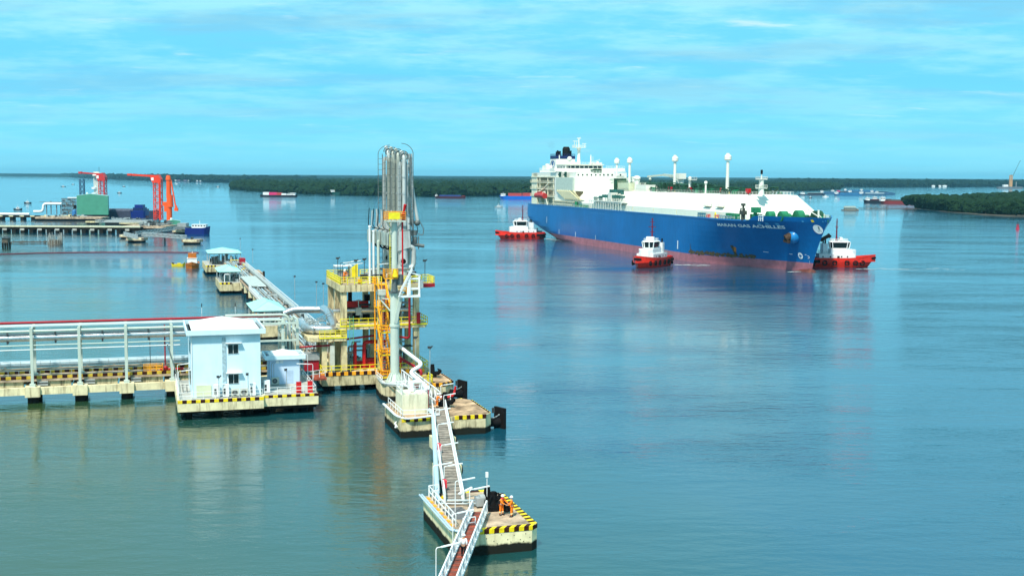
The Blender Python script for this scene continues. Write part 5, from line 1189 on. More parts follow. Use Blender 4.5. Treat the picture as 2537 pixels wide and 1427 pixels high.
q = B(); q.box(27.6, 31.2, 25.2, 26.4, 12.4, 13.4); q.build('tank', red, t); q = B(); q.box(27.4, 31.4, 25, 27, 10.5, 12.3); q.box(27.9, 28.5, 25.4, 26, 13.4, 15.0); q.box(30.6, 31.5, 25.4, 26.2, 13.4, 14.4); q.build('frame', blk, t)
for k, (pts, r, lab) in enumerate((([(28.0, 20, 3), (28.0, 20, 7.35)], .30, 'straight thick red pipe standing in the lower storey'), ([(29.5, 20, 3), (29.5, 20, 7.35), (33, 20, 7.35)], .30, 'thick red pipe that rises and turns right in the lower storey'),
        ([(31.6, 18.9, 7.3), (31.6, 18.9, 5.7), (32.3, 18.9, 5.4)], .2, 'short red pipe bend hanging beside the stair'), ([(33.6, 19, 8.4), (36.3, 17.1, 8.1), (36.3, 17.1, 16)], .17, 'dark red pipe climbing the right side of the frame'),
        ([(24.2, 19.6, 7.7), (31, 19.6, 8.4)], .16, 'dark red pipe under the middle deck'), ([(19, 18.4, 7.1), (24, 18.0, 7.3)], .14, 'dark red pipe crossing from the rack to the frame'),
        ([(33.6, 13.5, 5.8), (36.0, 9.4, 4.4), (36.3, 8.6, 4.2), (36.3, 8.6, 2.7)], .22, 'red pipe sloping down beside the white pipe right of the tower'))): pipe('red_pipe', lab, pts, r, red if k < 3 else dred, .5)
for i, (a, b_, w_, h) in enumerate(((28.8, 21.5, 1.2, 1.1), (30.6, 21, 1.5, 1.8), (35, 20.5, 1.4, 1.3), (34.6, 24, 1.8, 4.0))):
    t = JT('red_equipment', ['low red pump between the two thick red pipes', 'red pump set beside the stair on the lower level', 'small red pump right of the tower on the lower level', 'tall dark red vessel behind the tower'][i], 'pump', a, b_, 2.95 if i < 3 else 10.4)
    z = 2.95 if i < 3 else 10.4
    q = B(); q.box(a - w_ / 2, a + w_ / 2, b_ - .4, b_ + .5, z, z + h * .6); q.build('base', red if i < 3 else dred, t); q = B(); q.tube([(a - w_ / 2, b_, z + h * .75), (a + w_ / 2, b_, z + h * .75)], .35, 10); q.build('motor', red if i < 3 else dred, t)
rr = random.Random(12)
for lv, z, lab in ((0, 2.95, 'cluttered dark pipework on the lower level of the frame'), (1, 10.4, 'cluttered dark pipework on the middle level of the frame'), (2, 16.85, 'valves and small equipment on the top deck around the loading arms')):
    t = JT('pipework', lab, 'pipework', 31, 25, z)
    q = B()
    for i in range(34 if lv < 2 else 40):
        a = rr.uniform(26.5, 37); y = rr.uniform(21, 31) if lv < 2 else rr.uniform(19, 30); h = rr.uniform(.8, 3.4 if lv < 2 else 1.8)
        if lv == 2 and a < 29.8: continue
        if rr.random() < .5: q.path([(a, y, z), (a, y, z + h), (a + rr.uniform(.8, 3), y, z + h)], rr.uniform(.08, .22), 6, .3, k=rr.choice((0, 1, 1, 2)))
        else: q.box(a, a + rr.uniform(.3, 1.2), y, y + .6, z, z + h * .7, k=rr.choice((0, 1, 2)))
    each(q, 'pipe', [dgrey, galv, armd], t)
t = JT('pipework', 'tangle of small silver pipes inside the big silver loop', 'pipework', 22.5, 23, 8.7); q = B()
for i in range(22):
    a = rr.uniform(20.8, 24.6); y = rr.uniform(21.8, 26); h = rr.uniform(.6, 2.2); q.path([(a, y, 8.7), (a, y, 8.7 + h), (a + rr.uniform(-1.6, 1.6), y + rr.uniform(-1, 2), 8.7 + h)], rr.uniform(.05, .13), 6, .3)
q.rail([(20.6, 19.4, 10.0), (24.8, 24, 10.9)], .9, 1.2, .05); each(q, 'pipe', galv, t)
t = JT('green_ladder', 'green caged ladder in front of the lower storey of the frame', 'ladder', 26.9, 17.2, 8)
q = B()
for a in (26.7, 27.3): q.bar((a, 17.1, 7.4), (a, 17.1, 11.9), .07)
for i in range(12): q.bar((26.7, 17.1, 7.6 + i * .36), (27.3, 17.1, 7.6 + i * .36), .05)
q.build('ladder', mat('ladder_green', (.10, .40, .22), .5), t)
t = JT('cable_duct_column', 'pale square duct standing in the lower left bay of the frame', 'duct', 24.1, 17.9, 3); q = B(); q.box(23.7, 24.4, 17.7, 18.2, 2.95, 7.3); q.build('duct', MATS['unit_cream'], t)
# lamps, shed and screen on the top deck
TL = [(26.0, 19.4, 'leftmost tube lamp on the top deck'), (27.3, 20.2, 'second tube lamp from the left on the top deck'), (26.3, 23.5, 'tube lamp behind the left rail of the top deck'), (28.0, 26, 'tube lamp beside the small shed on the top deck'), (31.2, 18.8, 'tube lamp left of the loading arms over the yellow stair head')]
for a, b_, lab in TL: tubelamp(a, b_, 16.85, 3.0, lab, 'tube lamps on the top deck', 1.7, (1, .15), dgrey)
for a, b_, lab in ((28.6, 22, 'dark floodlight on a bent pole in the middle of the top deck'), (30.4, 24.5, 'dark floodlight pole just left of the white vent pipes'), (26.6, 28, 'dark floodlight pole at the back left of the top deck'), (39.4, 19.6, 'thin floodlight pole at the right end of the top deck'), (38.6, 24, 'thin floodlight pole behind the right end of the top deck')): flood(a, b_, 16.85, 3.3, lab, 'dark floodlight poles on the top deck', dgrey)
t = JT('deck_shelter', 'small white-roofed shelter on the left of the top deck', 'shelter', 27.4, 29, 16.85)
q = B(); q.box(26.2, 29, 28, 30.4, 18.9, 19.05); q.build('roof', roofw, t); q = B()
for a in (26.3, 28.8):
    for y in (28.1, 30.2): q.bar((a, y, 16.85), (a, y, 18.9), .12)
each(q, 'post', galv, t); q = B(); q.box(26.8, 28.4, 28.6, 29.8, 16.85, 18.2); q.build('panel', grey, t)
t = JT('wire_screen', 'yellow wire mesh screen at the back of the top deck', 'screen', 29.6, 32, 16.85)
q = B(); q.add([(28.4, 31.9, 16.9), (30.6, 31.9, 16.9), (30.6, 31.9, 19.2), (28.4, 31.9, 17.6), (28.4, 32, 16.9), (30.6, 32, 16.9), (30.6, 32, 19.2), (28.4, 32, 17.6)], [(0, 1, 2, 3), (7, 6, 5, 4), (0, 4, 5, 1), (1, 5, 6, 2), (2, 6, 7, 3), (3, 7, 4, 0)]); q.build('mesh', yelg, t)
t = JT('red_post', 'red call box on the rail at the right end of the middle deck', 'call box', 37.8, 17.3, 10.4); q = B(); q.box(37.55, 38.1, 17.2, 17.5, 10.4, 12.2); q.build('box', red, t)
# ------------------------------------------------------------------ tower base and mooring dolphins
def octo(x0, x1, y0, y1, c=1.2): return [(x0, y0), (x1 - c, y0), (x1, y0 + c), (x1, y1 - c), (x1 - c, y1), (x0, y1)]
def dolphin(name, lab, poly, z, z0=-3, top=concr, side=None):
    side = side or mat('tidal_concrete', (.68, .58, .36), .9, spec=.08, var=.2, scale=.8, bump=.5, tide=.66, streak=.85, stain=(.15, .11, .06))
    cx = sum(p[0] for p in poly) / len(poly); cy = sum(p[1] for p in poly) / len(poly)
    t = JT(name, lab, 'platform', cx, cy)
    q = B(); q.prism(poly, -1, z, poly2=poly); q.build('body', side, t)
    s_ = [(cx + (x - cx) * .985, cy + (y - cy) * .985) for x, y in poly]
    q = B(); q.prism(s_, z, z + .02); q.build('top_surface', top, t)
    u = [(cx + (x - cx) * .86, cy + (y - cy) * .86) for x, y in poly]
    q = B(); q.prism(u, z0, -1); q.build('pile_cluster', pile, t); return t
tb = dolphin('tower_base', 'small round-cornered concrete base under the grey-green tower', [(30.6, 6.0), (33.6, 5.6), (34.6, 7.4), (34.6, 14.6), (30.4, 14.6), (30.0, 9)], 2.45, top=concg)
q = B(); q.rail([(30.3, 9, 2.5), (30.3, 14, 2.5)], 1.05, 1.2, .045); q.rail([(31, 6.1, 2.5), (33, 5.9, 2.5)], .6, 1, .04); q.build('railing', white, tb)
def fender(a, b_, lab, a2, b2, zt=2.8):
    t = JT('fender_panel', lab, 'fender', a, b_, 0, 'black fender panels')
    q = B(); q.bar((a, b_, zt / 2 - .5), (a2, b2, zt / 2 - .5), .38, zt + 1); q.build('panel', blk, t)
    q = B(); m_ = Vector(((a + a2) / 2, (b_ + b2) / 2, .8)); q.tube([m_ - Vector((1.9, -.2, 0)), m_], .62, 12); q.build('cone', rub, t)
    q = B(); q.box(a - .45, a - .1, b_ - .25, b_ + .05, zt - .9, zt - .2); q.build('bracket', dgrey, t)
    q = B(); p0 = Vector((a - 1.8, b_ - 2.0, 1.9)); p1 = Vector((a + .3, b_ - 1.2, 1.9))
    for i in range(10): u, v = i / 10, (i + .9) / 10; q.bar(p0.lerp(p1, u) - Vector((0, 0, .35 * math.sin(u * 3.1))), p0.lerp(p1, v) - Vector((0, 0, .35 * math.sin(v * 3.1))), .12 if i % 2 else .07)
    q.build('chain', galv, t)
d2 = dolphin('mooring_platform', 'weathered concrete mooring platform right of the tower foot', octo(34.8, 41.2, 6.4, 17.0, 1.6), 2.5)
q = B(); q.hazard((36.5, 6.36, 2.0), (39.6, 6.36, 2.0), .55, .3, .55); q.hazard((39.6, 6.36, 2.0), (41.24, 8.0, 2.0), .55, .3, .55, out=(.7, -.7)); q.build('front_kerb', [oran, blkb], d2)
q = B(); q.hazard((41.24, 8.0, 2.1), (41.24, 15.4, 2.1), .42, .3, .6, out=(1, 0)); q.build('seaward_kerb', [oran, blkb], d2)
q = B(); q.rail([(35.2, 6.6, 2.52), (37.6, 6.6, 2.52), (37.6, 9.4, 2.52)], 1.25, .9, .06, mid=2); q.build('yellow_railing', yelg, d2)
fender(41.9, 7.6, 'black fender panel standing in the water off the mooring platform by the tower', 42.6, 5.4)
def hook(a, b_, z, lab, s=1.0, light=True):
    t = JT('mooring_hook', lab, 'mooring hook', a, b_, z, 'quick release mooring hooks')
    q = B(); q.box(a - .55 * s, a + .55 * s, b_ - .5 * s, b_ + .5 * s, z, z + .5 * s); q.cyl((a, b_, z + .5 * s), .42 * s, 1.15 * s, 12, .34 * s); q.cyl((a, b_ , z + 1.6 * s), .3 * s, .45 * s, 10); q.build('capstan_body', rub, t)
    for j, an in enumerate((-50, -25, 5, 30)):
        d = Vector((math.cos(R(an)), math.sin(R(an)), 0)); p = Vector((a, b_, z + .65 * s))
        q = B(); q.bar(p, p + d * 1.15 * s, .26 * s, .42 * s); e = p + d * 1.15 * s; q.path([tuple(e), tuple(e + d * .3 * s + Vector((0, 0, .35 * s))), tuple(e + Vector((0, 0, .55 * s)))], .11 * s, 6, .15); q.build('hook', rub, t)
    q = B(); q.box(a - .9 * s, a - .5 * s, b_ - .3 * s, b_ + .3 * s, z + .2, z + .75 * s); q.tube([(a - .72 * s, b_ - .5 * s, z + .5 * s), (a - .72 * s, b_ - .45 * s, z + .5 * s)], .3 * s, 12); q.build('motor_housing', rub, t)
hook(38.9, 12.2, 2.5, 'dark mooring hook on the mooring platform beside the tower', 1.0)
# ------------------------------------------------------------------ middle platform
d3 = dolphin('mooring_platform', 'large mooring platform with a concrete block, between the tower and the nearest platform', [(27.4, -18.9), (38.8, -18.9), (39.9, -17.6), (39.9, -8), (38.6, -6.4), (29, -6.4), (27.4, -8)], 2.5)
q = B(); q.hazard((27.5, -18.93, 2.1), (32.4, -18.93, 2.1), .42, .3, .55); q.hazard((34.6, -18.93, 2.05), (38.9, -18.93, 2.05), .5, .3, .55); q.build('front_kerb', HZ, d3)
q = B(); q.hazard((39.93, -17.4, 2.1), (39.93, -8, 2.1), .42, .3, .55, out=(1, 0)); q.hazard((38.8, -6.35, 2.1), (35, -6.35, 2.1), .42, .3, .55, out=(0, 1)); q.build('seaward_kerb', HZ, d3)
q = B(); q.rail([(27.7, -9, 2.5), (27.7, -18.6, 2.5), (32.6, -18.6, 2.5)], 1.1, 1.5, .045); q.build('railing', white, d3)
t = JT('concrete_block', 'cream concrete block with a white-railed top on the middle mooring platform', 'block', 29.6, -14, 2.5)
q = B(); q.box(28.2, 31.7, -15.9, -11.6, 2.52, 5.1); q.build('block', mat('white_concrete', (.72, .70, .52), .8, var=.08, streak=.5, stain=(.35, .32, .2)), t)
q = B(); q.rail([(28.3, -15.8, 5.1), (31.6, -15.8, 5.1), (31.6, -11.7, 5.1), (28.3, -11.7, 5.1), (28.3, -15.8, 5.1)], 1.15, .85, .045); q.build('railing', white, t)
q = B(); q.box(31.72, 31.86, -15.7, -15.2, 2.52, 5.6); q.build('red_post', dred, t)
q = B(); q.box(30.7, 31.3, -12.1, -11.95, 5.3, 6.1); q.build('sign_plate', mat('sign_brown', (.35, .12, .12), .6), t)
pipe('white_water_pipe', 'fat white pipe with an S bend coming down from the tower to the middle platform', [(33.2, 15, 8.0), (34.3, 7, 6.9), (34.0, -1.0, 7.0), (33.8, -2.2, 6.7), (32.6, -1.8, 6.0), (32.2, -3.0, 5.8), (32.9, -9.2, 5.0), (32.9, -11.6, 4.9), (31.3, -11.9, 4.9)], .29, roofw, .8)
pipe('white_water_pipe', 'short fat white pipe bending down onto the concrete block', [(31.6, -12.4, 6.2), (30.3, -12.6, 6.2), (30.0, -13.2, 6.0), (30.0, -13.8, 5.1)], .28, roofw, .5)
for k, (off, m_) in enumerate(((0, galv), (.32, mat('tray_white', (.66, .72, .74), .5)))):
    pts = [(30.2 + off, 12, 2.7), (30.0 + off, 7.4, 2.7), (31.0 + off, 5.0 + off, 2.9), (33.6, 4.6 + off, 2.9), (33.9 - off, 3.0, 2.9), (33.2 - off, -6, 2.9)]
    pipe('cable_tray', ['grey cable tray curling round the tower foot, outer one', 'pale cable tray curling round the tower foot, inner one'][k], pts, .13, m_, .9, 'cable tray', 8)
    pts = [(27.1 - off * .4, -9, 2.75), (27.1 - off * .4, -17.6, 2.75), (27.9, -19.2 - off * .4, 2.6), (30, -19.25 - off * .4, 2.7), (32.4, -19.2 - off * .4, 2.95)]
    pipe('cable_tray', ['pale cable tray around the front left corner of the middle platform, inner one', 'pale cable tray around the front left corner of the middle platform, outer one'][k], pts, .12, mat('tray_white', (.66, .72, .74)), .8, 'cable tray', 8)
pipe('drain_pipe', 'small white S-shaped drain pipe on the left side of the middle platform', [(27.3, -16.6, 1.75), (26.9, -17.4, 1.7), (27.1, -18.2, 1.3), (26.7, -18.7, 1.5)], .11, white, .3)
# truss walkway between the middle platform and the tower base
t = JT('truss_walkway', 'white lattice walkway between the middle platform and the tower foot', 'walkway', 33.6, -4, 2.7)
q = B(); q.truss((32.7, 6, 3.0), (33.0, -10.4, 2.7), 1.9, 1.5, .10); q.build('lattice_side', white, t); q = B(); q.truss((34.4, 6, 3.0), (34.5, -10.8, 2.7), 1.7, 1.5, .10); q.build('lattice_side', white, t)
q = B(); q.box(32.9, 34.4, -10.6, 6.2, 2.6, 2.72); q.build('floor', grat, t)
t = JT('red_davit', 'curved red davit arm at the back of the middle platform', 'davit', 36.8, -7.4, 2.5)
q = B(); q.path([(35.1, -6.8, 3.4), (35.9, -6.9, 2.75), (37.4, -7.2, 3.0), (37.7, -7.2, 4.4)], .17, 8, .6); q.build('arm', red, t); q = B(); q.cyl((36.9, -7.4, 2.5), .06, .9, 6); q.build('post', white, t)
q = B(); q.box(35.4, 36.4, -6.9, -6.5, 2.5, 3.0); q.build('base', dred, t)
fender(41.3, -14.8, 'black fender panel on a chain, off the right end of the middle mooring platform', 42.1, -16.9)
hook(34.9, -12.2, 2.5, 'dark mooring hook beside the worker at the end of the long catwalk', 1.0)
flood(32.4, -14.0, 2.5, 8.4, 'tall thin floodlight pole rising from the middle platform', 'tall slender floodlight poles', galv); flood(34.6, 4.9, 2.5, 7.2, 'tall thin floodlight pole near the tower foot', 'tall slender floodlight poles', galv)
tubelamp(34.9, -9.8, 2.5, 2.6, 'tube lamp at the upper end of the long catwalk, level with the red davit', 'tube lamps along the catwalk', 1.5, (1, .2)); tubelamp(34.4, -13.6, 2.5, 1.9, 'tube lamp low beside the worker on the middle platform', 'tube lamps along the catwalk', 1.3, (1, .2))
# ------------------------------------------------------------------ catwalk to the nearest platform
def gang(name, lab, P0, P1, w, h, m_floor, steps, z0, ov=0, sides=('side_truss', 'side_truss')):
    P0 = Vector((*P0, z0)); P1 = Vector((*P1, z0)); d = (P1 - P0).normalized(); n = Vector((d.y, -d.x, 0)) * w / 2
    t = JT(name, lab, 'walkway', *((P0 + P1) / 2))
    L = (P1 - P0).length; q = B(); k = int(L / steps)
    for i in range(k):
        a = P0.lerp(P1, i / k); b_ = P0.lerp(P1, (i + .9) / k); q.add([a - n, a + n, b_ + n, b_ - n] + [v + Vector((0, 0, .07)) for v in (a - n, a + n, b_ + n, b_ - n)], [(4, 5, 6, 7), (3, 2, 1, 0), (0, 1, 5, 4), (1, 2, 6, 5), (2, 3, 7, 6), (3, 0, 4, 7)], k=i % 2)
    q.build('tread_floor', m_floor, t)
    q = B(); q.bar(P0 - n, P1 - n, .14, .28); q.bar(P0 + n, P1 + n, .14, .28); each(q, 'stringer', white, t)
    for s_ in (-1, 1):
        q = B(); u = Vector((0, 0, .05)); q.truss(P0 + n * s_ * 1.06 + u, P1 + n * s_ * 1.06 + u, h, 1.05, .09)
        e = P0 + n * s_ * 1.06; q.bar(e + d * .0 - d * .0, e + Vector((0, 0, h + .05)), .16); e = P1 + n * s_ * 1.06; q.bar(e, e + Vector((0, 0, h + .05)), .16)
        q.build('side_truss', white, t)
    return t, P0, P1, d, n
cw, c0, c1, cd, cn = gang('catwalk', 'long straight catwalk with grey timber floor between the nearest platform and the middle platform', (24.1, -59.9), (33.85, -12.9), 1.70, 1.0, [grat, mat('timber_deck_dark', (.20, .17, .14), .8, var=.4, scale=1.3)], .62, 2.62)
pipe('blue_supply_pipe', 'pale blue pipe running along the left side of the long catwalk', [(31.9, -15.6, 2.9), (32.0, -17.6, 2.75), (22.95, -57.8, 2.6), (22.9, -58.6, 2.5), (23.0, -59, 2.3)], .27, cyanl, .5)
for b_, lab in ((-29.5, 'farther small concrete pier under the long catwalk'), (-43.6, 'nearer small concrete pier under the long catwalk')):
    a = 24.1 + (b_ + 59.9) * .2074; t = JT('catwalk_pier', lab, 'pier', a, b_, 0, 'piers under the catwalk')
    q = B(); q.box(a - 1.45, a + 1.35, b_ - 1.1, b_ + 1.1, .9, 2.35); q.build('cap', concp, t); q = B(); q.box(a - 1.1, a + 1.1, b_ - .8, b_ + .8, -3, .9); q.build('pile', pile, t)
    q = B(); q.tube([(a + 1.35, b_ - .1, 1.7), (a + 1.6, b_ - .1, 1.7)], .55, 12); q.build('tyre', rub, t)
for b_, lab in ((-39.5, 'red lifebuoy box on the catwalk rail, farther one'), (-55.5, 'red lifebuoy box on the catwalk rail, nearer one')):
    a = 24.1 + (b_ + 59.9) * .2074 - .78; t = JT('lifebuoy_box', lab, 'lifebuoy box', a, b_, 2.9, 'lifebuoy boxes'); q = B(); q.box(a - .15, a + .15, b_ - .4, b_ + .4, 2.95, 3.75); q.build('box', mat('buoy_red', (.75, .04, .06), .5), t)
for i, b_ in enumerate((-24.5, -33, -44, -53.5)):
    a = 24.1 + (b_ + 59.9) * .2074 - .75
    tubelamp(a, b_, 2.7, 1.9, ['farthest', 'second', 'third', 'nearest'][i] + ' tube lamp on the left rail of the long catwalk, counted from the middle platform', 'tube lamps along the catwalk', 1.55, (1, .12))
# ------------------------------------------------------------------ nearest platform
d4 = dolphin('mooring_platform', 'nearest concrete platform with bold black and yellow edges and workers on it', [(22.0, -68.6), (29.2, -68.6), (29.9, -67.9), (29.9, -57), (28.9, -55.8), (22.0, -55.8)], 2.3, top=concd, side=mat('tidal_pale_concrete', (.84, .76, .48), .9, spec=.08, var=.12, scale=.7, bump=.4, tide=.62, streak=.4, stain=(.25, .19, .10)))
q = B()
for (x, z) in ((24.9, 1.5), (25.6, 1.2), (26.3, 1.75), (26.9, 1.25), (27.5, 1.6), (28.1, 1.15), (28.6, 1.65), (29.0, 1.3), (25.9, .95), (27.2, 1.0), (28.4, .95)): q.tube([(x, -68.62, z), (x, -68.595, z)], .045, 8)
q.build('weep_holes', mat('weep_dark', (.03, .03, .025), .9), d4)
# diagonal hazard blocks on the corner of the near edge, painted over the arris
q = B(); n = 6
for i in range(n * 2):
    a = 24.2 + i * .47; k = i % 2; b2 = a + .47
    if a > 29.2: break
    b2 = min(b2, 29.25)
    q.add([(a, -68.63, 1.93), (b2, -68.63, 1.93), (b2, -68.63, 2.34), (a, -68.63, 2.34)], [(0, 1, 2, 3)], k=k); q.add([(a, -68.63, 2.34), (b2, -68.63, 2.34), (b2 + .5, -67.95, 2.34), (a + .5, -67.95, 2.34)], [(0, 1, 2, 3)], k=k)
q.build('front_hazard_paint', [mat('bright_yellow', (.85, .62, .0), .55, var=.25, scale=3), blkb], d4)
q = B(); q.add([(29.25, -68.63, 1.93), (29.93, -67.95, 1.93), (29.93, -67.95, 2.34), (29.25, -68.63, 2.34)], [(0, 1, 2, 3)], k=1)
for i in range(24):
    y = -67.9 + i * .5; k = i % 2; y2 = y + .5
    if y2 > -56.6: break
    q.add([(29.93, y, 2.34), (29.93, y2, 2.34), (29.25, y2 - .15, 2.34), (29.25, y - .15, 2.34)], [(0, 1, 2, 3)], k=k); q.add([(29.93, y, 1.95), (29.93, y2, 1.95), (29.93, y2, 2.34), (29.93, y, 2.34)], [(0, 1, 2, 3)], k=k)
q.build('seaward_hazard_paint', [MATS['bright_yellow'], blkb], d4)
q = B(); q.hazard((25.8, -55.78, 2.25), (28.8, -55.78, 2.25), .1, .6, 1.0); q.build('rear_kerb', [MATS['bright_yellow'], blkb], d4)
q = B()
for i in range(8): q.box(22.1, 22.35, -66.8 + i * 1.35, -66.2 + i * 1.35, 2.3, 2.42)
each(q, 'yellow_kerb_block', oran, d4)
q = B(); q.rail([(22.45, -56.4, 2.32), (22.45, -67.0, 2.32)], 1.1, 1.3, .05); q.rail([(22.45, -56.2, 2.32), (23.5, -56.0, 2.32)], 1.1, 1.1, .05); q.build('railing', white, d4)
q = B(); q.rail([(22.9, -67.9, 2.32), (24.1, -67.7, 2.32)], 1.0, 1.2, .05); q.build('railing', white, d4)
q = B(); q.add([(22.6, -61, 2.328), (24.6, -60.6, 2.328), (24.9, -63.4, 2.328), (24.2, -65.2, 2.328), (22.7, -64.6, 2.328)], [(0, 1, 2, 3, 4)]); q.build('wet_patch', mat('wet_concrete', (.12, .11, .11), .5, var=.3, scale=.8), d4)
for k, off in enumerate((0, .24)):
    pipe('cable_tray', ['pale blue cable tray along the left edge of the nearest platform, inner one', 'pale blue cable tray along the left edge of the nearest platform, outer one'][k], [(21.85 - off, -55.8, 2.45), (21.85 - off, -68.3, 2.45), (22.6 - off, -68.95, 2.45), (24.4, -68.95, 2.35)], .10, mat('tray_blue', (.42, .55, .64), .5), .5, 'cable tray', 8)
hook(27.1, -61.0, 2.32, 'black double mooring hook beside the grey housing on the nearest platform', .95); hook(27.2, -62.8, 2.32, 'black mooring hook just left of the red-scarfed worker on the nearest platform', .9)
t = JT('hose_reel_housing', 'rounded grey steel housing with pipes on the nearest platform', 'machine', 26.4, -61.2, 2.32)
q = B(); q.tube([(26.2, -61.3, 3.15), (26.7, -61.2, 3.15)], .42, 12); q.box(25.9, 26.6, -61.7, -60.7, 2.5, 3.3); q.build('housing', mat('housing_grey', (.36, .38, .38), .5), t)
q = B(); q.path([(26.0, -60.9, 2.9), (24.9, -60.0, 2.75), (22.8, -59.2, 2.7)], .11, 8, .5); q.path([(26.1, -61.3, 2.7), (25.2, -60.4, 2.5), (22.8, -59.6, 2.5)], .09, 8, .5); each(q, 'feed_pipe', galv, t)
t = JT('signal_pole', 'white signal lamp on a short thin pole on the nearest platform', 'lamp', 27.0, -61.3, 2.32)
q = B(); q.cyl((27.0, -61.3, 2.3), .04, 3.0, 6); q.build('pole', white, t); q = B(); q.box(26.86, 27.1, -61.4, -61.2, 5.2, 5.7); q.build('lamp', roofw, t)
for a, b_, h, lab in ((22.9, -56.2, 3.1, 'tube lamp post at the far left corner of the nearest platform'), (23.6, -62.3, 3.0, 'tube lamp post in the middle of the nearest platform, left of the bridge head'), (24.5, -64.2, 2.6, 'tube lamp post beside the bridge head on the nearest platform')): tubelamp(a, b_, 2.3, h, lab, 'tube lamps on the nearest platform', 1.6, (1, .18))
tubelamp(21.7, -68.9, .9, 3.2, 'tube lamp post fixed to the outside of the nearest platform', 'tube lamps on the nearest platform', 1.6, (1, .2)); tubelamp(17.9, -78.4, 1.0, 3.2, 'tube lamp post at the bottom edge beside the red-brown bridge', 'tube lamps on the nearest platform', 1.6, (1, .2))
t = JT('yellow_bollard', 'small yellow mooring fitting behind the white rail of the nearest platform', 'fitting', 23.3, -57.4, 2.32); q = B(); q.box(23.0, 23.7, -57.7, -57.2, 2.32, 2.6); q.cyl((23.35, -57.4, 2.6), .14, .3, 8, k=1); q.build('body', [yel, blk], t)
t = JT('white_mast_box', 'long white lamp housing lying on the rear edge of the nearest platform', 'lamp', 25.9, -57.6, 2.32); q = B(); q.bar((25.0, -58.2, 2.9), (26.5, -57.6, 3.3), .25, .15); q.bar((25.2, -58.1, 2.3), (25.2, -58.1, 2.9), .08); q.build('housing', white, t)
br, b0, b1, bd, bn = gang('footbridge', 'red-brown floored footbridge with white lattice sides leading to the bottom edge', (25.55, -63.9), (15.1, -90.0), 1.25, 1.1, [gratr, mat('red_brown_dark', (.20, .06, .04), .8, var=.4)], .55, 2.55)
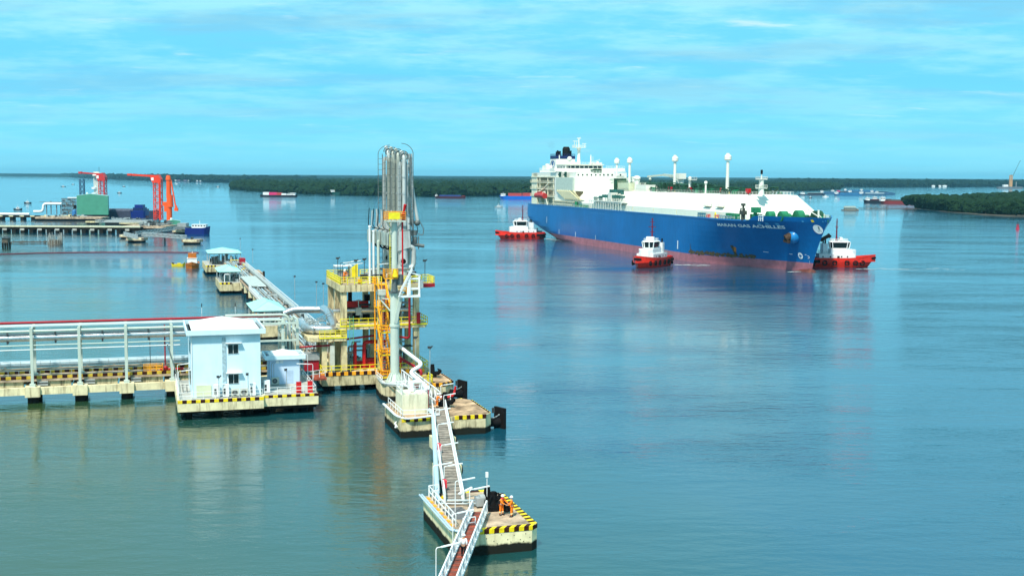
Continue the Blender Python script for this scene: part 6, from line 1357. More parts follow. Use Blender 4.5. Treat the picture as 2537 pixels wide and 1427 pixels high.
# ------------------------------------------------------------------ people
def person(a, b_, z, face, lab, top, legs, helmet=helm, pose='stand', wide=1.0, scarf=None, scale=1.1):
    """one skinned body in a coverall; x forward in local space"""
    t = JT('person', lab, 'person', a, b_, z, None); t.rotation_euler[2] = R(JA + face); OFF[t.name] = (0, 0, 0); t.scale = (scale,) * 3
    def skinned(name, verts, edges, radii, m_, sub=1):
        me = bpy.data.meshes.new(name); me.from_pydata(verts, edges, []); me.materials.append(m_)
        o = bpy.data.objects.new(name, me); COL.objects.link(o); o.parent = t
        bm = bmesh.new(); bm.from_mesh(me); ly = bm.verts.layers.skin.verify()
        for i, v in enumerate(bm.verts): v[ly].radius = (radii[i], radii[i]) if not isinstance(radii[i], tuple) else radii[i]; v[ly].use_root = (i == 0)
        bm.to_mesh(me); bm.free()
        o.modifiers.new('skin', 'SKIN').use_smooth_shade = True; s_ = o.modifiers.new('sub', 'SUBSURF'); s_.levels = s_.render_levels = sub
        return o
    lean = .12 if pose == 'work' else .03
    sh = 1.42; st = .14 if pose != 'walk' else .0
    el = {'stand': (.10, 1.12), 'work': (.22, 1.16), 'walk': (-.04, 1.12)}[pose]; wr = {'stand': (.34, 1.04), 'work': (.50, 1.10), 'walk': (.06, .90)}[pose]
    V = [(0, 0, .95), (lean * .5, 0, 1.18), (lean, 0, sh), (lean + .01, 0, 1.52), (lean + .03, 0, 1.60), (lean + .03, 0, 1.70)]; E = [(0, 1), (1, 2), (2, 3), (3, 4), (4, 5)]; Rr = [(.14, .11), (.13, .10), (.14, .10), .055, .085, .085]
    nose = len(V); V.append((lean + .125, 0, 1.62)); E.append((4, nose)); Rr.append(.028)
    for s_ in (-1, 1):
        n = len(V); fx = (.14 * s_ if pose == 'walk' else .02 * s_)
        V += [(lean, s_ * .19, sh - .02), (lean + el[0], s_ * .25, el[1]), (lean + wr[0], s_ * .21, wr[1]), (lean + wr[0] + .07, s_ * .20, wr[1] - .02)]; E += [(2, n), (n, n + 1), (n + 1, n + 2), (n + 2, n + 3)]; Rr += [.065, .050, .034, .034]
        for j in range(4):
            k = len(V); o_ = (j - 1.5) * .019; V += [(lean + wr[0] + .12, s_ * .20 + o_, wr[1] - .03), (lean + wr[0] + .15 + .006 * (j in (1, 2)), s_ * .20 + o_, wr[1] - .06)]; E += [(n + 3, k), (k, k + 1)]; Rr += [.009, .008]
        k = len(V); V.append((lean + wr[0] + .09, s_ * .20 - s_ * .05, wr[1] - .01)); E.append((n + 3, k)); Rr.append(.010)
        n = len(V); V += [(0, s_ * .09, .88), (fx + .03, s_ * .12, .50), (fx * 1.6, s_ * .14, .09), (fx * 1.6 + .14, s_ * .15, .045)]; E += [(0, n), (n, n + 1), (n + 1, n + 2), (n + 2, n + 3)]; Rr += [.095, .065, .045, .04]
    skinned('body', V, E, Rr, skin)
    # clothing grown over the same skeleton
    V = [(0, 0, .95), (lean * .5, 0, 1.16), (lean, 0, sh - .01), (lean + .01, 0, 1.47)]; E = [(0, 1), (1, 2), (2, 3)]; Rr = [(.17, .135), (.165, .13), (.17, .125), .075]
    for s_ in (-1, 1):
        n = len(V); V += [(lean, s_ * .20, sh - .02), (lean + el[0], s_ * .26, el[1]), (lean + wr[0] * .93, s_ * .215, wr[1])]; E += [(2, n), (n, n + 1), (n + 1, n + 2)]; Rr += [.085, .07, .055]
    skinned('jacket', V, E, Rr, top)
    V = [(0, 0, .96)]; E = []; Rr = [(.165, .135)]
    for s_ in (-1, 1):
        n = len(V); fx = (.14 * s_ if pose == 'walk' else .02 * s_)
        V += [(0, s_ * .095, .86), (fx + .03, s_ * .12, .50), (fx * 1.6, s_ * .14, .13)]; E += [(0, n), (n, n + 1), (n + 1, n + 2)]; Rr += [.12, .095, .075]
    skinned('trousers', V, E, Rr, legs)
    for s_ in (-1, 1):
        fx = (.14 * s_ if pose == 'walk' else .02 * s_) * 1.6
        q = B(); q.tube([(fx - .06, s_ * .14, .05), (fx + .05, s_ * .14, .055), (fx + .18, s_ * .15, .035)], .058, 8); q.build('boot', blk, t)
        if legs is org or legs is MATS['coverall_orange']:
            q = B(); q.tube([(fx, s_ * .14, .26), (fx, s_ * .14, .33)], .098, 10); q.build('reflective_band', refl, t)
    q = B()
    for s_ in (-1, 1): q.sph((lean + .105, s_ * .032, 1.645), .014, 6)
    each(q, 'eye', hair, t)
    q = B(); q.sph((lean + .015, 0, 1.70), .098, 10, sz=.75); q.build('hair', hair, t)
    if helmet:
        q = B(); q.sph((lean + .02, 0, 1.70), .145, 12, sz=.95); q.tube([(lean + .03, 0, 1.685), (lean + .03, 0, 1.70)], .17, 14); q.build('helmet', helmet, t)
    if scarf: q = B(); q.sph((lean, 0, 1.47), .15, 10, sz=.6); q.build('scarf', scarf, t)
    return t
person(27.5, -64.5, 2.34, -60, 'worker in orange coveralls with a red scarf beside the black mooring hooks', org, org, pose='work', scarf=mat('scarf_red', (.75, .02, .03), .8))
person(28.3, -65.3, 2.34, 160, 'worker in orange coveralls right of the red-scarfed worker on the nearest platform', org, org, pose='stand')
person(20.65, -76.6, 2.62, 68, 'person in a white shirt and black trousers walking on the red-brown footbridge', cloth_w, cloth_k, helmet=helm, pose='walk')
person(33.5, -13.4, 2.70, 20, 'worker in orange coveralls bending at the far end of the long catwalk', org, org, pose='work')
person(34.4, -12.2, 2.52, 200, 'person in a white top beside the orange worker at the far catwalk end', cloth_w, cloth_k, pose='work')
person(35.5, 10.6, 2.52, -60, 'worker in orange coveralls and white helmet on the mooring platform beside the red pipe', org, org, pose='stand')
person(36.4, 17.4 + 1.0, 16.87, 200, 'person with a red top on the top deck right of the loading arms', MATS['scarf_red'], cloth_k, pose='stand')
person(37.2, 19.0, 16.87, 180, 'person in dark clothes on the top deck, right of the person in red', cloth_k, cloth_k, pose='stand')
person(26.6, 21.4, 16.87, -40, 'worker in orange coveralls near the left rail of the top deck', org, org, pose='stand')
person(26.9, 23.2, 16.87, 30, 'second worker in orange on the top deck, further from the left rail corner', org, org, pose='work')
t = JT('black_hose_coil', 'black coiled rope bundle between the two workers on the nearest platform', 'rope coil', 28.4, -63.4, 2.34)
q = B(); q.tube([(28.1, -64.2, 2.95), (28.2, -63.9, 2.95)], .5, 14); q.build('coil', rub, t)
# ------------------------------------------------------------------ berth line running away behind the loading platform
def berth(name, lab, x0, x1, y0, y1, z, front_h=True, m_=concg):
    t = JT(name, lab, 'platform', (x0 + x1) / 2, (y0 + y1) / 2)
    q = B(); q.box(x0, x1, y0, y1, .75, z); q.build('slab', conc, t); q = B(); q.box(x0 + .1, x1 - .1, y0 + .1, y1 - .1, z, z + .03); q.build('floor', m_, t)
    q = B()
    for a in (x0 + 1.2, (x0 + x1) / 2, x1 - 1.2):
        y = y0 + 1.3
        while y < y1: q.cyl((a, y, -3), .5, 3.9, 8); y += 4.5
    each(q, 'pile', pile, t)
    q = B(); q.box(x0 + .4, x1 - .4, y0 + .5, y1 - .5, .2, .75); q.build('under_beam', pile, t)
    if front_h: q = B(); q.hazard((x0, y0 - .02, z - .35), (x0 + 3.4, y0 - .02, z - .35), .5, .3, .6); q.build('front_kerb', HZ, t)
    return t
def shelter(lab, x0, x1, y0, y1, z0, z, h):
    t = JT('open_shelter', lab, 'shelter', (x0 + x1) / 2, (y0 + y1) / 2, z0, 'aqua roofed shelters on the pipe jetty')
    cx, ym = (x0 + x1) / 2, (y0 + y1) / 2; i = (y1 - y0) * .28
    q = B(); v = [(x0, y0, z), (x1, y0, z), (x1, y1, z), (x0, y1, z), (cx, y0 + i, z + h), (cx, y1 - i, z + h)]
    q.add(v, [(0, 1, 4), (1, 2, 5, 4), (2, 3, 5), (3, 0, 4, 5), (3, 2, 1, 0)])
    for a, b_ in ((v[0], v[4]), (v[1], v[4]), (v[2], v[5]), (v[3], v[5]), (v[4], v[5])): q.bar(a, b_, .12)
    q.build('roof', aqua, t)
    q = B()
    for a in (x0 + .5, cx, x1 - .5):
        for y in (y0 + .6, y1 - .6): q.bar((a, y, z0), (a, y, z), .22)
    each(q, 'post', galv, t)
    q = B(); q.box(x0 + .3, x1 - .3, y0 + .5, y0 + .7, z - .35, z); q.box(x0 + .3, x1 - .3, y1 - .7, y1 - .5, z - .35, z); each(q, 'eaves_beam', galv, t)
def clutter(lab, x0, x1, y0, y1, z, n, hmax, mats, seed, cat='pipework', name='pipework'):
    rr = random.Random(seed); t = JT(name, lab, cat, (x0 + x1) / 2, (y0 + y1) / 2, z); q = B()
    for i in range(n):
        a = rr.uniform(x0, x1); y = rr.uniform(y0, y1); h = rr.uniform(.4, hmax); w = rr.uniform(.15, .9); k = rr.randrange(len(mats))
        if rr.random() < .45: q.box(a, min(x1, a + w), y, y + w * 1.6, z, z + h, k=k)
        elif rr.random() < .5: q.path([(a, y, z), (a, y, z + h), (min(x1, a + rr.uniform(.5, 3)), y + rr.uniform(-1, 1), z + h)], rr.uniform(.06, .2), 6, .3, k=k)
        else: q.bar((a, y, z), (a + rr.uniform(-.6, .6), y + rr.uniform(-.5, .5), z + h), .12, k=k)
    each(q, 'pipe', mats, t); return t
p1 = berth('jetty_platform', 'farthest jetty platform with the large aqua roofed shelter', 16.2, 28.4, 251, 276, 3.0)
shelter('farthest and widest aqua roofed shelter on the pipe jetty', 17.2, 28.6, 255, 272, 3.0, 7.0, 1.3)
clutter('dark machinery under the farthest aqua shelter', 17.8, 27.5, 255, 271, 3.0, 60, 3.2, [dgrey, concg, galv], 31)
p2 = berth('jetty_platform', 'middle jetty platform with tall cream front, under the second aqua shelter', 16.6, 23.0, 181.6, 202, 3.1)
shelter('middle aqua roofed shelter, above the tall cream platform front', 16.4, 22.9, 184.5, 200, 3.1, 6.1, 1.3)
clutter('dark machinery under the middle aqua shelter', 17, 22.5, 184, 199, 3.1, 50, 2.6, [dgrey, galv, roofw, concg], 32)
p3 = berth('jetty_platform', 'nearest jetty platform under the aqua shelter behind the tall blue building', 17.2, 24.4, 79, 101, 3.1, False)
shelter('nearest aqua roofed shelter, just behind the roof of the tall blue building', 17.2, 24.2, 81, 97, 3.1, 6.0, 1.5)
clutter('dark machinery under the nearest aqua shelter', 17.8, 23.8, 80, 96, 3.1, 60, 2.4, [dgrey, galv, roofw], 33)
# piled walkway carrying the pipes from shelter to shelter
t = JT('pipe_jetty', 'long narrow pipe jetty linking the three aqua shelters to the loading platform', 'jetty', 24, 150)
q = B(); q.box(22.4, 27.6, 33, 255, 3.3, 3.8); q.build('deck', concd, t)
q = B(); q.box(22.4, 26.6, 150, 182, 4.75, 5.0); q.build('cover_slab', mat('pale_slab', (.42, .48, .46), .8, var=.12), t)
q = B(); q.box(27.1, 27.9, 42, 252, 4.3, 5.0); q.build('parapet_box', mat('parapet_pale', (.34, .38, .37), .7, var=.1), t)
q = B(); q.rail([(28.3, 60, 3.8), (28.3, 252, 3.8)], 1.5, 2.2, .07, mid=1); q.build('railing', white, t)
q = B(); q.rail([(22.2, 102, 3.8), (22.2, 150, 3.8)], 1.5, 2.0, .08, mid=1); q.build('railing', white, t)
q = B()
y = 40
while y < 250: q.box(22.2, 27.8, y - .6, y + .6, 1.7, 3.3); y += 14
each(q, 'pile_cap', concp, t)
q = B(); y = 40
while y < 250:
    for a in (23.2, 26.8): q.cyl((a, y, -3), .5, 4.8, 8)
    y += 14
each(q, 'pile', pile, t)
for i, a in enumerate((22.8, 23.4, 24.0, 24.7, 25.4, 26.2)):
    q = JT('jetty_pipe', ['first', 'second', 'third', 'fourth', 'fifth', 'sixth'][i] + ' pipe from the left on the long pipe jetty', 'pipe', a, 140, 4, 'parallel pipes on the pipe jetty'); u = B(); u.tube([(a, 36, 4.25 + .1 * (i % 2)), (a, 150, 4.25 + .1 * (i % 2))], .17, 8); u.tube([(a, 182, 4.25), (a, 254, 4.25)], .17, 8); u.build('barrel', [galv, cyanl, grey][i % 3], q)
clutter('dark steelwork between the loading platform and the nearest shelter', 21.5, 28, 34, 78, 3.8, 90, 2.0, [dgrey, galv, grey], 35)
clutter('steelwork along the pipe jetty between the near and middle shelters', 22.6, 28, 102, 150, 3.8, 40, 1.2, [dgrey, galv, concg], 36)
clutter('steelwork along the pipe jetty between the middle and far shelters', 23.0, 28.4, 200, 252, 3.8, 50, 1.4, [dgrey, galv, yel, concg], 37)
t = JT('red_machine', 'dark red machine on the seaward side of the farthest jetty platform', 'machine', 27.6, 240, 3.8); q = B(); q.box(26.6, 28.4, 238, 243, 3.8, 6.2); q.build('body', dred, t)
t = JT('concrete_dolphin', 'small concrete mooring dolphin right of the jetty between the two far shelters', 'dolphin', 30.2, 228); q = B(); q.box(28.6, 32.6, 222, 236, .8, 2.6); q.build('cap', concd, t); q = B(); q.box(29, 32, 223, 235, -3, .8); q.build('pile_cluster', pile, t); q = B(); q.box(32.7, 33.2, 222.5, 224.5, -.5, 3.0); q.build('fender', blk, t)
t = JT('yellow_skid', 'orange yellow skid left of the pipe jetty near the nearest shelter', 'skid', 20.6, 111, 2); q = B(); q.box(20.0, 22.0, 104, 116, 1.6, 2.6); q.build('deck', conc, t); q = B(); q.bar((20.3, 106, 3.0), (21.6, 114, 3.6), 1.0, .8); q.build('skid', oran, t)
for i, (px, py, z) in enumerate(((730, 686, 9), (784, 700, 9), (801, 704, 9), (595, 592, 8), (626, 619, 8))):
    p = W(px, py, z); t = T('lamp_mast', ['thin lamp mast on the jetty, left of the three above the silver pipe', 'thin lamp mast on the jetty, middle of the three above the silver pipe', 'thin lamp mast on the jetty, right of the three above the silver pipe', 'thin lamp mast behind the farthest aqua shelter', 'thin lamp mast right of the farthest aqua shelter'][i], 'lamp', (p.x, p.y, 3.5), JA, 'thin lamp masts on the pipe jetty')
    q = B(); q.cyl((0, 0, 0), .07, z - 3.5, 6); q.build('mast', galv, t); q = B(); q.box(-.25, .25, -.12, .12, z - 3.55, z - 3.2); q.build('lamp_head', dgrey, t)
# fishing markers
for px, y0, h, lab in ((500, 777, 1.9, 'left white marker stake in the water above the tall blue building'), (583, 775, 1.9, 'right white marker stake in the water beside the nearest aqua shelter')):
    p = W(px, y0); t = T('marker_stake', lab, 'stake', p, 0, 'white marker stakes'); q = B(); q.cyl((0, 0, -1), .06, 2.6, 6, k=1); q.cyl((0, 0, 1.6), .12, .9, 6); q.build('stake', [dgrey, white], t)

# ------------------------------------------------------------------ generic working boats (x forward)
def boat(label, px, py, L, Bm, H, rot, hull, house=None, cargo=(), group=None, name='boat', cat='boat', sheer=1.0, parts=(), hm=None, origin=None):
    p = Vector((origin[0], origin[1], 0)) if origin else W(px, py); t = T(name, label, cat, (p.x, p.y, 0), rot, group)
    q = B(); n = 12; rows = []
    for z, k in ((-.5, .86), (0, .92), (H, 1.0)):
        row = []
        for i in range(n + 1):
            u = i / n; x = -L / 2 + L * u; f = 1 - max(0, (u - .78) / .22) ** 2; g = .80 + .2 * min(1, u / .08)
            row.append((x * (k if u > .5 else .5 + k * .5), Bm / 2 * f * g * k, z + (sheer * max(0, (u - .7) / .3) ** 2 + sheer * .5 * max(0, (.15 - u) / .15) ** 2 if z == H else 0)))
        rows.append(row)
    for a, b_ in zip(rows, rows[1:]):
        for s in (-1, 1):
            vs = [(x, s * y, z) for x, y, z in a + b_]; q.add(vs, [((i, i + 1, n + 2 + i, n + 1 + i) if s < 0 else (i + 1, i, n + 1 + i, n + 2 + i)) for i in range(n)])
        q.add([(a[0][0], -a[0][1], a[0][2]), (a[0][0], a[0][1], a[0][2]), (b_[0][0], b_[0][1], b_[0][2]), (b_[0][0], -b_[0][1], b_[0][2])], [(1, 0, 3, 2)])
    q.build('hull', hull, t)
    q = B(); tp = rows[-1]; q.add([(x, -y * .97, H * .9) for x, y, z in tp] + [(x, y * .97, H * .9) for x, y, z in tp[::-1]], [tuple(range(2 * n + 2))]); q.build('deck', grey, t)
    if house:
        for (x0, x1, w, z0, z1) in house:
            q = B(); q.box(x0, x1, -w / 2, w / 2, z0, z1); q.box(x0 - .15, x1 + .15, -w / 2 - .15, w / 2 + .15, z1, z1 + .15); hh = q.build('deckhouse', hm or white, t)
            q = B(); m_ = max(1, int((x1 - x0) / 1.6)); ws = (x1 - x0) / m_
            for i in range(m_):
                for s in (-1, 1): y = s * (w / 2 + .02); q.box(x0 + ws * (i + .2), x0 + ws * (i + .8), min(y, y - s * .04), max(y, y - s * .04), z0 + (z1 - z0) * .5, z0 + (z1 - z0) * .82)
            each(q, 'window', glass, hh)
        x0, x1, w, z0, z1 = house[-1]; q = B(); q.cyl(((x0 + x1) / 2, 0, z1), .12, 2.4, 6); q.bar(((x0 + x1) / 2, -.8, z1 + 1.6), ((x0 + x1) / 2, .8, z1 + 1.6), .1); q.build('mast', white, t)
    for (nm, x0, x1, w, z0, z1, m_) in cargo:
        q = B(); q.box(x0, x1, -w / 2, w / 2, z0, z1); q.build(nm, m_, t)
    return t
cr_ = mat('container_red', (.42, .045, .045), .6, var=.12, scale=.5); cm_ = mat('container_magenta', (.62, .02, .14), .6); cwh = mat('container_white', (.75, .78, .78), .6); cbl = mat('cargo_blue', (.02, .05, .22), .6, var=.3, scale=.4)
bdk = mat('hull_dark', (.015, .018, .028), .5, var=.2); bgr = mat('hull_green', (.006, .07, .055), .5); bbl = mat('hull_bright_blue', (.005, .14, .62), .4); bnv = mat('hull_navy', (.004, .018, .17), .4, var=.2); bmr = mat('hull_maroon', (.07, .012, .025), .5, var=.2); brd = mat('hull_brick', (.26, .03, .03), .5, var=.2)
# orange work boat and yellow dinghy beside the jetty
t = boat('orange work boat with a white cabin moored left of the aqua roofed jetty', 0, 0, 11, 4.8, 1.5, -78, mat('boat_orange', (.46, .13, .01), .5), [(-2.5, 2.2, 3.4, 1.3, 3.5)], (('wheelhouse', -2.0, 1.6, 2.9, 3.6, 5.3, MATS['boat_orange']),), origin=jw(13.1, 284))
boat('small yellow dinghy tied beside the orange work boat', 0, 0, 5, 2.2, .7, 10, mat('dinghy_yellow', (.80, .60, .01), .5), None, (('outboard_motor', -2.4, -1.7, .6, .5, 1.2, blk), ('seat_box', -.4, .8, 1.2, .6, 1.1, MATS['dinghy_yellow'])), origin=jw(8.5, 294))
# floating boom
t = T('floating_boom', 'long dark floating boom lying on the water at the far left', 'boom', W(245, 628)); o = W(245, 628)
q = B(); pts = [W(x, y) - o for x, y in ((-60, 634), (0, 631), (100, 628), (200, 626.5), (300, 626), (400, 626), (492, 627))]; q.tube([(p.x, p.y, .12) for p in pts], .30, 8); q.build('float_line', mat('boom_maroon', (.13, .025, .045), .7), t)
# ------------------------------------------------------------------ river traffic
boat('container barge with white and magenta containers in mid river left of the tower', 692, 488, 58, 12, 2.8, 0, bdk, [(17, 25, 9, 2.6, 6.0), (12, 17, 8, 2.6, 4.6)], (('container_stack', -24, -15, 9, 2.6, 7.0, cwh), ('container_stack', -15, -3, 9, 2.6, 6.8, cm_), ('container_stack', -3, 4, 9, 2.6, 6.4, cr_), ('container_stack', 4, 11, 9, 2.6, 5.2, cwh)), 'barges in the river')
boat('low dark green cargo ship against the wooded island', 868, 482.5, 74, 13, 4.4, 180, bgr, [(26, 34, 8, 4.2, 7.6), (-34, -27, 8, 4.2, 6.6)], (('hatch_box', -8, -3, 5, 4.2, 8.0, cwh),), 'barges in the river')
boat('bright blue cargo vessel partly hidden behind the loading arms', 982, 482, 76, 13, 3.8, 180, bbl, [(27, 35, 8, 3.6, 7.4), (-34, -26, 8, 3.6, 7.4)], (('container_stack', -24, 8, 10, 3.6, 8.2, cr_),), 'barges in the river')
boat('dark maroon barge with blue cargo right of the loading arms', 1115, 491.5, 48, 11, 3.0, 180, bmr, [(19, 22, 6, 2.8, 5.0)], (('cargo_heap', -16, 16, 8, 2.8, 4.8, cbl), ('rust_bow', -22, -18, 6, 2.8, 3.8, brd)), 'barges in the river')
boat('bright blue container ship with red containers just left of the tanker stern', 1286, 493.5, 58, 13, 4.4, 180, bbl, [(20, 27, 9, 4.2, 7.8)], (('container_stack', -4, 16, 10, 4.2, 8.6, cr_), ('container_stack', -24, -5, 10, 4.2, 9.0, cr_)), 'barges in the river')
boat('small white fishing boat alone on the water left of the tanker', 1236, 514, 9, 3, .8, 20, mat('boat_grey', (.35, .40, .42), .6), [(-2, 1.5, 1.8, .8, 2.2)], (), 'small river boats')
for i, (x, y, L, r, m_, l) in enumerate(((68, 504, 9, 170, bdk, 'thin dark sampan near the left edge above the pipe jetty'), (157, 463, 13, 10, bdk, 'small dark boat left of the blue lattice mast'), (181, 457.5, 10, 0, bdk, 'tiny dark boat high up near the far left shore'), (307, 463, 8, 20, bdk, 'tiny dark boat between the two red crane towers'),
        (45, 520, 8, 0, bdk, 'small dark sampan just above the far pipe jetty'), (540, 464, 11, 0, bdk, 'small dark boat left of the mangrove island tip'), (296, 479, 8, 0, bdk, 'tiny boat on the water right of the rear red crane tower'),
        (438, 456.5, 16, 0, mat('boat_grey', (.35, .40, .42)), 'small pale boat below the far grey barge'), (585, 466, 14, 0, bdk, 'small dark boat at the tip of the mangrove island'), (2045, 488, 11, 160, white, 'small white boat right of the tanker tank deck'), (2106 - 98, 491, 6, 0, bdk, 'tiny dark boat just beyond the tanker bow'))):
    boat(l, x, y, L, L * .3, .9, r, m_, [(-L * .2, L * .15, L * .2, .8, 2.0 + L * .04)], (), 'small river boats')
boat('long grey barge anchored far off below the left shore', 451, 450.5, 66, 14, 3.6, 180, mat('hull_slate', (.06, .09, .13), .6), [(24, 31, 9, 3.4, 8), (-31, -27, 9, 3.4, 7)], (('cargo_heap', 8, 20, 9, 3.4, 8, mat('cargo_plum', (.16, .14, .22), .7)), ('cargo_heap', -20, -8, 9, 3.4, 8, MATS['cargo_plum'])), 'barges in the river')
boat('short grey barge anchored right of the long one below the left shore', 493, 452, 30, 12, 3.6, 180, mat('hull_slate', (.06, .09, .13)), [(5, 10, 8, 3.4, 8), (-8, -4, 8, 3.4, 8)], (), 'barges in the river')
boat('pale floating pontoon right of the tanker under the far wood', 2012, 484, 52, 12, 2.2, 0, mat('hull_slate', (.06, .09, .13)), [(-22, -15, 8, 2, 5.4)], (('canopy', -10, 22, 9, 4.4, 4.8, mat('canopy_pale', (.40, .46, .44), .7)), ('cargo_heap', -8, 20, 7, 2, 4.3, bdk)), 'moored barges off the right shore')
sl = mat('barge_steel_blue', (.04, .13, .24), .6, var=.25, scale=.3); bl2 = mat('barge_blue', (.03, .17, .36), .6, var=.25, scale=.3)
BG = [(2058, 481, 46, sl, 'magenta cargo'), (2085, 479, 50, bdk, 'grey cargo'), (2100, 484.5, 56, bl2, 'blue cover'), (2112, 475.5, 44, bl2, 'blue wheelhouse'), (2130, 480, 54, sl, 'long low hull'), (2150, 476, 40, bl2, 'stern to the right'), (2163, 484, 58, sl, 'pale hatch covers'), (2180, 480, 44, bdk, 'dark hatch covers'), (2192, 482.5, 42, sl, 'raised bow')]
OR_ = ['leftmost', 'second', 'third', 'fourth', 'fifth', 'sixth', 'seventh', 'eighth', 'rightmost']
for i, (x, y, L, m_, l) in enumerate(BG):
    boat('%s rafted barge of the blue-grey group off the right shore, %s' % (OR_[i], l), x, y, L, 10, 3.0, 176 + (i % 3) * 3, m_, [(L * .34, L * .46, 7, 2.8, 6.6)], (('cargo_heap', -L * .36, L * .26, 7.5, 2.8, 4.6 if i % 2 else 5.2, [cm_, mat('cargo_slate', (.10, .14, .18), .7), bl2, bl2, sl, bl2, mat('hatch_pale', (.30, .40, .46), .6), bdk, sl][i] if i else sl),) + ((('magenta_box', -L * .4, -L * .28, 5, 4.6, 7.4, cm_),) if i == 0 else ()), 'moored barges off the right shore')
boat('long brick red barge in front of the mangrove point', 2235, 504.5, 62, 12, 3.4, 180, brd, [(24, 30, 8, 3.2, 8.4)], (('cargo_heap', -24, 20, 8, 3.2, 5.2, mat('cargo_brown', (.09, .07, .06), .8, var=.3)),), 'barges by the mangrove point')
boat('dark barge with white wheelhouse, left of the long brick red barge', 2185, 502, 34, 10, 3.4, 180, bmr, [(8, 13, 7, 3.2, 7.6)], (('cargo_heap', -12, 6, 7, 3.2, 5, MATS['cargo_brown']),), 'barges by the mangrove point')
boat('darkest barge at the left end of the group by the mangrove point', 2162, 502.5, 26, 9, 3.2, 180, bdk, [(5, 10, 6, 3.2, 7)], (('cargo_heap', -9, 3, 6, 3.2, 4.8, bmr),), 'barges by the mangrove point')
boat('barge with a white awning behind the mangrove point', 2305, 499, 60, 12, 3.0, 180, bmr, [(16, 24, 8, 3, 7)], (('awning', -20, 10, 9, 5.0, 5.3, cwh),), 'barges by the mangrove point')
# floating house
p = W(2106, 521.5); t = T('floating_house', 'grey floating house with a pitched roof right of the tanker bow', 'house', p, -8)
q = B(); q.box(-8.5, 8.5, -4.5, 4.5, -.2, .7); q.build('raft', rustb, t); q = B(); q.box(-6, 5.5, -3, 3, .7, 2.8); q.build('wall', mat('hut_wall', (.30, .33, .30), .9, var=.3), t)
q = B(); q.add([(-7, -3.8, 2.7), (6.5, -3.8, 2.7), (6.5, 3.8, 2.7), (-7, 3.8, 2.7), (-5.5, 0, 4.6), (4.6, 0, 4.6)], [(0, 1, 5, 4), (1, 2, 5), (2, 3, 4, 5), (3, 0, 4), (3, 2, 1, 0)]); q.build('roof', mat('hut_roof', (.24, .30, .28), .8, var=.3), t); q = B(); q.box(5.6, 8.2, -2.2, 2, .7, 2.0); q.build('porch', MATS['hut_wall'], t)
def stakes(lab, px0, px1, y0, y1, n, h, seed, dense=None):
    rr = random.Random(seed); o = W((px0 + px1) / 2, (y0 + y1) / 2); t = T('fishing_stakes', lab, 'fish trap', (o.x, o.y, 0)); q = B()
    for i in range(n):
        u = rr.random() if dense is None else i / n; p = W(px0 + (px1 - px0) * u, y0 + (y1 - y0) * u + rr.uniform(-.8, .8)) - o; hh = h * rr.uniform(.5, 1.2); q.bar((p.x, p.y, -.5), (p.x + rr.uniform(-.4, .4), p.y, hh), .13)
    a = W(px0, y0) - o; b_ = W(px1, y1) - o; q.bar((a.x, a.y, .5), (b_.x, b_.y, .5), .12, .5); q.build('stakes', rustb, t); return t
stakes('dense row of fishing stakes in the water between the floating house and the mangrove point', 2146, 2202, 518, 519, 60, 3.4, 4); stakes('thin line of low stakes running from the fish trap to the mangrove point', 2202, 2272, 518.5, 518, 26, 1.2, 5, 1)
stakes('thin line of low stakes left of the dense fishing stakes', 2128, 2146, 517, 518, 6, 1.6, 6, 1)
stakes('row of fishing stakes between the stilt hut and the round fish trap at the left', 4, 132, 603, 602, 60, 1.3, 8)
# red channel buoy
p = W(2521, 568); t = T('channel_buoy', 'red channel buoy near the right edge', 'buoy', p)
q = B(); q.cyl((0, 0, -.3), 1.35, .9, 14, 1.25); q.build('float', mat('buoy_float', (.45, .02, .06), .5), t); q = B(); q.tower((0, 0), 1.1, .6, 3.3, 3, .1); q.cyl((0, 0, .6), .9, 2.0, 10, .45); q.build('superstructure', mat('buoy_tower', (.40, .02, .05), .5), t); q = B(); q.cyl((0, 0, 3.3), .35, 1.0, 8); q.sph((0, 0, 5.0), .32, 8); q.cyl((0, 0, 4.2), .05, .6, 5); q.build('light', dgrey, t)
# crane barge
p = W(2505, 468); t = T('crane_barge', 'crane barge with an orange tower and a leaning lattice boom on the right horizon', 'crane', p); k = p.y / 3000
q = B(); q.box(-34 * k, 26 * k, -8, 8, -.5, 5 * k); q.build('pontoon', mat('pontoon_grey', (.12, .15, .17), .7), t); q = B(); q.box(-20 * k, -9 * k, -6, 6, 5 * k, 10 * k); q.build('deckhouse', white, t)
q = B(); q.tower((-1.5 * k, 0), 5 * k, 5 * k, 33 * k, 6, .9); q.box(-4 * k, 1 * k, -2.4 * k, 2.4 * k, 5 * k, 20 * k); q.build('tower', mat('crane_cream_orange', (.60, .33, .14), .6), t)
q = B(); d_ = Vector((16 * k, 0, 36 * k)); a_ = Vector((3 * k, 0, 32 * k)); q.bar(a_, a_ + d_, 1.3, 1.3); q.bar(a_ + d_, a_ + d_ + Vector((2.4 * k, 0, 0)), 2.2, 1.6); q.bar(a_, (-1.5 * k, 0, 34 * k), 1.6); q.build('boom', mat('boom_dark', (.08, .16, .18), .6), t); q = B(); q.cyl((12 * k, 0, 5 * k), .5, 12 * k, 6); q.build('derrick', white, t)
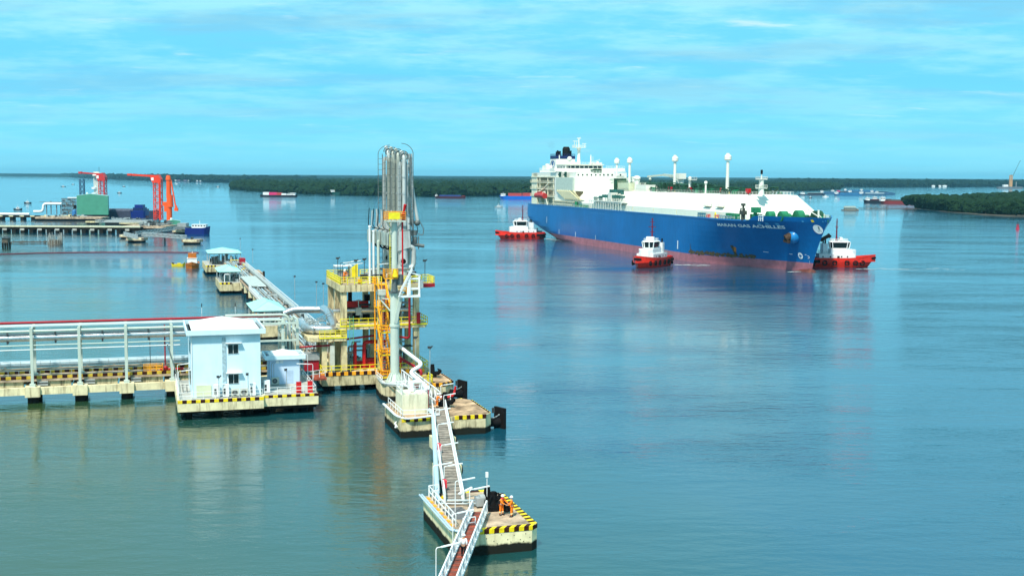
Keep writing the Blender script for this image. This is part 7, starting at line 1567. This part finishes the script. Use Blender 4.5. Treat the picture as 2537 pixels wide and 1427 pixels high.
for i, (x, w_) in enumerate(((2190, 8), (2312, 7), (2328, 6), (2340, 9))):
    p = W(x, 463.2); k = p.y / 3000; t = T('waterside_house', ['lone white house on the far right shore', 'left white house of the group of three on the far shore', 'middle white house of the group of three on the far shore', 'right white house of the group of three on the far shore'][i], 'house', p, 0, 'white houses on the far shore')
    q = B(); q.box(-w_ * k / 2, w_ * k / 2, -5, 5, 0, 2 * k); q.build('wall', cwh, t); q = B(); q.add([(-w_ * k * .6, -6, 2 * k), (w_ * k * .6, -6, 2 * k), (w_ * k * .6, 6, 2 * k), (-w_ * k * .6, 6, 2 * k), (-w_ * k * .4, 0, 4 * k), (w_ * k * .4, 0, 4 * k)], [(0, 1, 5, 4), (1, 2, 5), (2, 3, 4, 5), (3, 0, 4), (3, 2, 1, 0)]); q.build('roof', mat('far_roof', (.55, .62, .62), .6), t)
# ------------------------------------------------------------------ far left terminal
def FT(name, lab, cat, px, py, rot=0, group=None, z=0):
    p = W(px, py); return T(name, lab, cat, (p.x, p.y, z), rot, group), p.y / 3000
def lattice_crane(lab, px, py, w, htop, boom, m_, arm=True):
    t, k = FT('loading_crane', lab, 'crane', px, py, 0, 'red lattice crane towers'); H_ = htop * k; w_ = w * k
    q = B(); q.tower((0, 0), w_ * .86, 3, H_, 11, .27); q.build('lattice_mast', m_, t)
    q = B(); q.bar((w_ * .30, -w_ * .45, 3), (w_ * .30, -w_ * .45, H_), .7); q.build('lift_rail', m_, t)
    q = B(); hw = w_ * .5; pf = [(-hw * 1.5, 9 * k), (-hw, 0), (hw, 0), (hw, 9 * k), (hw * .35, 20 * k), (-hw * 1.5, 15 * k)]
    q.add([(x, -hw, H_ + z) for x, z in pf] + [(x, hw, H_ + z) for x, z in pf],
          [(0, 1, 2, 3, 4, 5), (11, 10, 9, 8, 7, 6), (0, 6, 7, 1), (1, 7, 8, 2), (2, 8, 9, 3), (3, 9, 10, 4), (4, 10, 11, 5), (5, 11, 6, 0)])
    q.build('crane_head', m_, t)
    q = B(); zb = H_ + 17.5 * k; q.bar((hw * .3, 0, zb - .4), (-boom * k, 0, zb + 2.5 * k), 1.3, 1.2); q.box(-boom * k - .8, -boom * k + 2, -1.2, 1.2, zb + 0 * k, zb + 5 * k); q.build('boom', m_, t)
    q = B(); q.box(-hw * 1.3, -hw * .7, -hw - .12, -hw - .02, H_ + 6 * k, H_ + 13 * k); q.build('cab_window', roofw, t)
    return t, k
lattice_crane('front red lattice crane tower with a long boom pointing left, beside the orange loading arm', 393, 556, 20, 102, 71, ored)
lattice_crane('rear red lattice crane tower rising behind the green shed', 256, 527, 18, 78, 56, mat('crane_dark_red', (.55, .03, .03), .5))
t, k = FT('cargo_loader', 'bright orange loading arm right of the front red lattice tower', 'loading arm', 422, 558)
q = B(); q.cyl((-.5, 0, 2), 1.9, 12, 12); q.cyl((0, 0, 12), 2.3, 8, 12, 2.0); q.box(-3.6, -1.5, -1.4, 1.4, 9, 13.5); q.build('base_column', orar, t)
q = B(); q.cyl((-.6, 0, 18), 1.7, 12, 12, 1.5); q.cyl((-.7, 0, 30), 1.9, 3, 12, 1.3); q.build('upper_column', orar, t)
q = B(); q.bar((1, 0, 30), (4.0, 0, 11), .8); q.bar((4.0, 0, 13), (4.6, 0, 9.6), 1.2); q.box(3, 5.4, -.8, .8, 9.4, 11.4); q.build('outboard_arm', orar, t); q = B(); q.box(-4.6, -1.6, -1, 1, 12.8, 15.4); q.build('counterweight', orar, t)
# green sheds
def shed(lab, px, py, wl, h, hr, d, m_=gshed):
    t, k = FT('green_shed', lab, 'building', px, py, 16, None, 2.6); w = wl * k; h *= k; hr *= k
    q = B(); q.add([(-w / 2, 0, 0), (w / 2, 0, 0), (w / 2, 0, h), (-w * .07, 0, h + hr), (-w / 2, 0, h + hr * .1)] + [(-w / 2, d, 0), (w / 2, d, 0), (w / 2, d, h), (-w * .07, d, h + hr), (-w / 2, d, h + hr * .1)], [(0, 1, 2, 3, 4), (9, 8, 7, 6, 5), (0, 5, 6, 1), (1, 6, 7, 2), (4, 3, 8, 9), (3, 2, 7, 8), (0, 4, 9, 5)]); q.build('wall', m_, t)
    q = B(); q.bar((-w / 2 - .3, d / 2, h + hr * .1 + .15), (-w * .07, d / 2, h + hr + .15), d, .2); q.bar((-w * .07, d / 2, h + hr + .15), (w / 2 + .3, d / 2, h + .15), d, .2); q.build('roof', mat('shed_roof', (.30, .52, .48), .5), t)
    q = B(); q.cyl((-w * .18, d * .5, h + hr), .7, 1.2, 8); q.build('roof_vent', roofw, t); return t
shed('large green clad shed with a shallow gable on the far left terminal', 230, 541, 73, 46, 5, 16); shed('small low green shed with a white roof edge near the orange loading arm', 431, 567, 31, 8, 3.5, 6)
# white and blue tall structures behind
t, k = FT('white_tower', 'white pipe tower with round collars behind the rear red crane tower', 'tower', 242, 525, 0)
q = B()
for i in range(5): q.cyl(((-7 + i * 3.1) * k, 0, 3), 1.25 * k, 90 * k, 8)
q.cyl((0, 0, 89 * k), 10.5 * k, 7 * k, 14, 8 * k); q.build('pipe_bundle', shipw, t); q = B()
for z in (42, 56): q.cyl((-7 * k, 0, z * k), 6.5 * k, 4.5 * k, 12)
each(q, 'collar', roofw, t); q = B(); q.cyl((6 * k, 0, 96 * k), .15, 14 * k, 5); q.build('aerial', dgrey, t)
t, k = FT('lattice_mast', 'blue-grey lattice mast left of the white pipe tower', 'mast', 205, 527, 0); q = B(); q.tower((0, 0), 9.5 * k, 3, 82 * k, 12, .3); q.build('lattice', lattb, t)
t, k = FT('process_frame', 'grey open process framework left of the large green shed', 'steel structure', 172, 541, 16, None, 2.6); w = 34 * k
q = B()
for z in range(0, 13, 3):
    q.box(-w / 2, w / 2, -.3, 0, z, z + .35); q.box(-w / 2, w / 2, 7.7, 8, z, z + .35)
for i in range(10): x = -w / 2 + w * i / 9; q.box(x - .15, x + .15, -.3, 0, 0, 12.5); q.box(x - .15, x + .15, 7.7, 8, 0, 12.5); q.bar((x, -.3, 3 * (i % 4)), (x + w / 9, -.3, 3 * (i % 4) + 3), .2)
q.build('frame', mat('frame_grey', (.14, .17, .18), .7, var=.3), t)
q = B(); rr = random.Random(4)
for i in range(40): x = rr.uniform(-w / 2, w / 2 - 2); z = rr.uniform(0, 11); q.box(x, x + rr.uniform(.5, 2), 1, 5, z, z + rr.uniform(.5, 1.6), k=rr.choice((0, 1)))
q.build('equipment', [MATS['frame_grey'], galv], t); q = B(); q.box(-w * .1, w / 2 + .6, 0, 8, 12.6, 13.2); q.build('roof', roofw, t); q = B(); q.box(w * .3, w / 2, -.6, -.3, 4.5, 7.4); q.build('dark_opening', blk, t)
t, k = FT('white_pipe_loop', 'white expansion loop of the far pipeline left of the grey framework', 'pipe', 128, 541, 0, None, 3); q = B(); q.path([(-44 * k, 0, 2), (-20 * k, 0, 2), (-20 * k, 0, 26 * k), (26 * k, 0, 26 * k)], 1.0, 10, 3); q.build('pipe', roofw, t)
q = B()
for x in (-13, -2, 12, 22): q.box(x * k - .3, x * k + .3, .6, 1.2, 0, 33 * k if x in (-2,) else 24 * k)
q.box(-30 * k, 24 * k, .6, 1, 30 * k, 31 * k); each(q, 'support', MATS['frame_grey'], t)
t, k = FT('blue_vessel', 'small blue vessel between the grey framework and the green shed', 'tank', 184, 543, 0, None, 2.6); q = B(); q.cyl((0, 0, 0), 1.5, 3.4, 10); q.sph((0, 0, 3.4), 1.5, 10, sz=.7); q.build('shell', mat('vessel_blue', (.05, .20, .45), .5), t)
# far pipe trestle
def trestle_far(lab, px0, px1, py, n, zdeck, gap, m_top, deck_t, w=6):
    t, k = FT('pipe_trestle', lab, 'jetty', (px0 + px1) / 2, py); x0 = (px0 - (px0 + px1) / 2) * k; x1 = -x0
    q = B(); q.box(x0, x1, -w / 2, w / 2, zdeck - deck_t, zdeck); q.build('deck', pile if m_top is None else dgrey, t)
    q = B()
    for i in range(n): x = x0 + (x1 - x0) * (i + .5) / n; q.box(x - 1.1, x + 1.1, -w / 2 + .1, w / 2 - .1, -2, zdeck - deck_t)
    each(q, 'pile_group', pile, t); return t, k, x0, x1
t, k, x0, x1 = trestle_far('far pipe trestle with a white pipe leading to the green shed', -60, 150, 544, 8, 3.0, 0, None, 1.4)
q = B(); q.tube([(x0, -2.4, 4.0), (x1 * .3, -2.4, 4.0)], .9, 10); q.build('white_pipe', roofw, t)
q = B()
for i in range(8): x = x0 + (x1 - x0) * (i + .5) / 8; q.box(x - 1.6, x + 1.6, -3.3, -2.2, 2.2, 3.0)
each(q, 'pipe_shoe', concp, t)
t, k, x0, x1 = trestle_far('nearer long straight trestle with a cream deck edge at the left', -80, 352, 577, 20, 3.6, 0, None, 1.6)
q = B(); q.box(x0, x1, -3.3, -2.6, 3.4, 4.3); q.build('deck_edge', mat('cream_edge', (.62, .62, .45), .7, var=.1), t)
q = B()
for i in range(0, 20, 2): x = x0 + (x1 - x0) * (i + .5) / 20; q.box(x - 1.2, x + 1.2, -3.2, -2.9, 1.5, 2.6)
each(q, 'pile_cap_face', concg, t)
def slabf(lab, px0, px1, py, z, th, d, m_=concd, name='terminal_platform', rail=False):
    t, k = FT(name, lab, 'platform', (px0 + px1) / 2, py); w = (px1 - px0) * k
    q = B(); q.prism([(-w / 2 + 1, -d / 2), (w / 2 - 1, -d / 2), (w / 2, -d / 2 + 1), (w / 2, d / 2), (-w / 2, d / 2), (-w / 2, -d / 2 + 1)], z - th, z); q.build('slab', m_, t)
    q = B(); q.box(-w / 2 + 1, w / 2 - 1, -d / 2 + .6, d / 2 - .6, -2, z - th); q.build('piles', pile, t)
    if rail: q = B(); q.rail([(-w / 2, -d / 2, z), (w / 2, -d / 2, z)], 1.1, 2.5, .12); q.build('railing', galv, t)
    return t, k, w
slabf('long dark platform under the grey framework and the large green shed', 96, 262, 546, 2.6, 1.3, 16, concd); slabf('platform at the foot of the front red crane tower', 316, 425, 571, 3.0, 1.2, 26, concd)
slabf('small pale dolphin in front of the large green shed', 213, 247, 555, 1.9, 1.1, 5, conc); slabf('low pale platform left of the front red crane tower', 298, 350, 561, 2.6, 1.0, 6, conc)
for a, b_, y, l in ((300, 324, 591, 'leftmost concrete mooring dolphin below the far terminal'), (317, 361, 599.5, 'wide concrete mooring dolphin in front of the leftmost one'), (454, 498, 604, 'concrete mooring dolphin above the aqua roofed jetty'), (430, 477, 579, 'concrete mooring dolphin left of the blue moored boat')):
    t, k, w = slabf(l, a, b_, y, 2.1, 1.3, 8, concd, 'mooring_dolphin'); q = B(); q.box(-w * .05, w * .05, -1, 1, 2.1, 3.3); q.box(-w * .3, -w * .25, -1, 0, 2.1, 2.7); q.build('bollard', dgrey, t)
    q = B(); q.box(-w / 2 + 1, w / 2 - 1, -4.06, -4.0, 1.2, 2.12); q.build('pale_front', concp, t)
t, k, w = slabf('small square pier under the lattice walkway, below the front red crane tower', 403, 414, 601, 3.0, .6, 3, dgrey, 'walkway_pier')
def tw(lab, p0, p1, z, h=1.6):
    a = W(*p0, z); b_ = W(*p1, z); o = (a + b_) / 2; t = T('lattice_walkway', lab, 'walkway', (o.x, o.y, 0), 0, 'lattice walkways of the far terminal'); q = B(); a -= o; b_ -= o
    A = Vector((a.x, a.y, z)); Bb = Vector((b_.x, b_.y, z)); q.truss(A, Bb, h, 2.4, .15); q.truss(A + Vector((0, 2, 0)), Bb + Vector((0, 2, 0)), h, 2.4, .15); q.build('truss', galv, t); q = B(); q.bar(A + Vector((0, 1, 0)), Bb + Vector((0, 1, 0)), 1.8, .25); q.build('floor', grey, t)
tw('lattice walkway running right from the wide dolphin to the concrete dolphin above the jetty', (352, 584), (460, 592), 3.2); tw('lattice walkway rising from the left dolphins towards the small green shed', (335, 582), (430, 570), 3.2); tw('lattice walkway from the large green shed to the front red tower platform', (236, 551), (375, 552), 3.2); tw('short lattice walkway between the two leftmost dolphins', (306, 583), (338, 592), 3.0)
def fclutter(lab, px0, px1, py, z, n, hmax, seed, d=10, mats=None):
    rr = random.Random(seed); t, k = FT('deck_equipment', lab, 'equipment', (px0 + px1) / 2, py, 0, None, z); w = (px1 - px0) * k; q = B()
    for i in range(n):
        x = rr.uniform(-w / 2, w / 2); y = rr.uniform(-d / 2, d / 2); h = rr.uniform(.5, hmax); s = rr.uniform(.4, 1.8)
        if rr.random() < .5: q.box(x, x + s, y, y + 1, 0, h, k=rr.randrange(3))
        else: q.bar((x, y, h * .5), (x + rr.uniform(2, 7), y + rr.uniform(-2, 2), h * .6), .3, k=rr.randrange(3))
    q.build('equipment', mats or [galv, dgrey, MATS['frame_grey']], t)
fclutter('grey pipework and gear at the foot of the front red crane tower', 350, 410, 571, 3.0, 80, 3.0, 51, 24); fclutter('cream and grey gear on the dark platform in front of the framework', 110, 200, 546, 2.6, 50, 1.8, 52, 10, [galv, concp, dgrey]); fclutter('low grey gear between the large green shed and the front red tower', 270, 345, 553, 2.4, 60, 1.6, 53, 8)
slabf('long low grey jetty between the green shed and the front red tower', 262, 372, 556, 2.4, 1.0, 10, concg)
# moored ships at the terminal
boat('dark cargo ship with a red bow moored behind the large green shed', 296, 538, 62, 13, 5, 180, mat('ship_deck_dark', (.05, .06, .10), .6, var=.3), None, (('red_forecastle', 14, 26, 11, 4, 8.5, brd), ('hatch_cover', -22, 12, 9, 4.4, 6.6, mat('hatch_slate', (.12, .14, .20), .7, var=.3)), ), name='moored_ship', cat='ship')
boat('dark blue ship seen stern-on behind the front red crane tower', 344, 541, 13, 12, 5, 180, bnv, [(-5, 3, 9, 4.6, 8.2)], (('bridge', -4, 2, 7, 8.3, 10.4, bnv), ('rusty_stern', -6.8, -5.5, 6, .2, 2, brd)), name='moored_ship', cat='ship', hm=bnv)
boat('dark blue moored boat with a white superstructure right of the small green shed', 491, 580, 14, 8, 3.6, 0, bnv, [(-3, 5, 5, 3.4, 5.4)], (('cargo_deck', -13, -5, 7, 2.6, 4.2, MATS['frame_grey']), ('grey_wheelhouse', -11, -6, 6, 4.2, 6.2, grey)), name='moored_ship', cat='ship')
# stilt hut and round fish trap
t, k = FT('stilt_hut', 'small hut on stilts in the water at the far left', 'hut', 16, 613); w = 14 * k
q = B(); q.box(-w / 2, w / 2, -1.6, 1.6, 2.2, 4.2); q.build('wall', rustb, t); q = B(); q.add([(-w * .6, -2, 4.2), (w * .6, -2, 4.2), (w * .6, 2, 4.2), (-w * .6, 2, 4.2), (-w * .3, 0, 5.0), (w * .3, 0, 5.0)], [(0, 1, 5, 4), (1, 2, 5), (2, 3, 4, 5), (3, 0, 4), (3, 2, 1, 0)]); q.build('roof', dgrey, t)
q = B()
for x in (-w * .42, w * .42):
    for y in (-1.3, 1.3): q.box(x - .35, x + .35, y - .3, y + .3, -1, 2.2)
each(q, 'stilt', pile, t)
t, k = FT('round_fish_trap', 'round fish trap of leaning poles in the water at the left', 'fish trap', 137, 606); q = B(); rr = random.Random(6)
for i in range(80): a = rr.uniform(0, 6.28); r_ = rr.uniform(2.2, 3.6); q.bar((r_ * math.cos(a), r_ * math.sin(a), -.3), (r_ * .95 * math.cos(a) + rr.uniform(-.3, .3), r_ * math.sin(a), rr.uniform(2, 6)), .11)
q.build('poles', mat('bleached_wood', (.40, .40, .36), .9, var=.3), t); q = B(); q.cyl((0, 0, -.2), 3.6, 2.4, 14, 2.8); q.build('basket', rustb, t)
# ------------------------------------------------------------------ haze over the river
def haze():
    m = bpy.data.materials.new('river_haze'); m.use_nodes = True; nt = m.node_tree; nt.nodes.clear()
    o = nt.nodes.new('ShaderNodeOutputMaterial'); v = nt.nodes.new('ShaderNodeVolumePrincipled')
    v.inputs['Color'].default_value = (.30, .75, 1.0, 1); v.inputs['Density'].default_value = HAZE; v.inputs['Anisotropy'].default_value = .2
    nt.links.new(v.outputs[0], o.inputs['Volume'])
    q = B(); q.box(-14000, 14000, -450, 23500, -4.5, 120); ob = q.build('haze', m); ob['kind'] = 'stuff'; ob['label'] = 'pale blue haze over the river and far shores'; ob['category'] = 'haze'
HAZE = 0.00004
haze()
